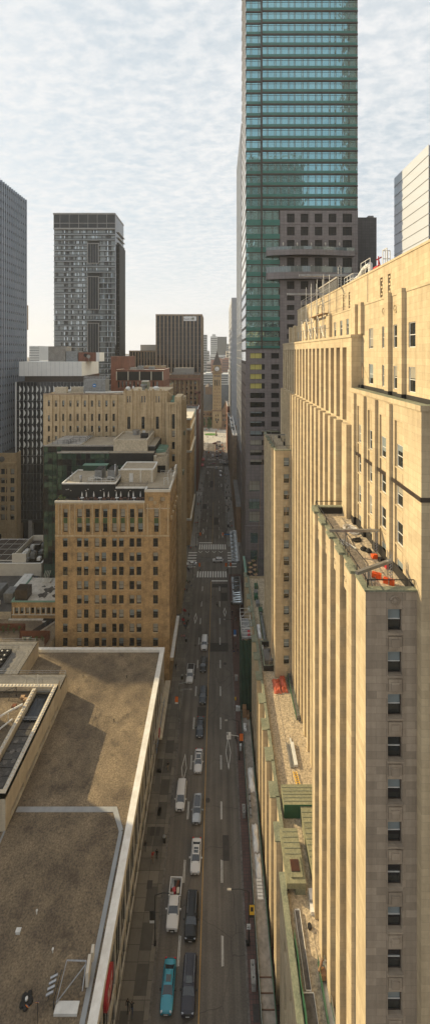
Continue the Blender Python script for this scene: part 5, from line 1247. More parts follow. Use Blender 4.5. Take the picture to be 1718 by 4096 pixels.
for k, z in enumerate(floors):
    ribbon(TX0+.1, xs1-.25, z+1.6, seed=k, y=TY+.35); ribbon(xs1+.25, xs2, z+1.55, seed=100+k)
    part('spandrel', MB().box(TX0+.1,xs1-.25,TY+.32,TY+.5,z+.6,z+1.6).box(xs1+.25,xs2,TY-.03,TY+.2,z+.6,z+1.6), 'green_spandrel', rt)
    part('floor_band', MB().box(TX0,xs1-.25,TY+.2,TY+.5,z+.05,z+.6).box(xs1+.25,xs2+.05,TY-.16,TY+.2,z+.05,z+.6), 'bronze', rt)
part('corner_pier', MB().box(xs1-.25,xs1+.25,TY-.35,TY+.5,Zp(1395),246), 'bronze', rt)
# lower glass storeys left of the granite shoulder
xg = Xp(1118); k = 0; z = zb-3.3*1.0; lows = []
yy_ = [905,958,1012,1060,1108,1152,1198,1243,1285,1326,1366,1396]
zf = [Zp(t) for t in yy_]; lows = zf
for k in range(len(zf)):
    z = zf[k]; up = (zf[k-1] if k else zb)-z
    ribbon(TX0+.1, xg-.05, z+up*.42, seed=200+k, mat='glass_teal', h=up*.56)
    part('spandrel', MB().box(TX0+.1,xg-.05,TY-.03,TY+.2,z+.25,z+up*.42), 'green_spandrel', rt)
    part('floor_band', MB().box(TX0,xg-.05,TY-.15,TY+.2,z-.05,z+.25), 'bronze', rt)
# granite: shoulder right of xg, and everything below Z at y=1396
gm = MB(); zl = Zp(1396)-.1; W = TX1-xg
wx = [(1146,1176),(1201,1231),(1257,1287),(1312,1343),(1368,1406)]
rows = [(890,855),(942,907),(1004,960),(1068,1030),(1094,1072) ,(1156,1124),(1202,1182),(1241,1220),(1279,1259),(1317,1297),(1355,1335),(1390,1372)]
hs = [(Xp(a)-xg, Zp(b), Xp(c_)-Xp(a), (b-t)*S, 'grid') for (a, c_) in wx for (b, t) in rows]
B.face(gm, (xg, TY-.05), 'S', W+.1, zl, zb, hs, .3, 'grid')
rr = [(1434,1411),(1479,1457),(1517,1495),(1555,1533),(1593,1572),(1630,1610),(1668,1648),(1707,1689),(1745,1727),(1782,1763),(1822,1803),(1860,1841)]
hs = [(Xp(999)-TX0, Zp(b), 5.1, 1.9, 'gold' if i < 4 else 'ribbon') for i, (b, t) in enumerate(rr)]+[(Xp(1083)-TX0, Zp(b), 2.75, 1.9, 'ribbon') for (b, t) in rr]+\
     [(Xp(1118)+1-TX0, Zp(b), 2.75, 1.9, 'ribbon') for (b, t) in rr]+\
     [(Xp(995)-TX0, Zp(b), 3.7, 3.6, 'grid') for b in (1966,2037,2088)]
B.face(gm, (TX0, TY-.05), 'S', TX1-TX0, Zp(2095)-.6, zl, hs, .3, 'ribbon')
hs = [(Xp(1002)-TX0, Zp(b), 2.6, 3.6) for b in (2172,2241,2320)]; 
gm.box(TX0-.3, TX1, TY-.5, TY-.05, Zp(2095)-1.0, Zp(2095)-.6)
B.face(gm, (TX0-.1, TY-.3), 'S', TX1-TX0, 0, Zp(2095)-1.0, hs, .3, 'grid')
for zc in [Zp(t) for t in (898,950,1013)]: gm.box(xg, TX1+.1, TY-.16, TY-.05, zc-.12, zc+.12)
part('granite_wall', gm, 'granite', rt)
# west side: stone piers and dark bands seen edge-on
m = MB(); L = 22.
for k in range(58):
    z = 2+k*FH; m.box(TX0-.15, TX0, TY, TY+L, z, z+.8, 1)
for k in range(0): m.box(TX0-.45, TX0-.0, TY+.4+k*2.6, TY+1.1+k*2.6, 0 if k else 0, 244, 0)
part('west_piers', m, ['tower_frame','bronze'], rt)
for k in range(12): part('west_window', MB().box(TX0-.05, TX0+.02, TY+.3, TY+21.5, 88.-k*7.2, 92.-k*7.2), 'glass_grey', rt)
part('west_glass', MB().box(TX0-.02, TX0+.1, TY+.3, TY+L, 90, 244), 'sky_tint_glass', rt)
part('west_stone', MB().box(TX0-.12, TX0+.1, TY-.04, TY+L, 0, 87), 'granite', rt)
# annexe block behind the right edge
m = MB(); B.face(m, (49.5, 146.), 'S', 10.2, 60, 142, [(1.0, 137.-k*7.3, 5.2, 4.6, 'grid') for k in range(8)], .4, 'grid'); m.box(49.5,59.7,146.02,160,60,142,0); part('rear_block', m, 'dark_granite', rt)
part('rear_block_vent', MB().box(57,59,147,149,142,143), 'grey_metal', rt)
# two curved balconies
def balcony(xa, xb, z0, z1, glass, bul):
    n = 22; pts = []
    for i in range(n+1):
        t = i/n; x = Xp(xa)+(Xp(xb)-Xp(xa))*t; d = 1.1+bul*math.sin(math.pi*min(1, t*1.12))**.8*(1-.35*t); pts.append((x, TY-d))
    m = MB()
    for a, b in zip(pts, pts[1:]):
        m.face([(a[0],a[1],z0),(b[0],b[1],z0),(b[0],b[1],z1),(a[0],a[1],z1)]); m.face([(a[0],a[1],z1),(b[0],b[1],z1),(b[0],TY,z1),(a[0],TY,z1)]); m.face([(a[0],a[1],z0),(a[0],TY,z0),(b[0],TY,z0),(b[0],b[1],z0)], 1)
    m.face([(pts[0][0],TY,z0),(pts[0][0],pts[0][1],z0),(pts[0][0],pts[0][1],z1),(pts[0][0],TY,z1)])
    b_ = part('balcony', m, ['granite','bronze'], rt)
    g = MB()
    for a, b in zip(pts, pts[1:]):
        g.face([(a[0],a[1]+.1,z1),(b[0],b[1]+.1,z1),(b[0],b[1]+.1,z1+glass),(a[0],a[1]+.1,z1+glass)], 0); g.tube((a[0],a[1]+.1,z1),(a[0],a[1]+.1,z1+glass),.03,1,5)
    part('glass_rail', g, ['railing_glass','steel'], b_, local=False)
balcony(1062, 1413, Zp(1027), Zp(1006), 1.1, 2.4); balcony(1062, 1400, Zp(1121), Zp(1094), 2.0, 2.4)
for (y, n) in ((978,5),(1068,5)):
    for i in range(n):
        x = Xp(1131+i*56); part('wall_lamp', MB().lathe((x, TY-.2, Zp(y)-.5), [(.16,0),(.22,.3),(.22,.9),(.16,1.1)], 10), 'stucco_trim', rt)
B.done()
def canopy(x0, x1, y0, y1, z, lb):
    t = root('glass_canopy', ((x0+x1)/2, (y0+y1)/2, z), lb, 'canopy'); n = int((y1-y0)/3.2)
    for i in range(n):
        a = y0+(y1-y0)*i/n; b = y0+(y1-y0)*(i+1)/n; part('panel', MB().face([(x0+.15,a+.12,z+.25),(x1-.5,a+.12,z+.45),(x1-.5,b-.12,z+.45),(x0+.15,b-.12,z+.25)]), 'glass_grey' , t)
        for k in range(3): part('rib', MB().box(x0, x1, a-.08+k*(b-a)/3, a+.08+k*(b-a)/3, z+.4, z+.56), 'bronze', t)
    part('frame', MB().box(x0-.1,x0+.1,y0,y1,z,z+.5).box(x1-.5,x1+.1,y0,y1,z,z+.6).box(x0,x1,y0-.1,y0+.1,z,z+.5).box(x0,x1,y1-.1,y1+.1,z,z+.5), 'grey_metal', t)
canopy(5.15, 8.4, 132, 147.5, 5.4, 'glazed canopy over the right pavement before the junction')
canopy(5.5, 8.4, 149.5, 157.0+22.5, 8.6, 'glazed canopy over the right pavement at the junction corner') if False else canopy(5.35, 8.2, 147.7, 173.5, 11.0, 'longer glazed canopy projecting towards the junction corner')
# roof court between the limestone block and the tower
m = MB(); m.box(8.9, 46, 118.1, 134.6, 0, 19.5, 1, 0); c_ = Bld('court_block', (20, 126, 0), 'low dark block with a restaurant roof court at the foot of the glass tower'); part('wall', m, ['dark_roof','dark_granite'], c_.r)
part('parapet', MB().box(8.6,9.4,118.1,134.4,19.5,20.5,0,1), ['brown_stone','copper_mint'], c_.r); c_.done()
rn = random.Random(4)
for k in range(10):
    x = 10.6+(k%2)*1.6+rn.uniform(-.2,.2); y = 119.6+k*1.35; m = MB().obox((x,y,20.3),1.1,1.1,.06,.5).tube((x,y,19.5),(x,y,20.3),.05)
    solo('patio_table', m, ['wood'], 'square wooden table in the dark roof court below the tower', 'table', 'wooden tables in the dark roof court')
for k in range(8): shrub(9.9+.9*(k%4)+rn.uniform(0,.4), 120+1.9*k, 19.5, .5, 1.3, 'dark potted plant among the roof court tables', 'potted plants in the dark roof court', 60+k, 70)

# ================================================================ pale glass tower beyond the junction and other right-hand blocks
B = Bld('white_glass_tower', (30, 207, 0), 'tall smooth pale glass tower just beyond the junction on the right')
glassgrid((11.3, 186.), 'S', 40, 20, 201, 2.6, 4.0, 'glass_sky', parent=B.r, fr='clay_grey', seed=31, mull=.07)
mm = MB(); mm.box(11.4, 51, 186.1, 232, 0, 201, 0); part('core', mm, ['clay_grey'], B.r)
glassgrid((11.3, 232.), 'W', 46, 40, 200.5, 2.6, 4.0, 'glass_sky', parent=B.r, fr='clay_grey', seed=32, mull=.1)
B.face(mm:=MB(), (11.25, 232.), 'W', 46, 0, 42, [(1+i*3., z, 1.6, 2.2) for i in range(15) for z in (6,11,16,21,26,31,36)], .3, 'dark'); part('stone_base', mm, 'granite', B.r)
m = MB(); m.box(8.8, 11.2, 186, 226, 0, 17, 0, 1); part('base_annexe', m, ['brown_stone','grey_roof'], B.r)
B.done()
B = Bld('grey_ribbed_tower', (22, 350, 0), 'distant pale grey tower with dark window strips squeezed beside the pale glass tower')
m = MB(); B.face(m, (10.9, 306.), 'S', 26, 40, 134.5, [(.9, 44+k*4.4, 1.7, 3.0) for k in range(20)], .3, 'far'); B.face(m, (10.9, 380.), 'W', 74, 40, 134.5, [(2+i*6, 44+k*4.4, 4.6, 2.6) for i in range(12) for k in range(20)], .3, 'far')
m.box(11, 37, 306.1, 380, 0, 134.4, 0); part('wall', m, 'clay_grey', B.r); B.done()
def block(name, lb, x0, x1, y0, y1, z, mat, face='W', du=3.2, dz=3.7, w=1.5, h=2., zmin=6, roof='grey_roof', style='dark', south=True, cop='white_paint', grp=None, cat='building', plant=0):
    b = Bld(name, ((x0+x1)/2, (y0+y1)/2, 0), lb, cat, grp); m = MB()
    nz = max(1, int((z-zmin-1)/dz)); L = y1-y0; W = x1-x0
    side = [(1+i*du, zmin+k*dz, w, h) for i in range(int((L-1.5)/du)) for k in range(nz)]; sth = [(1+i*du, zmin+k*dz, w, h) for i in range(int((W-1.5)/du)) for k in range(nz)]
    if face == 'W': b.face(m, (x0, y1), 'W', L, 0, z, side, .25, style); wall(m, (x1, y0), TH['E'], L, 0, z)
    else: b.face(m, (x1, y0), 'E', L, 0, z, side, .25, style); wall(m, (x0, y1), TH['W'], L, 0, z)
    b.face(m, (x0, y0), 'S', W, 0, z, sth if south else [], .25, style); wall(m, (x1, y1), math.pi, W, 0, z)
    roofed(m, x0, x1, y0, y1, z, .4, .8, 0, 1, 2)
    rn = random.Random(int(x0*7+y0))
    for k in range(plant):
        px, py, s = rn.uniform(x0+2, x1-2), rn.uniform(y0+2, y1-2), rn.uniform(.8, 1.8); m.box(px-s, px+s, py-s, py+s, z, z+rn.uniform(.8, 2.4), 3, 3)
    part('wall', m, [mat, roof, cop, 'grey_metal'], b.r); b.done(); return b
block('stone_block', 'narrow pale stone block with a white roof along the right pavement beyond the glass tower', 8.8, 11.2, 227, 298, 41.8, 'concrete_tan', 'W', 3.2, 3.7, 1.4, 2.1, plant=3, roof='white_roof')
block('brown_block', 'brown brick block with a rooftop frame on the right of the far street', 8.7, 30, 299, 308, 34, 'brown_stone', 'W', plant=2)
block('brown_block', 'lower brown corner block by the second junction on the right', 8.7, 32, 330, 352, 36, 'brown_stone', 'W', plant=3)
block('brick_block', 'dark red brick block with tall windows at the far right end of the street', 8.6, 34, 353, 391, 41.5, 'red_brick', 'W', plant=4, h=2.6)
# right edge tower with pale glass flank
B = Bld('edge_tower', (66, 112, 0), 'pale reflective glass tower at the right picture edge above the limestone roof')
m = MB(); m.box(54.45, 78, 100.1, 119.5, 0, 144.6, 0); part('core', m, ['clay_grey'], B.r)
part('west_glass', MB().box(54.3,54.45,100,119.5,60,144.8), 'sky_tint_glass', B.r)  # pale colour stands in for the sky mirrored in this flank
for k in range(16): part('floor_line', MB().box(54.16,54.3,100,119.5,142.0-k*3.0-.06,142.0-k*3.0+.06), 'clay_grey', B.r)
for k in range(16): part('south_glass', MB().box(54.35,78,99.95,100.1,139.2-k*3.0,141.8-k*3.0), 'glass_grey', B.r)
B.done()

# ================================================================ left: deco stone block at the junction
B = Bld('deco_block', (-38, 148, 0), 'tan art deco office block with tall arched windows and a stepped pier tower')
rt = B.r; DS = ['deco_stone','gravel_pale','copper_green','concrete_tan']
m = MB(); yl_ = 141.; Sx = yl_/F; Xl = lambda px: (px-CX)*Sx; Zl = lambda py: H-(py-CY)*Sx
x0, x1 = Xl(174), Xl(494)
cols = [192+28.7*i for i in range(10)]
hs = []
for i, cx in enumerate(cols):
    if i == 0: hs += [(Xl(cx)-x0, Zl(b), .95, (b-t)*Sx, 'sash') for (t, b) in ((1601,1625),(1661,1686),(1703,1726),(1744,1768))]
    else: hs += [(Xl(cx)-x0, Zl(b), 1.15, (b-t)*Sx, s) for (t, b, s) in ((1602,1627,'sash'),(1655,1684,'arch'),(1703,1728,'sash'),(1744,1768,'sash'))]
hs += [(Xl(cx)-x0, Zl(1768)-4.0*k, 1.15, 2.3, 'sash') for cx in cols[:1] for k in range(1, 4)]
B.face(m, (x0, yl_), 'S', x1-x0, 40, Zl(1578), hs, .3, 'sash')
for i in range(10): cx = Xl(cols[0]+14.5+28.7*i); m.box(cx-.42, cx+.42, yl_-.35, yl_, 40, Zl(1580), 0)
for cx in cols[1:]: m.box(Xl(cx)-.1, Xl(cx)+1.25, yl_+.02, yl_+.1, Zl(1702)+.0, Zl(1686), 3)
wall(m, (x0, 160.), TH['W'], 19, 0, Zl(1578)); m.face([(x0,yl_,Zl(1578)-.5),(x1,yl_,Zl(1578)-.5),(x1,159,Zl(1578)-.5),(x0,159,Zl(1578)-.5)], 1); m.box(x0,x1,yl_-.1,yl_+.3,Zl(1578)-.1,Zl(1574),3)
part('west_wing', m, DS, rt)
m = MB(); yc = 137.5; Sc = yc/F; Xc = lambda px: (px-CX)*Sc; Zc = lambda py: H-(py-CY)*Sc
x0, x1 = Xc(494), Xc(667)
hs = []
for px in (509,566,623): hs += [(Xc(px)-x0, Zc(1716), 1.1, 4.4, 'arch'), (Xc(px)-x0, Zc(1785), 1.1, 3.4, 'sash'), (Xc(px)-x0, Zc(1785)-5, 1.1, 2.3, 'sash'), (Xc(px)-x0, Zc(1785)-9, 1.1, 2.3, 'sash')]
for px in (508,518,566,576,623,633): hs.append((Xc(px)-x0, Zc(1610), .42, 2.3, 'dark'))
hs = [h for h in hs]; B.face(m, (x0, yc), 'S', x1-x0, 36, Zc(1563), hs, .35, 'sash')
for px in (502,529,545,558,586,600,612,643,655): m.box(Xc(px)-.16, Xc(px)+.16, yc-.28, yc, 36, Zc(1556+(px%3)*2), 0)
for px in (502,529,558,586,612,643): m.box(Xc(px)-.4, Xc(px)+.4, yc-.2, yc+.2, Zc(1563), Zc(1555), 0)
wall(m, (x0, yl_+.5), TH['W'], 4, 40, Zc(1563)); wall(m, (x1, yc), TH['E'], 6, 36, Zc(1563)); m.face([(x0,yc,Zc(1563)-.5),(x1,yc,Zc(1563)-.5),(x1,159,Zc(1563)-.5),(x0,159,Zc(1563)-.5)], 1)
for k in range(4): m.box(x1-.0, x1+.35+.5*k, yc+.6+1.0*k, yc+1.5+1.0*k, 36, Zc(1566+k*7), 0)
part('centre_wing', m, DS, rt)
m = MB(); ye = 135.; Se = ye/F; Xe = lambda px: (px-CX)*Se; Ze = lambda py: H-(py-CY)*Se
x0, x1 = Xe(664), -13.05
m.box(Xe(680)-.6, x1, 136.2, 160, 0, Ze(1612), 0, 1)
wx0 = Xe(687)-Xe(668)
B.face(m, (Xe(668), ye), 'S', x1-Xe(668), 0, Ze(1616), [(wx0, Ze(1716), 1.25, 5.2, 'arch'),(wx0, Ze(1748), 1.25, 2.2, 'sash')]+[(wx0, Ze(1748)-4.3*k, 1.25, 2.6, 'sash') for k in range(1, 13)], .4, 'sash')
B.face(m, (x1, ye), 'E', 25, 0, Ze(1616), [(1.6+i*2.7, 4+k*4.3, 1.2, 2.6) for i in range(9) for k in range(15)], .35, 'sash')
wall(m, (Xe(668), 137), TH['W'], 2.1, 0, Ze(1616))
for px in (670,679,703,713): m.box(Xe(px)-.3, Xe(px)+.3, ye-.35, ye, 0, Ze(1608), 0)
for i in range(9): m.box(x1, x1+.45, ye+.2+i*2.7, ye+1.2+i*2.7, 0, Ze(1600)-(1.5 if i > 2 else 0), 0)
m.box(Xe(666), x1+.3, ye-.3, ye+.3, Ze(1618), Ze(1610), 0); m.box(x1-2.0, x1+.3, ye+.4, 146, 70, Ze(1588), 0)
m.box(Xe(672), x1-2.2, 136, 139.5, Ze(1616), Ze(1612), 2)
for (z, y_) in ((47.5,ye+3),(60.5,ye+8)): m.box(x1+.4, x1+1.0, y_, y_+2.4, z, z+1.4, 2)
part('street_tower', m, DS, rt)
ct = MB()
for k in range(5): ct.box(Xe(680), Xe(718), 137.+k*1.3, 137.5+k*1.3, Ze(1612), Ze(1604)-(k%2)*.4)
ct.box(Xe(680),Xe(718),141,141.4,Ze(1612),Ze(1590)); part('copper_crest', ct, 'copper_mint', rt)
part('pole', MB().path([(Xe(705),137,Ze(1615)),(Xe(716),139,Ze(1592)),(Xe(722),137.5,Ze(1600))],.12), 'yellow_plastic', rt)
# rooftop plant
part('stair_head', MB().box(Xc(560),Xc(583),141,144,Zc(1563),Zc(1530)).box(Xc(558),Xc(585),140.8,144.2,Zc(1530),Zc(1527),1), ['copper_green','stucco_trim'], rt)
part('rear_screen', MB().box(Xl(205),Xl(252),144,146,Zl(1578)-.5,Zl(1552)).box(Xl(252),Xl(335),149,151,Zl(1578),Zl(1556)), 'stucco', rt)
B.done()
ct = root('cooling_tower', (-44, 148, 75.5), 'big grey ribbed cooling tower with a blue badge on the deco block roof', 'cooling tower')
cx0, cx1 = Xl(337)*1.04, Xl(424)*1.04; zc0 = 76.3; m = MB().box(cx0,cx1,146,151,zc0,zc0+4.6)
for k in range(13): m.box(cx0+.1+k*.62, cx0+.3+k*.62, 145.9,146, zc0+.2, zc0+4.5)
part('housing', m, 'grey_metal', ct); part('badge', MB().add(MB().lathe((0,0,0),[(.7,0),(.7,.06)],20), Matrix.Translation(((cx0+cx1)/2,145.88,zc0+2.4)) @ Matrix.Rotation(R(90),4,'X')), 'blue_paint', ct)
part('badge_mark', MB().box((cx0+cx1)/2-.4,(cx0+cx1)/2+.4,145.74,145.81,zc0+2.3,zc0+2.5), 'white_sign', ct)
part('railing', rail([(cx0,146,zc0+4.6),(cx1,146,zc0+4.6),(cx1,151,zc0+4.6),(cx0,151,zc0+4.6)],1.,1.1,.05,2,True), 'steel', ct)
for q in (cx0+.3, cx1-.3): part('leg', MB().box(q-.2,q+.2,146,151,75.2,zc0), 'steel', ct)
solo('roof_pipe', MB().path([(-49,144,76.3),(-43,144.3,76.2),(-36,144,76.4),(-33,145.5,76.6)],.3,0,8), ['white_metal'], 'thick white pipe running along the deco block roof edge', 'pipe')
m = MB().lathe((-26.8,141,77.8),[(.5,0),(.5,.9),(1.2,1.1),(1.2,1.7),(.5,1.8)],14); solo('mushroom_vent', m, ['grey_metal'], 'round mushroom vent on the deco block between its window bays', 'vent')
for i, (px, w_) in enumerate(((503,.9),(616,1.2),(520,.5))): m = MB().lathe((Xc(px),141+i,77.6),[(w_,0),(w_,.6),(w_*.5,1.1)],12); solo('roof_dome', m, ['white_metal'], ['white domed vent at the left of the deco centre roof','wide white domed vent near the right of the deco centre roof','small white domed vent in the deco centre roof'][i], 'vent')
m = MB().tube((-61,150,76),(-54,150,76.4),.6,0,10); solo('roof_tank', m, ['white_metal'], 'lying white tank at the left of the deco block roof', 'tank')

# ---- blocks north of the junction on the left
B = Bld('striped_tower', (-80, 200, 0), 'modern tower with twisted white fins on dark glass under a blank white roof box')
rt = B.r; yA = 187.; Sa = yA/F; Xa = lambda px: (px-CX)*Sa; Za = lambda py: H-(py-CY)*Sa
x0, x1 = Xa(68), Xa(329)
part('roof_box', MB().box(x0-.3+Xa(82)-Xa(68), x1, yA-.6, 213, Za(1504), Za(1447)), 'white_panel', rt)
pn = MB()
for k in range(1, 14): px_ = (x0+1.7)+(x1-x0-1.7)*k/14; pn.box(px_-.04, px_+.04, yA-.63, yA-.6, Za(1504), Za(1447))
part('panel_joints', pn, 'clay_grey', rt)
part('recess_screen', MB().box(Xa(95),Xa(336),yA+1,212,Za(1530),Za(1504)), 'bronze', rt)
m = MB().box(x0,Xa(336),yA+.1,213,9,Za(1528),0); part('core', m, ['black_wall'], rt)
glassgrid((x0, yA), 'S', Xa(336)-x0, 10.5, Za(1528), 1.65, 4.3, 'glass_black', parent=rt, fr='grey_metal', seed=41)
fi = MB(); rn = random.Random(12)
for j in range(17):                        # white curved fins, wide at one floor and thin at the next
    z = 10.8+j*3.8
    for i in range(20):
        x = x0+1.3+i*2.05; ph_ = (j % 3)
        a = .42+.42*((j*5+i*3) % 4 == 0)+(.35 if j > 8 else 0)
        if j < 7: a *= .45
        mt_ = 1 if j < 7 else 0
        n_ = 6; pts = [(x+a*math.sin(math.pi*t/n_)*.9, yA-.14-.1*math.sin(math.pi*t/n_), z+3.5*t/n_) for t in range(n_+1)]
        for p, q in zip(pts, pts[1:]): fi.face([(x-.1,yA-.1,p[2]),p,q,(x-.1,yA-.1,q[2])], mt_)
part('fins', fi, ['white_panel','grey_metal'], rt, kind='stuff')
part('edge_fin', MB().box(x0-.5,x0,yA-.5,yA+1,9,Za(1528)), 'white_panel', rt)
for px in (75, 122): part('column', MB().box(Xa(px)-.9,Xa(px)+.9,yA-.1,yA+1.7,0,10), 'concrete', rt)
part('lobby_glass', MB().box(x0,-50,yA+2.5,yA+2.7,0,9), 'glass_black', rt)
B.done()
zr_ = Za(1447)
for i, (pa, pb, py, mt_, lb, nm) in enumerate(((186,255,1386,'concrete','big pale louvred plant box on the white roof box','plant_box'),(258,304,1406,'grey_metal','grey ribbed cooling unit on the white roof box','cooling_unit'),(308,378,1411,'red_brick','dark brick stair head with dishes on the white roof box','stair_head'),(379,393,1411,'white_panel','white end wall beside the dark brick stair head','screen_wall'))):
    m = MB().box(Xa(pa)*1.02,Xa(pb)*1.02,yA+6,yA+14,zr_,Za(py)*1.0+.2)
    for k in range(6): m.box(Xa(pa)*1.02-.05,Xa(pb)*1.02+.05,yA+5.9,yA+6,zr_+.6+k*1.1,zr_+.7+k*1.1) if i < 2 else None
    solo(nm, m, [mt_], lb, 'rooftop plant')
for i, px in enumerate((330, 342)):
    dsh = MB().add(MB().lathe((0,0,0),[(.1,0),(.7,.25),(.95,.5)],16), Matrix.Translation((Xa(px),yA+5,zr_+3.2-i*.6)) @ Matrix.Rotation(R(100),4,'X')).tube((Xa(px),yA+5.2,zr_),(Xa(px),yA+5.2,zr_+3),.08)
    solo('satellite_dish', dsh, ['steel' if i else 'black_metal'], ['dark satellite dish by the brick stair head','pale satellite dish by the brick stair head'][i], 'satellite dish')
# left edge office tower, dark ribs
B = Bld('ribbed_tower', (-115, 190, 0), 'tall grey office tower with closely spaced vertical ribs at the left picture edge')
rt = B.r; xe = -104.; m = MB(); m.box(-128, xe, 150, 210, 0, 173.8, 0); part('core', m, ['glass_ribbed'], rt)
rb = MB()
for i in range(31): y = 150.3+i*1.98; rb.box(xe, xe+.75, y, y+.42, 40, 173.9, 0)
for k in range(33): rb.box(xe, xe+.25, 150, 210, 42+k*4.05, 43.1+k*4.05, 1)
rb.box(xe, xe+.8, 209.6, 210.2, 40, 173.9, 0)
part('ribs', rb, ['rib_blue','black_metal'], rt, kind='stuff'); B.done()
M('rib_grey', (.2,.2,.2))
# pale stone block under it
B = Bld('stone_office', (-103, 192, 0), 'pale stone office block with square dark windows and an arched door at the left edge')
m = MB(); x1_ = -94.8
hs = [(1.5+i*4.6, 12+k*4.25, 3.3, 2.7) for i in range(5) for k in range(7)]
B.face(m, (-120, 183.), 'S', 120+x1_, 0, 43, [(120+x1_-2.6-4.5*i-.4, 12+k*4.3, 3.0 if i else 2.1, 2.7) for i in range(5) for k in range(6)]+[(120+x1_-11.5, .2, 4.4, 5.2)], .6, 'dark')
for i in range(6): m.box(x1_-.3-4.5*i-.5, x1_-.3-4.5*i, 182.6, 183, 0, 38, 0)
m.box(-120, x1_, 182.4, 183.0, 38.2, 39.2, 0); wall(m, (x1_, 183), TH['E'], 20, 0, 43); roofed(m, -120, x1_, 183, 205, 43, .5, .6, 0, 1, 0); part('wall', m, ['tan_stone','dark_roof'], B.r)
part('medallion', MB().add(MB().lathe((0,0,0),[(1.3,0),(1.3,.2),(.9,.35)],20), Matrix.Translation((-101.6,182.9,40.8)) @ Matrix.Rotation(R(90),4,'X')), 'concrete_dark', B.r)
lettering('90', 1.2, 'white_sign', (-103.8, 182.85, 6.2), (R(90),0,0), B.r); B.done()
# brown slab tower behind
m = Bld('concrete_slab', (-190, 410, 0), 'plain brown concrete slab tower behind the ribbed tower', 'building'); mm = MB().box(-206, -199.2, 400, 406, 0, 91+192*400/F, 0).box(-199.2,-198,400,406,115,91+192*400/F-.1); part('wall', mm, 'concrete_tan', m.r); m.done()
# residential tower
B = Bld('residential_tower', (-104, 313, 0), 'dark glass residential tower with balcony lines and three framed dark panels')
rt = B.r; yR = 300.; Sr = yR/F; Xr = lambda px: (px-CX)*Sr; Zr = lambda py: H-(py-CY)*Sr
x0, x1 = Xr(215), Xr(460); ztop = Zr(852)
part('core', MB().box(x0,x1,yR+1.2,327,0,ztop-.5).box(x1,x1+1.6,yR+8,327,0,ztop-22), 'black_wall', rt)
part('crown', MB().box(x0,x1,yR,327,Zr(912),ztop-1.2), 'glass_black', rt)
cr_ = MB()
for k in range(7): cr_.box(x0+5+k*7.2-.15, x0+5+k*7.2+.15, yR-.15, yR, Zr(912), ztop-1.2)
cr_.box(x0,x1,yR-.15,yR,Zr(893)-.2,Zr(893)+.2).box(x0-.3,x1+.3,yR-.4,327.3,ztop-1.2,ztop).box(x0,x1,yR-.5,yR+1,Zr(918),Zr(912)); part('crown_frame', cr_, 'tower_frame', rt)
pa, pb = Xr(352)-x0, Xr(393)-x0; n_ = 40; fh = (Zr(918)-20)/n_
panels = [(975,1052),(1108,1236),(1294,1420)]
rn = random.Random(77); colm = [rn.choice((0,0,0,2,1)) for _ in range(44)]
for k in range(n_):
    z = Zr(918)-fh*(k+1); py = CY+(H-z)/Sr-3.; inp = any(a < py < b+4 for a, b in panels)
    g = MB(); nb = 44; wd = (x1-x0)/nb
    for q_ in range(nb):
        x = q_*wd
        if inp and x+wd > pa-.2 and x < pb+.2: continue
        e = rn.gauss(0,.012); mt_ = colm[q_] if rn.random() < .75 else rn.choice((0,1,2))
        g.face([(x0+x,yR+1.1+e,z+.4),(x0+x+wd,yR+1.1-e,z+.4),(x0+x+wd,yR+1.1-e,z+fh-.1),(x0+x,yR+1.1+e,z+fh-.1)], mt_); g.box(x0+x-.06,x0+x+.06,yR+.98,yR+1.08,z+.4,z+fh-.1,3)
    part('window_band', g, ['glass_resi','glass_black','glass_grey','tower_frame'], rt) if g.v else None
    s = MB()
    if inp: s.box(x0,x0+pa-.6,yR-.15,yR+1.1,z,z+.5,0).box(x0+pb+.6,x1,yR-.15,yR+1.1,z,z+.5,0)
    else: s.box(x0,x1,yR-.15,yR+1.1,z,z+.5,0)
    part('balcony_glass', MB().box(x0+1.2,x0+pa-.8 if inp else x1,yR-.1,yR-.05,z+.5,z+1.5), 'glass_far', rt)
    part('balcony_slab', s, ['far_grey'], rt)
for (a, b) in panels:
    za, zb_ = Zr(b), Zr(a); part('dark_panel', MB().box(x0+pa,x0+pb,yR+.2,yR+1.2,za,zb_), 'glass_black', rt)
    fm = MB(); fm.box(x0+pa-.6,x0+pa,yR-.3,yR+.4,za-.5,zb_+.5).box(x0+pb,x0+pb+.6,yR-.3,yR+.4,za-.5,zb_+.5).box(x0+pa,x0+pb,yR-.3,yR+.4,zb_,zb_+.5).box(x0+pa,x0+pb,yR-.3,yR+.4,za-.5,za)
    for q in range(1, 4): fm.box(x0+pa+(pb-pa)*q/4-.08,x0+pa+(pb-pa)*q/4+.08,yR+.1,yR+.2,za,zb_)
    part('panel_frame', fm, 'tower_frame', rt)
sd_ = MB()
for k in range(n_+2): sd_.box(x1, x1+1.3, yR+8, 327, 16+fh*k, 16.4+fh*k)
part('side_balconies', sd_, 'far_white', rt, kind='stuff'); part('side_glass', MB().box(x1,x1+.1,yR,327,10,ztop-1.3), 'glass_black', rt)
B.done()
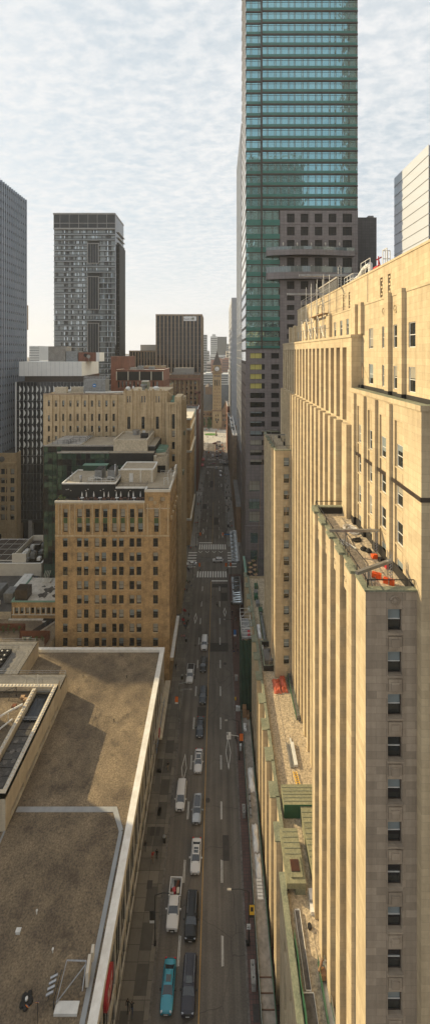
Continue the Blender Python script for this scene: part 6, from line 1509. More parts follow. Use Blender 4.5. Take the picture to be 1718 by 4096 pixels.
# tan ribbed office with a sign, and its lower neighbour
def ribbed_office(lb, x0, x1, y0, y1, z, n, name='ribbed_office'):
    b = Bld(name, ((x0+x1)/2,(y0+y1)/2,0), lb); part('core', MB().box(x0+.2,x1-.2,y0+.2,y1,0,z-.6), 'glass_black', b.r); p = (x1-x0-1.)/n
    for i in range(n+1): part('pier', MB().box(x0+i*p, x0+i*p+1., y0-.5, y0+.3, 0, z-1.2), 'concrete_tan', b.r)
    part('parapet', MB().box(x0-.1,x1+.1,y0-.6,y1+.1,z-1.3,z), 'concrete_tan', b.r)
    fl_ = MB()
    for k in range(int(z/3.8)-1): fl_.box(x0+.3,x1-.3,y0+.1,y0+.2,3.8*k+2,3.8*k+2.5)
    part('floor_lines', fl_, 'bronze', b.r, kind='stuff')
    q = MB(); 
    for i in range(9): q.box(x1-.2, x1+.35, y0+1+i*3.1, y0+2+i*3.1, 0, z-1.2)
    part('side_piers', q, 'concrete_tan', b.r, kind='stuff'); b.done(); return b
b = ribbed_office('tall tan ribbed office tower with a white name board near its top right corner', -52.6, -13.3, 330, 362, 123.8, 12)
yq = 329.1; sgn = root('name_board', (-24.5, yq, 115), 'white name board with dark lettering on the tall tan ribbed tower', 'sign')
part('board', MB().box(-28.9,-18.1,yq-.2,yq,118.0,121.9), 'white_sign', sgn); lettering('Munich RE', 2.0, 'black_sign', (-25.1,yq-.25,119.6), (R(90),0,0), sgn)
em = MB()
for k in range(6): em.tube((-20.9,yq-.28,120.0),(-20.9+1.15*math.cos(k*1.047),yq-.28,120.0+1.3*math.sin(k*1.047)),.16,0,5)
for k in range(4): em.tube((-21.8,yq-.28,119.1+k*.55),(-20.0,yq-.28,119.1+k*.55),.1,0,5)
part('emblem', em, 'copper_green', sgn)
ribbed_office('lower tan ribbed office wing to the left of the tall tan tower', -78.6, -54.5, 345, 372, 93., 9)
block('roof_plant_block', 'long white plant storey above the lower tan ribbed wing', -70, -56, 352, 366, 97.5, 'far_white', 'E', south=False)
# red scaffolded old office
b = block('old_office', 'old grey brown office block with dull red construction hoists and a mechanical roof', -42.8, -13.2, 296, 329, 73.5, 'brown_stone', 'E', 3.0, 3.8, 1.5, 2.3, plant=3, cop='corten')
m = MB(); m.box(-34,-19,300,318,74,79,0,1); part('roof_plant', m, ['concrete','grey_roof'], b.r)
for i in range(9): part('pier', MB().box(-42.6+i*3.3,-41.8+i*3.3,295.4,296,20,70), 'tan_stone', b.r)
hg = root('red_hoist', (-15,295,60), 'dull red construction hoist frame hung on the old grey brown office', 'hoist'); 
for (x0, x1, z0, z1) in ((-43,-36,59.8,62),(-17.5,-13.2,60,61.6),(-14.8,-13.2,49.5,61.6),(-20,-13.2,48.5,49.6),(-42.5,-13.2,70.5,71.6)): part('beam', MB().box(x0,x1,294.4,295.3,z0,z1), 'far_brick' if z0 > 70 else 'red_brick', hg)
solo('flagpole', MB().tube((-13.9,297,74),(-13.9,297,80),.12,0,6).tube((-24,297,76),(-13.9,297,76),.06), ['steel'], 'thin mast and wire on the old office roof corner', 'mast')
# street wall between the junctions
b = block('corner_block', 'yellow brick corner block with pale cornices just past the junction on the left', -30, -13., 183, 214, 59.2, 'yellow_brick', 'E', 2.9, 4.1, 1.4, 2.5, plant=3, roof='grey_roof')
for z in (59.3, 54.5, 44.0, 12.0): part('cornice', MB().box(-30.2,-12.3,182.4,214.2,z,z+.9), 'stucco_trim', b.r)
block('grey_block', 'grey stone block with a greenish roof edge beyond the yellow corner block', -32, -13.1, 214.3, 236.6, 55.5, 'concrete', 'E', 3.0, 3.9, 1.5, 2.2, plant=4, cop='copper_mint')
block('dark_block', 'dark brick block with a red edged roof between the side lane and the second junction', -34, -13.1, 255, 276, 53, 'red_brick', 'E', 3.0, 3.8, 1.5, 2.4, plant=3)
block('narrow_grey_block', 'narrow grey block squeezed before the old office on the left', -33, -13.1, 276.3, 295.6, 47, 'concrete_tan', 'E', 3.0, 3.8, 1.5, 2.4, plant=2)
# second row behind
b = block('red_ribbed_block', 'long red brick block with a dark glazed attic behind the deco block', -58, -31, 222, 250, 80.5, 'red_brick', 'E', 2.2, 5.5, .9, 3.6, 60, 'white_roof', plant=3)
part('attic', MB().box(-58.1,-30.9,221.9,222,75.2,80.1), 'black_wall', b.r)
for k in range(5): part('attic_post', MB().box(-58+k*6.6,-57.5+k*6.6,221.6,221.9,75.2,80.3), 'stucco_trim', b.r)
block('red_brick_house', 'small red brick plant house left of the dark glazed attic', -66, -55, 240, 258, 88, 'red_brick', 'E', south=False, plant=1)
block('tan_block', 'stepped tan block half hidden behind the deco block tower', -48, -33, 258, 290, 68, 'tan_stone', 'E', 2.7, 3.8, 1.3, 2.2, plant=2, cop='copper_mint')
block('tan_block', 'taller tan stage with a flat top left of the tall ribbed tower', -52, -38, 262, 286, 81, 'tan_stone', 'E', 2.7, 3.8, 1.3, 2.2, south=False)
# ================================================================ old clock-towered hall closing the street
B = Bld('clock_hall', (0, 470, 0), 'sandstone hall with a clock tower and slate roofs closing the far end of the street')
rt = B.r; tx0, tx1, ty0, ty1 = -6.0, 4.3, 464., 474.; tc_x = (tx0+tx1)/2; St = 464/F; Zt = lambda py: H-(py-CY)*St
HM = ['tan_stone', 'brown_stone', 'slate_roof', 'black_wall', 'spire_roof', 'copper_mint']
m = MB()
hs = []
for fz in [1556+13.2*k for k in range(7)]:
    for u in (2.4, 5.0, 7.6): hs.append((u, Zt(fz)-.9, .45, 1.9))
B.face(m, (tx0, ty0), 'S', 10.3, Zt(1643), Zt(1494), hs+[(u, Zt(1543), 1.5, 7.2) for u in (1.9,4.4,6.9)]+[(u, Zt(1508), 1.1, 2.2) for u in (1.8,3.8,5.6,7.4)], .5, 'dark')
B.face(m, (tx0-.3, ty0-.3), 'S', 10.9, 0, Zt(1643), [(3.6, Zt(1666), .9, 2.6),(6.4, Zt(1666), .9, 2.6),(3.3, Zt(1684), 1.7, 3.2, 'dark'),(6.0, Zt(1684), 1.7, 3.2, 'dark'),(4.5, 7.0, 1.9, 3.6)], .5, 'dark', m=0)
for s_, x in (('W', tx0), ('E', tx1)): wall(m, (x, ty1 if s_ == 'W' else ty0), TH[s_], 10, 20, Zt(1494))
for py in (1546,1569,1582,1595,1608,1622): m.box(tx0-.1,tx1+.1,ty0-.12,ty1,Zt(py)-.15,Zt(py)+.1,1)
for u in (0.0,3.3,6.5,9.6): m.box(tx0+u,tx0+u+.7,ty0-.3,ty0,Zt(1643),Zt(1500),0)
m.box(tx0-.8,tx1+.8,ty0-.9,ty1+.8,Zt(1643)-.6,Zt(1640),1); m.box(tx0-1.2,tx1+1.2,ty0-1.3,ty1+1.2,Zt(1494),Zt(1490),1)
m.box(tx0+.3,tx1-.3,ty0+.2,ty1-.3,Zt(1490),Zt(1458),0)
for sx_ in (tx0+.2, tx1-.2): m.lathe((sx_,ty0-.1,Zt(1486)),[(.7,0),(.7,2.4),(.9,2.8),(.05,4.2)],8,1); m.tube((sx_,ty0-.8,Zt(1489)),(sx_+(sx_-tc_x)*.45,ty0-1.6,Zt(1490)),.35,1,6)
part('tower', m, HM, rt)
sp = MB(); b_ = [(tx0-.3,ty0-.3),(tx1+.3,ty0-.3),(tx1+.3,ty1+.3),(tx0-.3,ty1+.3)]; zb_ = Zt(1460); apx = (tc_x,(ty0+ty1)/2)
n_ = 5
for k in range(n_):
    f0, f1 = k/n_, (k+1)/n_; q0 = 1-f0**.92*.985; q1 = 1-f1**.92*.985
    for i in range(4):
        a, b = b_[i], b_[(i+1)%4]; L = lambda p, q: (apx[0]+(p[0]-apx[0])*q, apx[1]+(p[1]-apx[1])*q)
        sp.face([L(a,q0)+(zb_+(Zt(1405)-zb_)*f0,), L(b,q0)+(zb_+(Zt(1405)-zb_)*f0,), L(b,q1)+(zb_+(Zt(1405)-zb_)*f1,), L(a,q1)+(zb_+(Zt(1405)-zb_)*f1,)])
sp.tube((apx[0],apx[1],Zt(1405)),(apx[0],apx[1],Zt(1396)),.12,0,6); part('spire', sp, 'spire_roof', rt)
ck = part('clock', MB().add(MB().lathe((0,0,0),[(3.15,0),(3.15,.35),(2.75,.4),(2.75,.25)],32), Matrix.Translation((tc_x,ty0-.1,Zt(1475.5))) @ Matrix.Rotation(R(90),4,'X')), 'bronze', rt)
part('dial', MB().add(MB().lathe((0,0,0),[(2.75,0),(2.75,.02)],32), Matrix.Translation((tc_x,ty0-.38,Zt(1475.5))) @ Matrix.Rotation(R(90),4,'X')), 'white_sign', ck)
hnd = MB(); cz = Zt(1475.5); yk = ty0-.44
for i in range(12): t = i*math.pi/6; hnd.tube((tc_x+1.75*math.sin(t),yk,cz+1.75*math.cos(t)),(tc_x+2.5*math.sin(t),yk,cz+2.5*math.cos(t)),.16,0,5)
hnd.tube((tc_x,yk,cz),(tc_x+.1,yk,cz-2.0),.12,0,5).tube((tc_x,yk,cz),(tc_x-1.0,yk,cz-.9),.16,0,5); part('hands', hnd, 'black_sign', ck)
m = MB()           # west and east wings with roofs
def wing_(x0, x1, y0, y1, ze, zr__, cols, dorm=None):
    hs = [(x, z, w_, h_, 'dark') for x in cols for (z, w_, h_) in ((2.5,1.5,3.),(9,1.9,3.6),(15.5,1.3,2.2))]
    B.face(m, (x0, y0), 'S', x1-x0, 0, ze, hs, .6, 'dark', m=1); m.box(x0,x1,y0-.4,y0,13.6,14.2,0); m.box(x0,x1,y0-.4,y0,ze-.5,ze+.1,0)
    ym = (y0+y1)/2; m.face([(x0,y0-.4,ze),(x1,y0-.4,ze),(x1,ym,zr__),(x0,ym,zr__)],2); m.face([(x1,y1,ze),(x0,y1,ze),(x0,ym,zr__),(x1,ym,zr__)],2)
    for x in (x0, x1): m.face([(x,y0,ze),(x,ym,zr__),(x,y1,ze)],1)
    wall(m,(x1,y0),TH['E'],y1-y0,0,ze,m=1); wall(m,(x0,y1),TH['W'],y1-y0,0,ze,m=1)
wing_(-52, -6.3, 470, 496, 20.5, 39, [2+4.1*i for i in range(11)]); wing_(4.6, 48, 478, 500, 19, 36, [6+4.1*i for i in range(10)])
wing_(-60, 60, 520, 545, 30, 47, [3+6*i for i in range(18)])
m.face([(5.5,463.9,23),(13.5,463.9,23),(9.5,463.9,33)],1); m.box(4.5,14.5,464,478,0,23,1); m.face([(5.3,463.7,23),(9.5,463.7,33.4),(9.5,478,33.4),(5.3,478,23)],2); m.face([(9.5,463.7,33.4),(13.7,463.7,23),(13.7,478,23),(9.5,478,33.4)],2)
m.face([(-24.5,469.3,20),(-20,469.3,20),(-20,469.3,25),(-22.2,469.3,29.5),(-24.5,469.3,25)],0); m.box(-16,-7.5,500,508,0,47,1); m.lathe((-11.8,504,47),[(5.6,0),(.2,4.5)],4,4)
part('wing', m, HM, rt)
B.windows((4.5,464),0.,[(1.4,z,1.6,3.0,'arch') for z in (14.5,9.2)]+[(4.2,z,1.6,3.0,'arch') for z in (14.5,9.2)]+[(6.9,z,1.6,3.0,'arch') for z in (14.5,9.2)]+[(4.2,24,1.,2.6,'dark'),(3.3,.2,3.4,5.6,'arch')],-.03,'dark')
B.windows((-24.5,469.3),0.,[(1.4,21,1.7,4.4,'arch')],-.03,'arch')
part('steps', MB().box(3,14,458,464,.13,1.2).box(4,13.5,460.5,464,1.2,2.2), 'brown_stone', rt)
B.done()
def tree(x, y, h, r_, lb, grp, seed):
    t = root('street_tree', (x,y,.1), lb, 'tree', grp); rn = random.Random(seed)
    tr = MB().tube((x,y,.1),(x,y,h*.55),.28,0,8,.14)
    for k in range(7): a = rn.uniform(0,6.28); z = h*rn.uniform(.3,.6); tr.tube((x,y,z),(x+r_*.7*math.cos(a),y+r_*.7*math.sin(a),z+h*.25),.09,0,5,.03)
    part('trunk', tr, 'bark', t)
    mb = MB()
    for (q, rr, zz_) in ((.0,1.,.42),(.0,.8,.62),(.0,.5,.82)): leaf_cloud(mb, (x,y,h*zz_), r_*rr, r_*rr, h*.24, 520, .32, seed+int(zz_*100))
    part('crown', mb, ['leaf','leaf_dark'], t)
for i, (px, h) in enumerate(((812,16),(836,15),(800,14),(788,13))): tree((px-CX)*452/F, 452+i*.7, h, 3.4, 'green tree standing in front of the sandstone clock hall', 'trees before the clock hall', 90+i)
struct('grass', MB().prism([(-7.5+7.2*math.cos(t), 431.5+5.5*math.sin(t)) for t in [2*math.pi*i/26 for i in range(26)]],.13,.3), 'grass', 'stuff')
M('hedge',(.05,.11,.03),(.03,.07,.02),2)
me = root('monument', (-1.5,424,0), 'small dark stone monument at the edge of the grass island', 'monument')
part('plinth', MB().box(-2.8,-.4,423,425.4,.0,1.4), 'concrete', me); part('shaft', MB().box(-2.2,-1.,423.6,424.8,1.4,4.6).lathe((-1.6,424.2,4.6),[(.5,0),(.45,1.0),(.2,1.5)],8), 'brown_stone', me)
# ---- far city beyond
def far(lb, pxa, pxb, py, Y, mat, depth=30, wr=None, cat='tower block', roofpx=None):
    xa, xb = (pxa-CX)*Y/F, (pxb-CX)*Y/F; z = H-(py-CY)*Y/F; b = root('far_building', ((xa+xb)/2,Y,0), lb, cat); part('wall', MB().box(xa,xb,Y,Y+depth,0,z), mat, b)
    w_ = MB(); dz = 3.6 if Y < 900 else 7; k = 4.
    while wr and k < z-3:
        w_.box(xa+(xb-xa)*.03, xb-(xb-xa)*.03, Y-.25, Y-.02, k, k+dz*wr); k += dz
    if w_.v: part('window_bands', w_, 'glass_far', b, kind='stuff')
    if roofpx: part('roof_crown', MB().box(xa+(xb-xa)*.25, xa+(xb-xa)*.75, Y+2, Y+depth-2, z, z+roofpx*Y/F), mat, b)
    return b
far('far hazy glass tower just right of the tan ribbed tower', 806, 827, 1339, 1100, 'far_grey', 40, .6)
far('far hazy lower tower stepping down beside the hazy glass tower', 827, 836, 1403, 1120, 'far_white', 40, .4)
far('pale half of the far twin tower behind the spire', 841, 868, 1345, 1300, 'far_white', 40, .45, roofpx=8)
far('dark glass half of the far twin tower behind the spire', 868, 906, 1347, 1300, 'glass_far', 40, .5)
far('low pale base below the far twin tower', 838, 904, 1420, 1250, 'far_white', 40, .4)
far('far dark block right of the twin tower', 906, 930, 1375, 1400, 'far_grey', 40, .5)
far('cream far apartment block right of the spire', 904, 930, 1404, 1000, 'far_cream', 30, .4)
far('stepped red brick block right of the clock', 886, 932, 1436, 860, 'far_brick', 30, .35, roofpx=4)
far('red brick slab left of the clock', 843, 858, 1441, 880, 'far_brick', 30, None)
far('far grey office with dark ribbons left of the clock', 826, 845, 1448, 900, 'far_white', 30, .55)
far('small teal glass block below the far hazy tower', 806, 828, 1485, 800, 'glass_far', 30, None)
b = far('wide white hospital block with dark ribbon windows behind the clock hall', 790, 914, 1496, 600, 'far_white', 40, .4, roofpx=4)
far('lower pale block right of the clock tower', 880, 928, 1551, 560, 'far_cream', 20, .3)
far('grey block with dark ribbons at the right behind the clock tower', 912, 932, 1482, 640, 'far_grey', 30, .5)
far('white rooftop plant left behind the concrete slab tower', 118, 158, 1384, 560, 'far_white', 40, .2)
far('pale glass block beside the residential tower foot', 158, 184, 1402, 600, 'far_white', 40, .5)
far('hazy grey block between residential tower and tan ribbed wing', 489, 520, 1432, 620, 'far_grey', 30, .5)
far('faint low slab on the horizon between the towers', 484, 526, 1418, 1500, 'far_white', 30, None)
rn = random.Random(21)
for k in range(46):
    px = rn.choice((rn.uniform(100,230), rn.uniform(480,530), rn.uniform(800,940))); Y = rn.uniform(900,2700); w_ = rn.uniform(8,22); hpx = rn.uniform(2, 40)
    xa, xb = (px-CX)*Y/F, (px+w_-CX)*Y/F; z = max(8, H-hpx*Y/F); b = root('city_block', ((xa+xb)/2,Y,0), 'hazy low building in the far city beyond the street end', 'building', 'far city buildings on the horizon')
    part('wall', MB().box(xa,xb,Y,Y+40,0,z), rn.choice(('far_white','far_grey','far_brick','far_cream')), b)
# ---- towers just outside the frame: two added for shade, two seen in reflections
def outer(name, lb, x0, x1, y0, y1, z, mat, band, wr=.5):
    b = root(name, ((x0+x1)/2,(y0+y1)/2,0), lb, 'tower'); part('wall', MB().box(x0,x1,y0,y1,0,z), mat, b)
    w_ = MB(); k = 4
    while k < z-4: w_.box(x0+1.5,x1-1.5,y0-.06,y1+.06,k,k+4*wr).box(x0-.06,x1+.06,y0+1.5,y1-1.5,k,k+4*wr); k += 4
    part('window_bands', w_, band, b, kind='stuff')
outer('bank_shade_block', 'unseen pale marble bank tower cut to a low shading block west of the gravel roofed podium', -128, -63, 22, 85.5, 60, 'white_marble', 'glass')  # unseen; bank tower cut low so it leaves the limestone wing sunlit
outer('shade_slab', 'unseen mid height slab added west of the low roofs for its shade', -182, -150, 163, 197, 97, 'concrete_tan', 'glass')  # unseen slab added to shade the far end of the gravel roof
outer('red_granite_tower', 'tall red granite tower behind the viewpoint on the right', 106, 150, -60, -22, 440, 'brown_stone', 'glass')
outer('steel_clad_tower', 'broad pale metal clad tower behind the viewpoint', 18, 76, -110, -70, 262, 'clay_grey', 'glass')
# ================================================================ vehicles
M('paint_white',(.62,.61,.6),None,rough=.22); M('paint_silver',(.36,.37,.38),None,rough=.25,metal=.4); M('paint_teal',(.03,.25,.33),None,rough=.2,metal=.2)
M('paint_black',(.008,.008,.009),None,rough=.35); M('paint_navy',(.03,.03,.045),None,rough=.35); M('paint_slate',(.05,.062,.08),None,rough=.35)
M('paint_red',(.16,.012,.015),None,rough=.25); M('chrome',(.7,.7,.7),None,rough=.15,metal=1.); M('lamp_glass',(.75,.75,.72),None,rough=.1); M('tail_red',(.5,.01,.01),None,rough=.2); M('plate',(.7,.7,.7),None,rough=.5)
for k_ in ('paint_white','paint_silver','paint_teal','paint_black','paint_navy','paint_slate','paint_red'): MATS[k_].node_tree.nodes['Principled BSDF'].inputs['Coat Weight'].default_value = .25
for k_ in ('paint_black','paint_navy','paint_slate'): MATS[k_].node_tree.nodes['Principled BSDF'].inputs['Specular IOR Level'].default_value = .3
def loft(mb, secs, m=0, cap=True):
    k = len(mb.v); n = len(secs[0])
    for s in secs: mb.v += s
    for j in range(len(secs)-1):
        for i in range(n): mb.f.append((k+j*n+i, k+j*n+(i+1)%n, k+(j+1)*n+(i+1)%n, k+(j+1)*n+i)); mb.m.append(m)
    if cap: mb.f.append(tuple(k+n-1-i for i in range(n))); mb.m.append(m); mb.f.append(tuple(k+(len(secs)-1)*n+i for i in range(n))); mb.m.append(m)
    return mb
def ring(y, w, zb, zt, cr=.12, crown=.04):
    """car body section across X at station y, wider at the waist, rounded shoulders"""
    h = zt-zb; p = [(-w*.9,zb),(-w*.985,zb+h*.25),(-w,zb+h*.55),(-w*.97,zt-h*.14),(-w*.86,zt-h*.02),(-w*.5,zt+crown*.7),(0,zt+crown)]
    q = p+[(-a,b) for a, b in reversed(p[:-1])]; return [(a, y, b) for a, b in q][::-1]
SPEC = {  # length, half width, belt, roof, body stations (t along from front: (t, width factor, bottom, top)), cabin (y fractions: windscreen base, roof front, roof rear, rear glass base), roof half width
 'sedan': dict(L=4.8, w=.92, hood=.86, belt=.98, roof=1.46, deck=1.04, cab=(.27,.42,.70,.86), rw=.60),
 'suv':   dict(L=4.75, w=.95, hood=1.06, belt=1.16, roof=1.72, deck=1.2, cab=(.25,.37,.87,.965), rw=.66),
 'bigsuv':dict(L=5.15, w=1.0, hood=1.12, belt=1.22, roof=1.85, deck=1.25, cab=(.25,.35,.93,.99), rw=.74),
 'van':   dict(L=5.1, w=.98, hood=1.02, belt=1.12, roof=1.78, deck=1.2, cab=(.18,.34,.92,.99), rw=.72),
 'pickup':dict(L=5.8, w=1.0, hood=1.14, belt=1.24, roof=1.86, deck=1.2, cab=(.24,.34,.54,.59), rw=.70)}
def car(x, y, kind, paint, lb, rz=0., roofkind='plain', back=False, group=None, cargo=False, rack=False):
    """front faces -Y at rz 0; (x, y) is the ground point below the middle of the front bumper"""
    s = SPEC[kind]; L = s['L']; w = s['w']; t = root(('pickup_truck' if kind == 'pickup' else kind.replace('bigsuv','suv').replace('suv','sport_utility_car').replace('van','minivan')), (x,y,.0), lb, ('truck' if kind == 'pickup' else 'car'), group, rz=rz)
    y = lambda f: f*L
    c0, c1, c2, c3 = [f*L for f in s['cab']]
    b = MB(); hd, bl, dk = s['hood'], s['belt'], s['deck']
    if kind == 'pickup':
        st = [(0,.74,.42,.75),(.06,.88,.32,.92),(.25,.96,.28,hd-.12),(.9,1,.26,hd-.03),(c0,1,.25,hd+.02),(c0+.5,1,.25,bl),(c3,1,.25,bl-.02)]
    else:
        rear = dk if kind == 'sedan' else bl
        st = [(0,.70,.40,.62),(.07,.84,.28,.74),(.25,.94,.22,hd-.14),(.7,.985,.2,hd-.05),(c0-.1,1,.2,hd+.01),(c0+.6,1,.2,bl),(L*.6,1,.2,bl+.01),(c3-.1,.99,.22,rear),(L-.25,.93,.28,rear-.04),(L-.06,.84,.34,rear-.16),(L,.76,.42,rear-.3)]
    loft(b, [ring(a, w*f, z0, z1) for a, f, z0, z1 in st])
    body = part('body', b, [paint], t, smooth=False, local=True)
    rw = s['rw']; zr_ = s['roof']; zb_ = bl-.01
    g = MB()
    Bs = [(-w*.86,c0),(w*.86,c0),(w*.84,c3),(-w*.84,c3)]; Ts = [(-rw,c1),(rw,c1),(rw*.97,c2),(-rw*.97,c2)]; zf = hd-.02; zbk = (dk if kind == 'sedan' else bl)-.03
    zz_ = [zf,zf,zbk,zbk]
    B_ = [(p[0],p[1],zz_[i]) for i, p in enumerate(Bs)]; T_ = [(p[0],p[1],zr_-.06) for p in Ts]
    for i in range(4): g.face([B_[i],B_[(i+1)%4],T_[(i+1)%4],T_[i]], 0)
    part('glasshouse', g, ['glass_car'], t, local=True)
    rm = MB(); nx, ny = 6, 6; k0 = 0; V = {}
    for j in range(ny+1):
        for i in range(nx+1):
            u = i/nx*2-1; v = j/ny; e = 1.03 if abs(u) < 1 else 1.03; V[i,j] = len(rm.v); rm.v.append((u*rw*1.03*(1-.03*v), c1-.04+(c2-c1+.08)*v, zr_-.07+.075*(1-u*u)*(1-(2*v-1)**4*.6)))
    for j in range(ny):
        for i in range(nx): rm.f.append((V[i,j],V[i+1,j],V[i+1,j+1],V[i,j+1])); rm.m.append(0)
    for i in (0, nx): rm.box(*( (-rw*1.04,-rw*.97) if i == 0 else (rw*.97,rw*1.04)), c1, c2, zr_-.16, zr_-.05)
    for sx_ in (-1, 1):     # pillars
        rm.tube((sx_*w*.86,c0+.02,zf),(sx_*rw,c1,zr_-.08),.035,0,5); rm.tube((sx_*w*.84,c3,zbk),(sx_*rw*.97,c2,zr_-.08),.05,0,5)
        m_ = (c1+c2)/2; rm.tube((sx_*w*.87,m_,bl-.02),(sx_*rw,m_,zr_-.1),.03,0,5)
    rf = part('roof', rm, [paint], t, smooth=False, local=True)
    Z_ = zr_+.012
    if roofkind == 'glass': part('sunroof', MB().box(-rw*.78,rw*.78,c1+.12,c2-.35,zr_-.03,Z_), 'glass_car', t, local=True)
    if roofkind == 'hatch': part('sunroof', MB().box(-rw*.6,rw*.6,c1+.2,c1+.85,zr_-.03,Z_+.005), 'glass_far', t, local=True)
    if roofkind == 'twohatch':
        part('sunroof', MB().box(-rw*.66,rw*.66,c1+.15,c1+.55,zr_-.03,Z_), 'glass_far', t, local=True); part('sunroof', MB().box(-rw*.66,rw*.66,c1+.65,c2-.4,zr_-.03,Z_), 'glass_car', t, local=True)
    if rack or kind in ('suv','bigsuv'):
        for sx_ in (-1, 1): part('roof_rail', MB().tube((sx_*rw*.88,c1+.3,zr_+.04),(sx_*rw*.88,c2-.2,zr_+.04),.025), 'steel', t, local=True)
        if kind == 'bigsuv':
            rb_ = MB(); [rb_.box(-rw*.7+q*rw*.28-.015,-rw*.7+q*rw*.28+.015,c1+1.0,c2-.3,zr_,zr_+.035) for q in range(6)]; part('roof_ribs', rb_, paint, t, local=True)
    if kind == 'pickup':
        bd = MB(); zt_ = 1.28; yb = c3+.02
        bd.box(-w,w,yb,L-.02,.35,.8,1).box(-w,-w+.14,yb,L,.4,zt_).box(w-.14,w,yb,L,.4,zt_).box(-w+.14,w-.14,L-.12,L,.4,zt_).box(-w+.14,w-.14,yb,yb+.08,.4,zt_)
        part('cargo_bed', bd, [paint,'black_metal'], t, local=True)
        if not cargo: part('bed_cover', MB().box(-w+.12,w-.12,yb+.05,L-.1,zt_-.03,zt_+.03), 'black_metal', t, local=True)
    for sx_ in (-1, 1):
        part('headlight' if not back else 'headlight', MB().obox((sx_*w*.68,.13,.70 if kind == 'sedan' else .8),.26,.2,.1,sx_*R(-18)), 'steel', t, local=True)
        part('tail_light', MB().box(sx_*w*.72-.14,sx_*w*.72+.14,L-.12,L-.01,.78,.98), 'tail_red', t, local=True)
        part('mirror', MB().box(sx_*(w+.02)-.0 if sx_ > 0 else -w-.24, w+.24 if sx_ > 0 else -w+.0, c0+.42,c0+.56,bl-.02,bl+.16), 'black_metal' if paint in ('paint_black','paint_navy','paint_slate','paint_teal') else paint, t, local=True)
        for f_ in (.17, .80 if kind != 'pickup' else .78):
            wh = MB(); mt = Matrix.Translation((sx_*(w-.12),f_*L,.34)) @ Matrix.Rotation(R(90),4,'Y'); wh.add(MB().lathe((0,0,-.12),[(.30,0),(.345,.03),(.345,.21),(.30,.24),(.05,.24)],18), mt)
            o = part('wheel', wh, 'tire', t, local=True); rr = part('rim', MB().add(MB().lathe((0,0,(.121 if sx_ > 0 else -.125)),[(.22,0),(.2,.004)],14), mt), 'chrome', o, local=True)
    part('grille', MB().box(-w*.45,w*.45,-.02,.1,.42,.62 if kind == 'sedan' else .78), 'black_metal', t, local=True)
    part('number_plate', MB().box(-.26,.26,-.035,-.018,.44,.56), 'plate', t, local=True)
    # wiper cowl and shut lines of the bonnet
    part('cowl', MB().box(-w*.78,w*.78,c0-.07,c0+.03,hd-.0,hd+.03), 'black_metal', t, local=True)
    bp = MB(); [bp.tube((sx_*w*.52,.35,hd-.1),(sx_*w*.66,c0-.1,hd+.035),.012,0,4) for sx_ in (-1,1)]; part('bonnet_crease', bp, paint, t, local=True)
    return t
def front(px, py): x, y, _ = P(px, py, .15); return x, y
FR = [(662.5,4070,'sedan','paint_teal','bright teal sedan with a grey sunroof at the bottom of the street','hatch'),
 (749,4078,'bigsuv','paint_navy','dark violet grey large sport utility car beside the teal sedan','hatch'),
 (759.7,3775,'bigsuv','paint_black','black large sport utility car beside the loaded white pickup','plain'),
 (779,3505,'sedan','paint_white','white sedan with open glass roof ahead of the black sport utility car','twohatch'),
 (785,3303,'suv','paint_silver','silver white crossover with dark glass roof beside the pale minivan','glass'),
 (718,3250,'van','paint_white','pale minivan with a plain roof in the kerb lane','plain'),
 (790,3098,'sedan','paint_white','white crossover with a long black glass roof behind the silver one','glass'),
 (797,2955,'sedan','paint_slate','slate blue sedan between the diamond markings','plain'),
 (809,2821,'suv','paint_slate','dark slate estate car following the slate blue sedan','plain'),
 (756.5,2738,'pickup','paint_white','white pickup with a black bed cover in the kerb lane','plain'),
 (810.7,2693,'suv','paint_black','dark grey sport utility car beside the covered pickup','plain'),
 (815,2605,'bigsuv','paint_white','white sport utility car leading the line towards the camera','plain')]
for (px, py, kd, pt_, lb, rk) in FR: x, y = front(px, py); car(x, y, kd, pt_, lb, R(-1.2), rk)
x, y = front(686.6, 3735); pk = car(x, y, 'pickup', 'paint_white', 'white pickup with tools heaped in its open bed', R(-1.2), cargo=True)
px_, py_ = x, y
for i, (dx, dy, sx_, sy_, sz_, mt_, lb, nm, rz) in enumerate(((-.45,5.0,.5,1.2,.4,'grey_metal','grey ribbed crate in the open pickup bed','crate',.1),(.35,4.9,.35,1.1,.35,'corten','rust brown bag leaning in the open pickup bed','bag',-.4),(.55,4.2,.45,.7,.35,'stucco_trim','tan box in the open pickup bed','box',0),(-.1,4.15,.5,.6,.5,'red_paint','red machine in the open pickup bed','machine',.3),(-.5,4.1,.35,.5,.3,'corten','brown sack beside the red machine in the pickup bed','sack',.2))):
    m = MB().obox((px_+dx, py_+dy, .8+sz_/2+.05), sx_, sy_, sz_, rz).tube((px_+dx-.1,py_+dy-.2,.85+sz_),(px_+dx+.15,py_+dy+.3,.9+sz_),.05); solo(nm, m, [mt_], lb, nm)
def side(px, py, kd, pt_, lb, left=True, **k):
    L = SPEC[kd]['L']; x, y, _ = P(px, py, .2)
    car(x-(L/2 if left else -L/2), y+.9, kd, pt_, lb, R(-90) if left else R(90), **k) if False else car(x+(-L/2 if left else L/2), y+.9, kd, pt_, lb, R(90) if left else R(-90), **k)
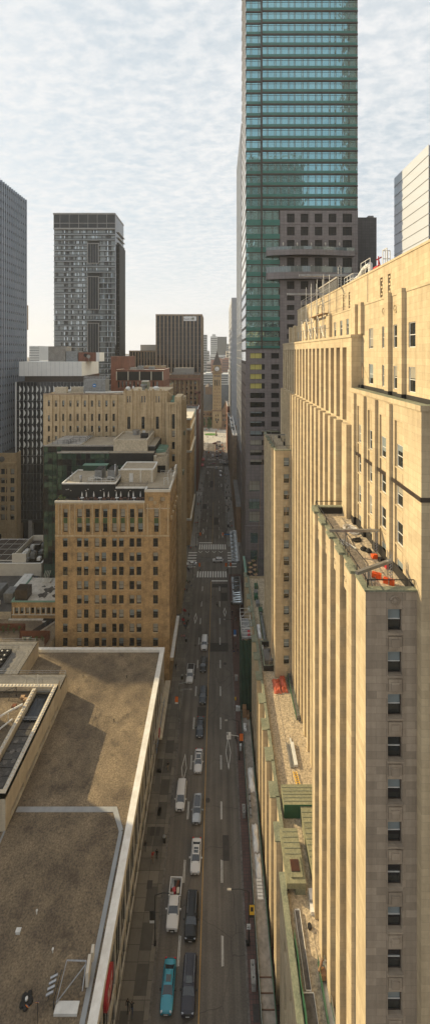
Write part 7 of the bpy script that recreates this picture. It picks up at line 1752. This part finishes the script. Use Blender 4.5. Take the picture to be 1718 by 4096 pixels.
# local -Y is the front: R(-90) turns the front towards -X, R(90) towards +X
def side(px, py, kd, pt_, lb, left=True, **k):
    L = SPEC[kd]['L']; x, y, _ = P(px, py, .2)
    car(x-L/2 if left else x+L/2, y+.9, kd, pt_, lb, R(-90) if left else R(90), **k)
side(870,2249,'suv','paint_white','white sport utility car crossing the junction')
side(764,2264,'sedan','paint_white','white sedan waiting at the left mouth of the junction')
side(851,1857,'sedan','paint_red','dark red sedan crossing at the second junction')
side(889,1852,'van','paint_white','white minivan crossing at the second junction')
side(901,1861,'suv','paint_black','black car crossing at the second junction beside the white minivan')
side(858,1775,'sedan','paint_red','dark red car turning at the far end of the street')
side(872,1770,'van','paint_white','white van crossing at the far end of the street')
def away(px, py, kd, pt_, lb, **k):
    L = SPEC[kd]['L']; x, y, _ = P(px, py, .3); car(x, y+L, kd, pt_, lb, R(180), 'plain', back=True, **k)
x, y = front(850, 1828); car(x, y, 'suv', 'paint_white', 'white car driving towards the second junction', 0, 'plain')
for (px, py, kd, pt_, lb) in ((866.7,1879,'pickup','paint_silver','silver pickup driving away at the second crossing'),(882,1893,'van','paint_white','white van driving away in the kerb lane'),(882.5,1907,'sedan','paint_silver','silver hatchback driving away behind the white van'),
    (865.8,1786,'suv','paint_black','black car at the head of the left far queue'),(865,1801,'sedan','paint_red','dark red car second in the left far queue'),(866,1811,'suv','paint_white','white car with red lights third in the left far queue'),(866.7,1827,'suv','paint_black','black car fourth in the left far queue'),(868,1839,'sedan','paint_slate','grey car last in the left far queue'),
    (879,1788,'suv','paint_black','black car at the head of the right far queue'),(880.5,1804,'suv','paint_white','white car second in the right far queue'),(880.5,1814,'sedan','paint_black','black car third in the right far queue'),(880.5,1824,'suv','paint_slate','grey car last in the right far queue'),(866,1793,'sedan','paint_slate','grey car squeezed behind the leader of the left far queue')):
    away(px, py, kd, pt_, lb)
# ================================================================ people
M('skin',(.42,.24,.16),None,rough=.6); M('skin_dark',(.14,.075,.05),None,rough=.6); M('hair',(.025,.018,.014),None,rough=.7)
for nm, c_ in (('cloth_black',(.012,.012,.014)),('cloth_navy',(.03,.05,.11)),('cloth_white',(.62,.6,.57)),('cloth_red',(.38,.03,.03)),('cloth_grey',(.12,.12,.12)),('cloth_pink',(.5,.2,.2)),('cloth_tan',(.3,.22,.14)),('cloth_green',(.06,.12,.07))): M(nm, c_, None, rough=.9)
def person_mesh(pose):
    """one continuous body: joints joined by edges, grown with a Skin modifier; slots: skin, hair, top, trousers, shoes"""
    st = {'walk': .30, 'stand': .05, 'stride': .42}[pose]; V = []; E = []; Rr = []
    def v(p, r_, a=None):
        V.append(p); Rr.append(r_); 
        if a is not None: E.append((a, len(V)-1))
        return len(V)-1
    pel = v((0,0,.95),.135); wa = v((0,0,1.10),.125,pel); ch = v((0,-.01,1.32),.155,wa); nb = v((0,0,1.46),.08,ch); hd0 = v((0,-.02,1.55),.055,nb); hd1 = v((0,-.03,1.64),.095,hd0); v((0,-.02,1.74),.075,hd1)
    v((0,-.135,1.64),.022,hd1)
    for s in (-1, 1):
        v((s*.095,-.01,1.64),.02,hd1)
        sh = v((s*.19,0,1.42),.065,ch); el = v((s*.25,s*st*.35+.02,1.14),.045,sh); wr_ = v((s*.24,s*st*.75-.06,.90),.03,el); pm_ = v((s*.235,s*st*.85-.08,.83),.034,wr_)
        for q in range(4): a = v((s*.235+.012*(q-1.5),s*st*.9-.10-.006*q,.765-.008*(q%3)),.009,pm_); v((s*.23+.012*(q-1.5),s*st*.9-.08,.725),.008,a)
        v((s*.205,s*st*.85-.12,.80),.010,pm_)
        hp = v((s*.095,0,.90),.105,pel); kn = v((s*.10,-s*st*.45-.02,.50),.07,hp); an = v((s*.10,-s*st+.02,.11 if s*st < .2 else .13),.045,kn); he = v((s*.10,-s*st+.0,.05),.045,an); v((s*.105,-s*st-.16,.04),.035,he)
    me = bpy.data.meshes.new('person'); me.from_pydata(V, E, []); o = bpy.data.objects.new('person_body', me); COL.objects.link(o)
    md = o.modifiers.new('skin', 'SKIN'); sv = me.skin_vertices[0].data
    for i, r_ in enumerate(Rr): sv[i].radius = (r_*1.0, r_*.86 if i in (0,1,2) else r_)
    sv[0].use_root = True; md.use_smooth_shade = True; o.modifiers.new('sub', 'SUBSURF').levels = 1
    dg = bpy.context.evaluated_depsgraph_get(); out = bpy.data.meshes.new_from_object(o.evaluated_get(dg)); bpy.data.objects.remove(o)
    out.materials.clear()
    for n_ in ('skin','hair','cloth_black','cloth_navy','rubber'): out.materials.append(MATS[n_])
    for p in out.polygons:
        c_ = p.center; m_ = 2
        if c_.z > 1.50: m_ = 1 if (c_.z > 1.68 or (c_.y > -.03 and c_.z > 1.56)) else 0
        elif abs(c_.x) > .2 and c_.z < .93: m_ = 0
        elif c_.z < .09: m_ = 4
        elif c_.z < .98 and abs(c_.x) < .215: m_ = 3
        p.material_index = m_
    return out
PM = {k: person_mesh(k) for k in ('walk','stand','stride')}
TOPS = ['cloth_black','cloth_navy','cloth_white','cloth_red','cloth_grey','cloth_black','cloth_tan','cloth_black','cloth_green','cloth_pink']; LEGS = ['cloth_black','cloth_navy','cloth_black','cloth_grey','cloth_tan']
rn = random.Random(31)
def person(px, py, lb, top=None, legs=None, grp=None, rz=None, pose=None, Z=.13):
    x, y, _ = P(px, py, Z); o = bpy.data.objects.new('person', PM[pose or rn.choice(('walk','stride','walk','stand'))]); COL.objects.link(o); o.location = (x, y, Z); o.rotation_euler.z = rn.choice((0, math.pi))+rn.uniform(-.3,.3) if rz is None else rz
    o.scale = (rn.uniform(.94,1.05),)*3; tag(o, lb, 'person', grp)
    for i, mt_ in ((2, top or rn.choice(TOPS)), (3, legs or rn.choice(LEGS))): o.material_slots[i].link = 'OBJECT'; o.material_slots[i].material = MATS[mt_]
    return o
pp = [(511,4045,'person in black walking at the bottom of the left pavement, left of a pair','cloth_black'),(528,4055,'person in black walking at the bottom of the left pavement, right of a pair','cloth_black'),
 (611,3440,'person in a pale skirt carrying a bag on the left pavement','cloth_red'),(627,3435,'person in black beside the one in the pale skirt','cloth_black'),(581,3400,'person in black standing close to the podium wall','cloth_black'),
 (671,3077,'lone person in black walking on the dark slabs','cloth_black'),(703,2677,'lone person in black beyond the podium on the left pavement','cloth_black'),
 (727,2558,'person in pink walking under the brick office, left of two','cloth_pink'),(736,2558,'person in pink walking under the brick office, right of two','cloth_pink'),
 (943,2968,'person in black on the right pavement below the diamond marking','cloth_black'),(941,2590,'person in dark clothes by the right lamp post','cloth_grey'),(950,2615,'person in dark clothes beside the green netting','cloth_black'),(935,2620,'person in navy beside the green netting','cloth_navy'),(927,2460,'person in black on the right pavement past the canopy','cloth_black'),(942,2488,'person in grey on the right pavement past the canopy','cloth_grey'),
 (798,2289,'person crossing the near zebra by the left kerb','cloth_black'),(909,2290,'person crossing the near zebra by the right kerb','cloth_black'),(841,2073,'person striding across the open roadway','cloth_black'),
 (811,2198,'person in white crossing the far zebra','cloth_white')]
for (px, py, lb, tp) in pp: person(px, py, lb, tp, pose='stride' if 'strid' in lb or 'cross' in lb else None, Z=.01 if ('zebra' in lb or 'roadway' in lb) else .13)
groups = [('pedestrian at the left corner of the near junction','people at the left corner of the junction',[(743,2288),(750,2284),(756,2289),(764,2281),(747,2275)]),
 ('pedestrian in a loose line on the left pavement before the junction','people walking before the junction on the left',[(747,2335),(753,2341),(759,2338),(765,2354),(739,2370),(747,2370)]),
 ('pedestrian in the group carrying red flags on the left pavement','people carrying red flags',[(755,2470),(737,2508),(746,2505),(752,2497),(742,2518),(735,2488)]),
 ('tiny pedestrian on the left pavement beyond the junction','people on the left beyond the junction',[(790,2020),(792,2026),(798,2022),(801,2013),(781,2100),(785,2108),(789,2098),(790,2076),(796,1987),(798,1964),(754,2196),(762,2200),(783,2190),(814,1830),(818,1822),(821,1808),(825,1812),(812,1825),(811,1800),(817,1785),(820,1777),(829,1865),(835,1862),(843,1840),(836,1838),(815,1805),(824,1800),(809,1812)]),
 ('tiny pedestrian on the right pavement beyond the junction','people on the right beyond the junction',[(903,1976),(915,1976),(913,2008),(906,2030),(911,2034),(917,2026),(910,2048),(914,2042),(920,2095),(925,2090),(919,2118),(926,2112),(901,1935),(907,1955),(910,1948),(905,1910),(909,1905),(902,1925),(898,1905),(893,1812),(900,1808),(902,1830),(899,1795),(905,1838),(909,1842),(896,1842),(879,1868),(856,1868),(860,1866)]),
 ('tiny pedestrian on the bright square in front of the clock hall','people on the bright square',[(828,1752),(832,1751),(852,1752),(886,1750),(897,1752),(880,1780),(900,1772),(895,1745),(825,1745),(816,1770)])]
for (lb, gp, L) in groups:
    for (px, py) in L: person(px, py, lb, grp=gp)
def flag(px, py, lb):
    x, y, _ = P(px, py, 0.13); t = root('red_flag', (x,y,.13), lb, 'flag'); part('pole', MB().tube((x,y,1.),(x+.3,y,3.3),.03), 'white_metal', t); part('cloth', MB().face([(x+.3,y,3.3),(x+1.4,y-.2,2.9),(x+1.3,y-.1,2.1),(x+.2,y,2.4)]).face([(x+.3,y+.02,3.3),(x+.2,y+.02,2.4),(x+1.3,y-.08,2.1),(x+1.4,y-.18,2.9)]), 'red_paint', t)
flag(729, 2470, 'red flag held up by the walking group, farther of two'); flag(722, 2508, 'red flag held up by the walking group, nearer of two')
# cyclist
x, y, _ = P(868, 2426, 0); bk = root('bicycle', (x,y,0), 'dark bicycle ridden up the middle of the road', 'bicycle', rz=R(12))
for yy in (-.52,.52): part('wheel', MB().add(MB().lathe((0,0,-.02),[(.34,0),(.34,.04),(.30,.04),(.30,0)],20), Matrix.Translation((0,yy,.34)) @ Matrix.Rotation(R(90),4,'Y')), 'tire', bk, local=True)
part('frame', MB().path([(0,-.52,.34),(0,-.1,.34),(0,.25,.8),(0,-.3,.82),(0,-.1,.34)],.025).tube((0,.52,.34),(0,.3,.95),.025).tube((0,-.52,.34),(0,-.3,.82),.02), 'black_metal', bk, local=True)
part('handlebar', MB().tube((-.25,.3,1.0),(.25,.3,1.0),.02), 'steel', bk, local=True); part('saddle', MB().obox((0,-.32,.9),.14,.26,.06), 'rubber', bk, local=True)
def rider():
    V = [(0,-.3,.98),(0,-.2,1.15),(0,.0,1.38),(0,.07,1.48),(0,.12,1.6),(0,.12,1.68)]; Rr = [.13,.12,.14,.06,.09,.07]; E = [(0,1),(1,2),(2,3),(3,4),(4,5)]
    for s in (-1, 1):
        b0 = len(V); V += [(s*.18,.02,1.38),(s*.24,.18,1.18),(s*.23,.3,1.04),(s*.22,.34,1.02),(s*.1,-.26,.93),(s*.12,.1,.72 if s > 0 else .84),(s*.12,-.08,.3 if s > 0 else .48),(s*.12,.06,.26 if s > 0 else .43)]; Rr += [.06,.045,.03,.03,.1,.07,.045,.035]
        E += [(2,b0),(b0,b0+1),(b0+1,b0+2),(b0+2,b0+3),(0,b0+4),(b0+4,b0+5),(b0+5,b0+6),(b0+6,b0+7)]
    me = bpy.data.meshes.new('person'); me.from_pydata(V, E, []); o = bpy.data.objects.new('person_body', me); COL.objects.link(o); o.modifiers.new('skin','SKIN'); 
    for i, r_ in enumerate(Rr): me.skin_vertices[0].data[i].radius = (r_, r_)
    me.skin_vertices[0].data[0].use_root = True; o.modifiers.new('sub','SUBSURF').levels = 1; dg = bpy.context.evaluated_depsgraph_get(); out = bpy.data.meshes.new_from_object(o.evaluated_get(dg)); bpy.data.objects.remove(o)
    out.materials.clear(); [out.materials.append(MATS[k]) for k in ('skin','hair','cloth_grey','cloth_black')]
    for p in out.polygons: c_ = p.center; p.material_index = 1 if c_.z > 1.62 else 0 if c_.z > 1.46 else 3 if c_.z < 1.0 and abs(c_.x) < .2 else 2
    return out
o = bpy.data.objects.new('person', rider()); COL.objects.link(o); o.location = (x,y,0); o.rotation_euler.z = R(12); tag(o, 'cyclist in dark clothes riding up the middle of the road', 'person')
# ================================================================ lamps, signals, signs, cabinets
def lamp(x, y, h, arm, lb, mat='black_metal', heads=1, grp=None):
    t = root('street_lamp', (x,y,.13), lb, 'street lamp', grp); part('pole', MB().tube((x,y,.13),(x,y,h),.11,0,8,.07).lathe((x,y,.13),[(.2,0),(.2,.5),(.12,.6)],8), mat, t)
    for k in range(heads):
        hz = h-1.6*k; part('arm', MB().path([(x,y,hz),(x+arm*.5,y,hz+.35),(x+arm,y,hz+.3)],.05), mat, t); hd = MB().obox((x+arm+(.25 if arm > 0 else -.25),y,hz+.28),.6,.26,.13); part('lamp_head', hd, 'concrete', t)
        part('lens', MB().box(x+arm-.1+(.25 if arm > 0 else -.25),x+arm+.2+(.2 if arm > 0 else -.25),y-.1,y+.1,hz+.17,hz+.2), 'lamp_glass', t)
    return t
lamp(4.75,59.5,8.3,-2.75,'dark street lamp carrying the 40 sign on the right pavement'); lamp(4.75,86.6,8.6,-2.6,'dark street lamp with an orange banner and hanging lane sign')
lamp(4.75,118.8,9.,-2.4,'dark street lamp beside the green netting')
lamp(-9.6,59.5,7.7,2.3,'dark street lamp with a banner at the near left kerb'); lamp(-9.55,95.7,9.2,2.7,'dark twin armed street lamp on the left kerb by the orange sign','grey_metal',2)
for i, y_ in enumerate((190,222,262,288,338,366)):
    lamp(-9.6,y_,9.,2.4,'distant street lamp along the left kerb beyond the junction',grp='lamps along the far left kerb'); lamp(4.65,y_+8,9.,-2.4,'distant street lamp along the right kerb beyond the junction',grp='lamps along the far right kerb')
def banner(x, y, z0, z1, w_, mat, mat2, lb, txt=None):
    t = root('banner', (x,y,z0), lb, 'banner'); part('cloth', MB().box(x,x+w_,y-.02,y+.02,z0,z1), mat, t); part('band', MB().box(x,x+w_,y-.035,y+.035,z0,z0+(z1-z0)*.22), mat2, t); part('bracket', MB().tube((x-.1,y,z1),(x+w_,y,z1),.03).tube((x-.1,y,z0),(x+w_,y,z0),.03), 'black_metal', t)
    if mat == 'yellow_plastic': part('shield', MB().prism([(x+.18,y-.05),(x+w_-.18,y-.05),(x+w_-.18,y-.03),(x+.18,y-.03)],z0+1.,z1-.35), 'black_sign', t)
banner(4.85,59.4,4.4,6.4,.75,'yellow_plastic','black_sign','yellow and black banner on the near right lamp post'); banner(4.85,86.5,3.9,6.,.8,'orange_light','black_sign','orange banner on the right lamp post with the lane sign')
banner(-10.4,59.4,3.6,5.4,.7,'black_sign','white_sign','dark and pale banner on the near left lamp post'); banner(-10.5,95.6,4.4,6.2,.75,'orange_light','white_sign','orange and white banner on the left twin armed lamp post'); banner(4.85,118.7,4.2,6.2,.75,'blue_paint','white_sign','blue and white banner on the lamp post by the netting')
sg = root('speed_sign', (4.7,59.3,2.9), 'white speed sign reading 40 on the near right lamp post', 'sign'); part('plate', MB().box(4.42,5.02,59.3,59.33,2.75,3.55), 'white_sign', sg); lettering('40', .5, 'black_sign', (4.72,59.29,3.05), (R(90),0,0), sg); lettering('MAXIMUM', .12, 'black_sign', (4.72,59.29,3.42), (R(90),0,0), sg)
sg = root('lane_sign', (2.4,86.2,5.5), 'white lane sign with a black diamond hanging over the right lane', 'sign'); part('plate', MB().box(1.95,2.9,86.2,86.24,5.0,6.55), 'white_sign', sg); part('diamond_panel', MB().box(2.0,2.35,86.16,86.2,6.0,6.5), 'black_sign', sg)
part('diamond', MB().face([(2.175,86.15,6.06),(2.28,86.15,6.25),(2.175,86.15,6.44),(2.07,86.15,6.25)]), 'white_sign', sg); part('bracket', MB().tube((2.9,86.3,5.9),(4.75,86.6,5.3),.05), 'white_metal', sg); lettering('7-10', .26, 'black_sign', (2.42,86.19,5.72), (R(90),0,0), sg); lettering('16-19', .26, 'black_sign', (2.42,86.19,5.4), (R(90),0,0), sg)
def signal(x, y, z, lb, south=True, mast=None, lit='red', grp=None):
    t = root('traffic_signal', (x,y,z), lb, 'traffic light', grp); part('housing', MB().box(x-.2,x+.2,y-.15,y+.15,z,z+1.1).box(x-.38,x+.38,y+(.0 if south else .0),y+.03,z-.15,z+1.25), 'orange_light', t)
    for k, c_ in enumerate(('green_sign','yellow_plastic','tail_red')):
        if south: part('lens', MB().add(MB().lathe((0,0,0),[(.13,0),(.13,.03)],12), Matrix.Translation((x,y-.15,z+.2+k*.34)) @ Matrix.Rotation(R(90),4,'X')), c_ if c_ == 'tail_red' else 'black_sign', t)
    if mast: part('mast', MB().path([(mast,y+.2,.13),(mast,y+.2,z+.9),(x,y+.1,z+.9)],.09,0,8), 'black_metal', t)
signal(-8.2,182.5,5.0,'orange traffic light over the far left side of the junction',mast=-10.2); signal(2.4,182.5,5.0,'orange traffic light over the far right side of the junction',mast=5.0)
signal(-7.3,156.2,5.,'back of the orange traffic light at the near left of the junction',False,-10.); signal(3.3,156.2,5.,'back of the orange traffic light at the near right of the junction',False,5.2)
signal(-7.6,331.8,5.2,'orange traffic light at the left of the second junction',mast=-10); signal(2.3,331.8,5.2,'orange traffic light at the right of the second junction',mast=5)
signal(-12,432,5.,'orange traffic light at the left of the far square',mast=-14); signal(0.5,430,5.,'orange traffic light in the middle of the far square',mast=3); signal(5.3,160,3.0,'small orange walk signal at the right kerb of the junction',mast=5.7)
for (y_, lb) in ((182.3,'long blue street name blade by the right far signal'),(331.6,'blue street name blade at the second junction')):
    t = root('street_name_sign', (4.5,y_,5.4), lb, 'sign'); part('blade', MB().box(3.1,6.3,y_,y_+.05,5.3,5.75), 'blue_paint', t); part('bracket', MB().tube((2.6,y_,5.5),(3.1,y_,5.5),.04), 'steel', t); 
def cabinet(px, py, w_, d_, h, mat, lb, detail=2):
    x, y, _ = P(px, py, .13); t = root('utility_cabinet', (x,y,.13), lb, 'cabinet'); part('box', MB().box(x-w_/2,x+w_/2,y,y+d_,.25,h).box(x-w_/2+.05,x+w_/2-.05,y+.05,y+d_-.05,.13,.25), mat, t)
    for k in range(detail): part('vent', MB().box(x-.08,x+.08,y+d_*(.25+.5*k/max(1,detail-1)*1.)-.06,y+d_*(.25+.5*k/max(1,detail-1))+.06,h,h+.06), 'black_metal', t)
cabinet(1014,3970,.62,2.2,1.4,'concrete','pale long cabinet on the right brick pavement nearest the camera'); cabinet(975,3275,.6,1.5,1.3,'concrete','pale cabinet beside the walkway in the middle distance'); cabinet(960,3005,.6,1.9,1.4,'white_metal','white cabinet below the orange banner lamp')
x, y, _ = P(1023,4065,.13); solo('pavement_grate', MB().box(x-.42,x+.42,y-.5,y+1.,.131,.16).box(x-.36,x+.36,y-.4,y+.9,.16,.165), ['iron'], 'square iron grate in the near right brick pavement', 'grate')
x, y, _ = P(951,2845,.13); solo('newspaper_box', MB().box(x-.5,x-.05,y,y+.5,.13,1.2).box(x+.05,x+.5,y,y+.5,.13,1.1).box(x-.5,x-.05,y-.02,y,.6,1.0), ['white_metal'], 'white newspaper boxes on the right pavement near the plywood box', 'newspaper boxes')
for i, (px, py) in enumerate(((941,2800),(986,3780))): x, y, _ = P(px, py, .13); solo('hydrant', MB().lathe((x,y,.13),[(.16,0),(.16,.5),(.2,.5),(.2,.6),(.08,.8)],10), ['yellow_plastic' if i == 0 else 'black_metal'], ['small yellow hydrant on the right pavement','small dark post at the foot of the near right lamp'][i], 'hydrant' if i == 0 else 'post')
for i, (px, py) in enumerate(((944,2720),(807,1935),(908,1885),(905,1995),(912,2108))): x, y, _ = P(px, py, .13); solo('street_box', MB().box(x-.4,x+.4,y-.3,y+.3,.13,1.3).box(x-.45,x+.45,y-.35,y+.35,1.3,1.4), ['concrete' if i < 3 else 'black_metal'], ['pale service box between the kerb and green netting','pale service box on the left pavement beyond the junction','pale kiosk near the second junction on the right','dark service box at the right lane mouth','dark service box just past the junction on the right'][i], 'service box')
# red and striped cafe awnings on the far left corner
for i in range(3): y_ = 300+i*8; solo('awning', MB().prism([(-13,y_),(-10.8,y_),(-10.8,y_+6),(-13,y_+6)],3.1,3.6), ['red_paint' if i != 1 else 'wood_dark'], ['red awning over the far left pavement, nearest of three','dark awning over the far left pavement between two red ones','red awning over the far left pavement, farthest of three'][i], 'awning')
for (px, py) in ((893,1795),(894,1809),(890,1800),(888,1782)): x, y, _ = P(px, py, 0); solo('traffic_cone', MB().lathe((x,y,0),[(.5,0),(.5,.06),(.3,.1),(.12,1.3)],10), ['orange_plastic'], 'orange construction cone beside the far right queue', 'cone', 'orange cones by the far queue')

for i, (y_, z_) in enumerate(((157.5, 8.2),(183.0, 8.4),(331., 8.2))):
    pts = [(-10+20.*t/8*.78, y_, z_-.5*math.sin(math.pi*t/8)) for t in range(9)]
    solo('overhead_cable', MB().path(pts, .035, 0, 4), ['black_metal'], ['thin cable sagging over the near side of the junction','thin cable sagging over the far side of the junction','thin cable sagging over the second junction'][i], 'cable')
for i, (x_, y_) in enumerate(((-9.9,72),(-9.9,108),(-9.9,122),(5.0,140))):
    t = root('litter_bin', (x_,y_,.13), 'dark litter bin standing on the pavement edge', 'bin', 'dark litter bins along the pavements'); part('body', MB().lathe((x_,y_,.13),[(.26,0),(.3,.9),(.3,1.0)],12), 'black_metal', t); part('lid', MB().lathe((x_,y_,1.13),[(.31,0),(.2,.15),(.05,.2)],12), 'grey_metal', t)
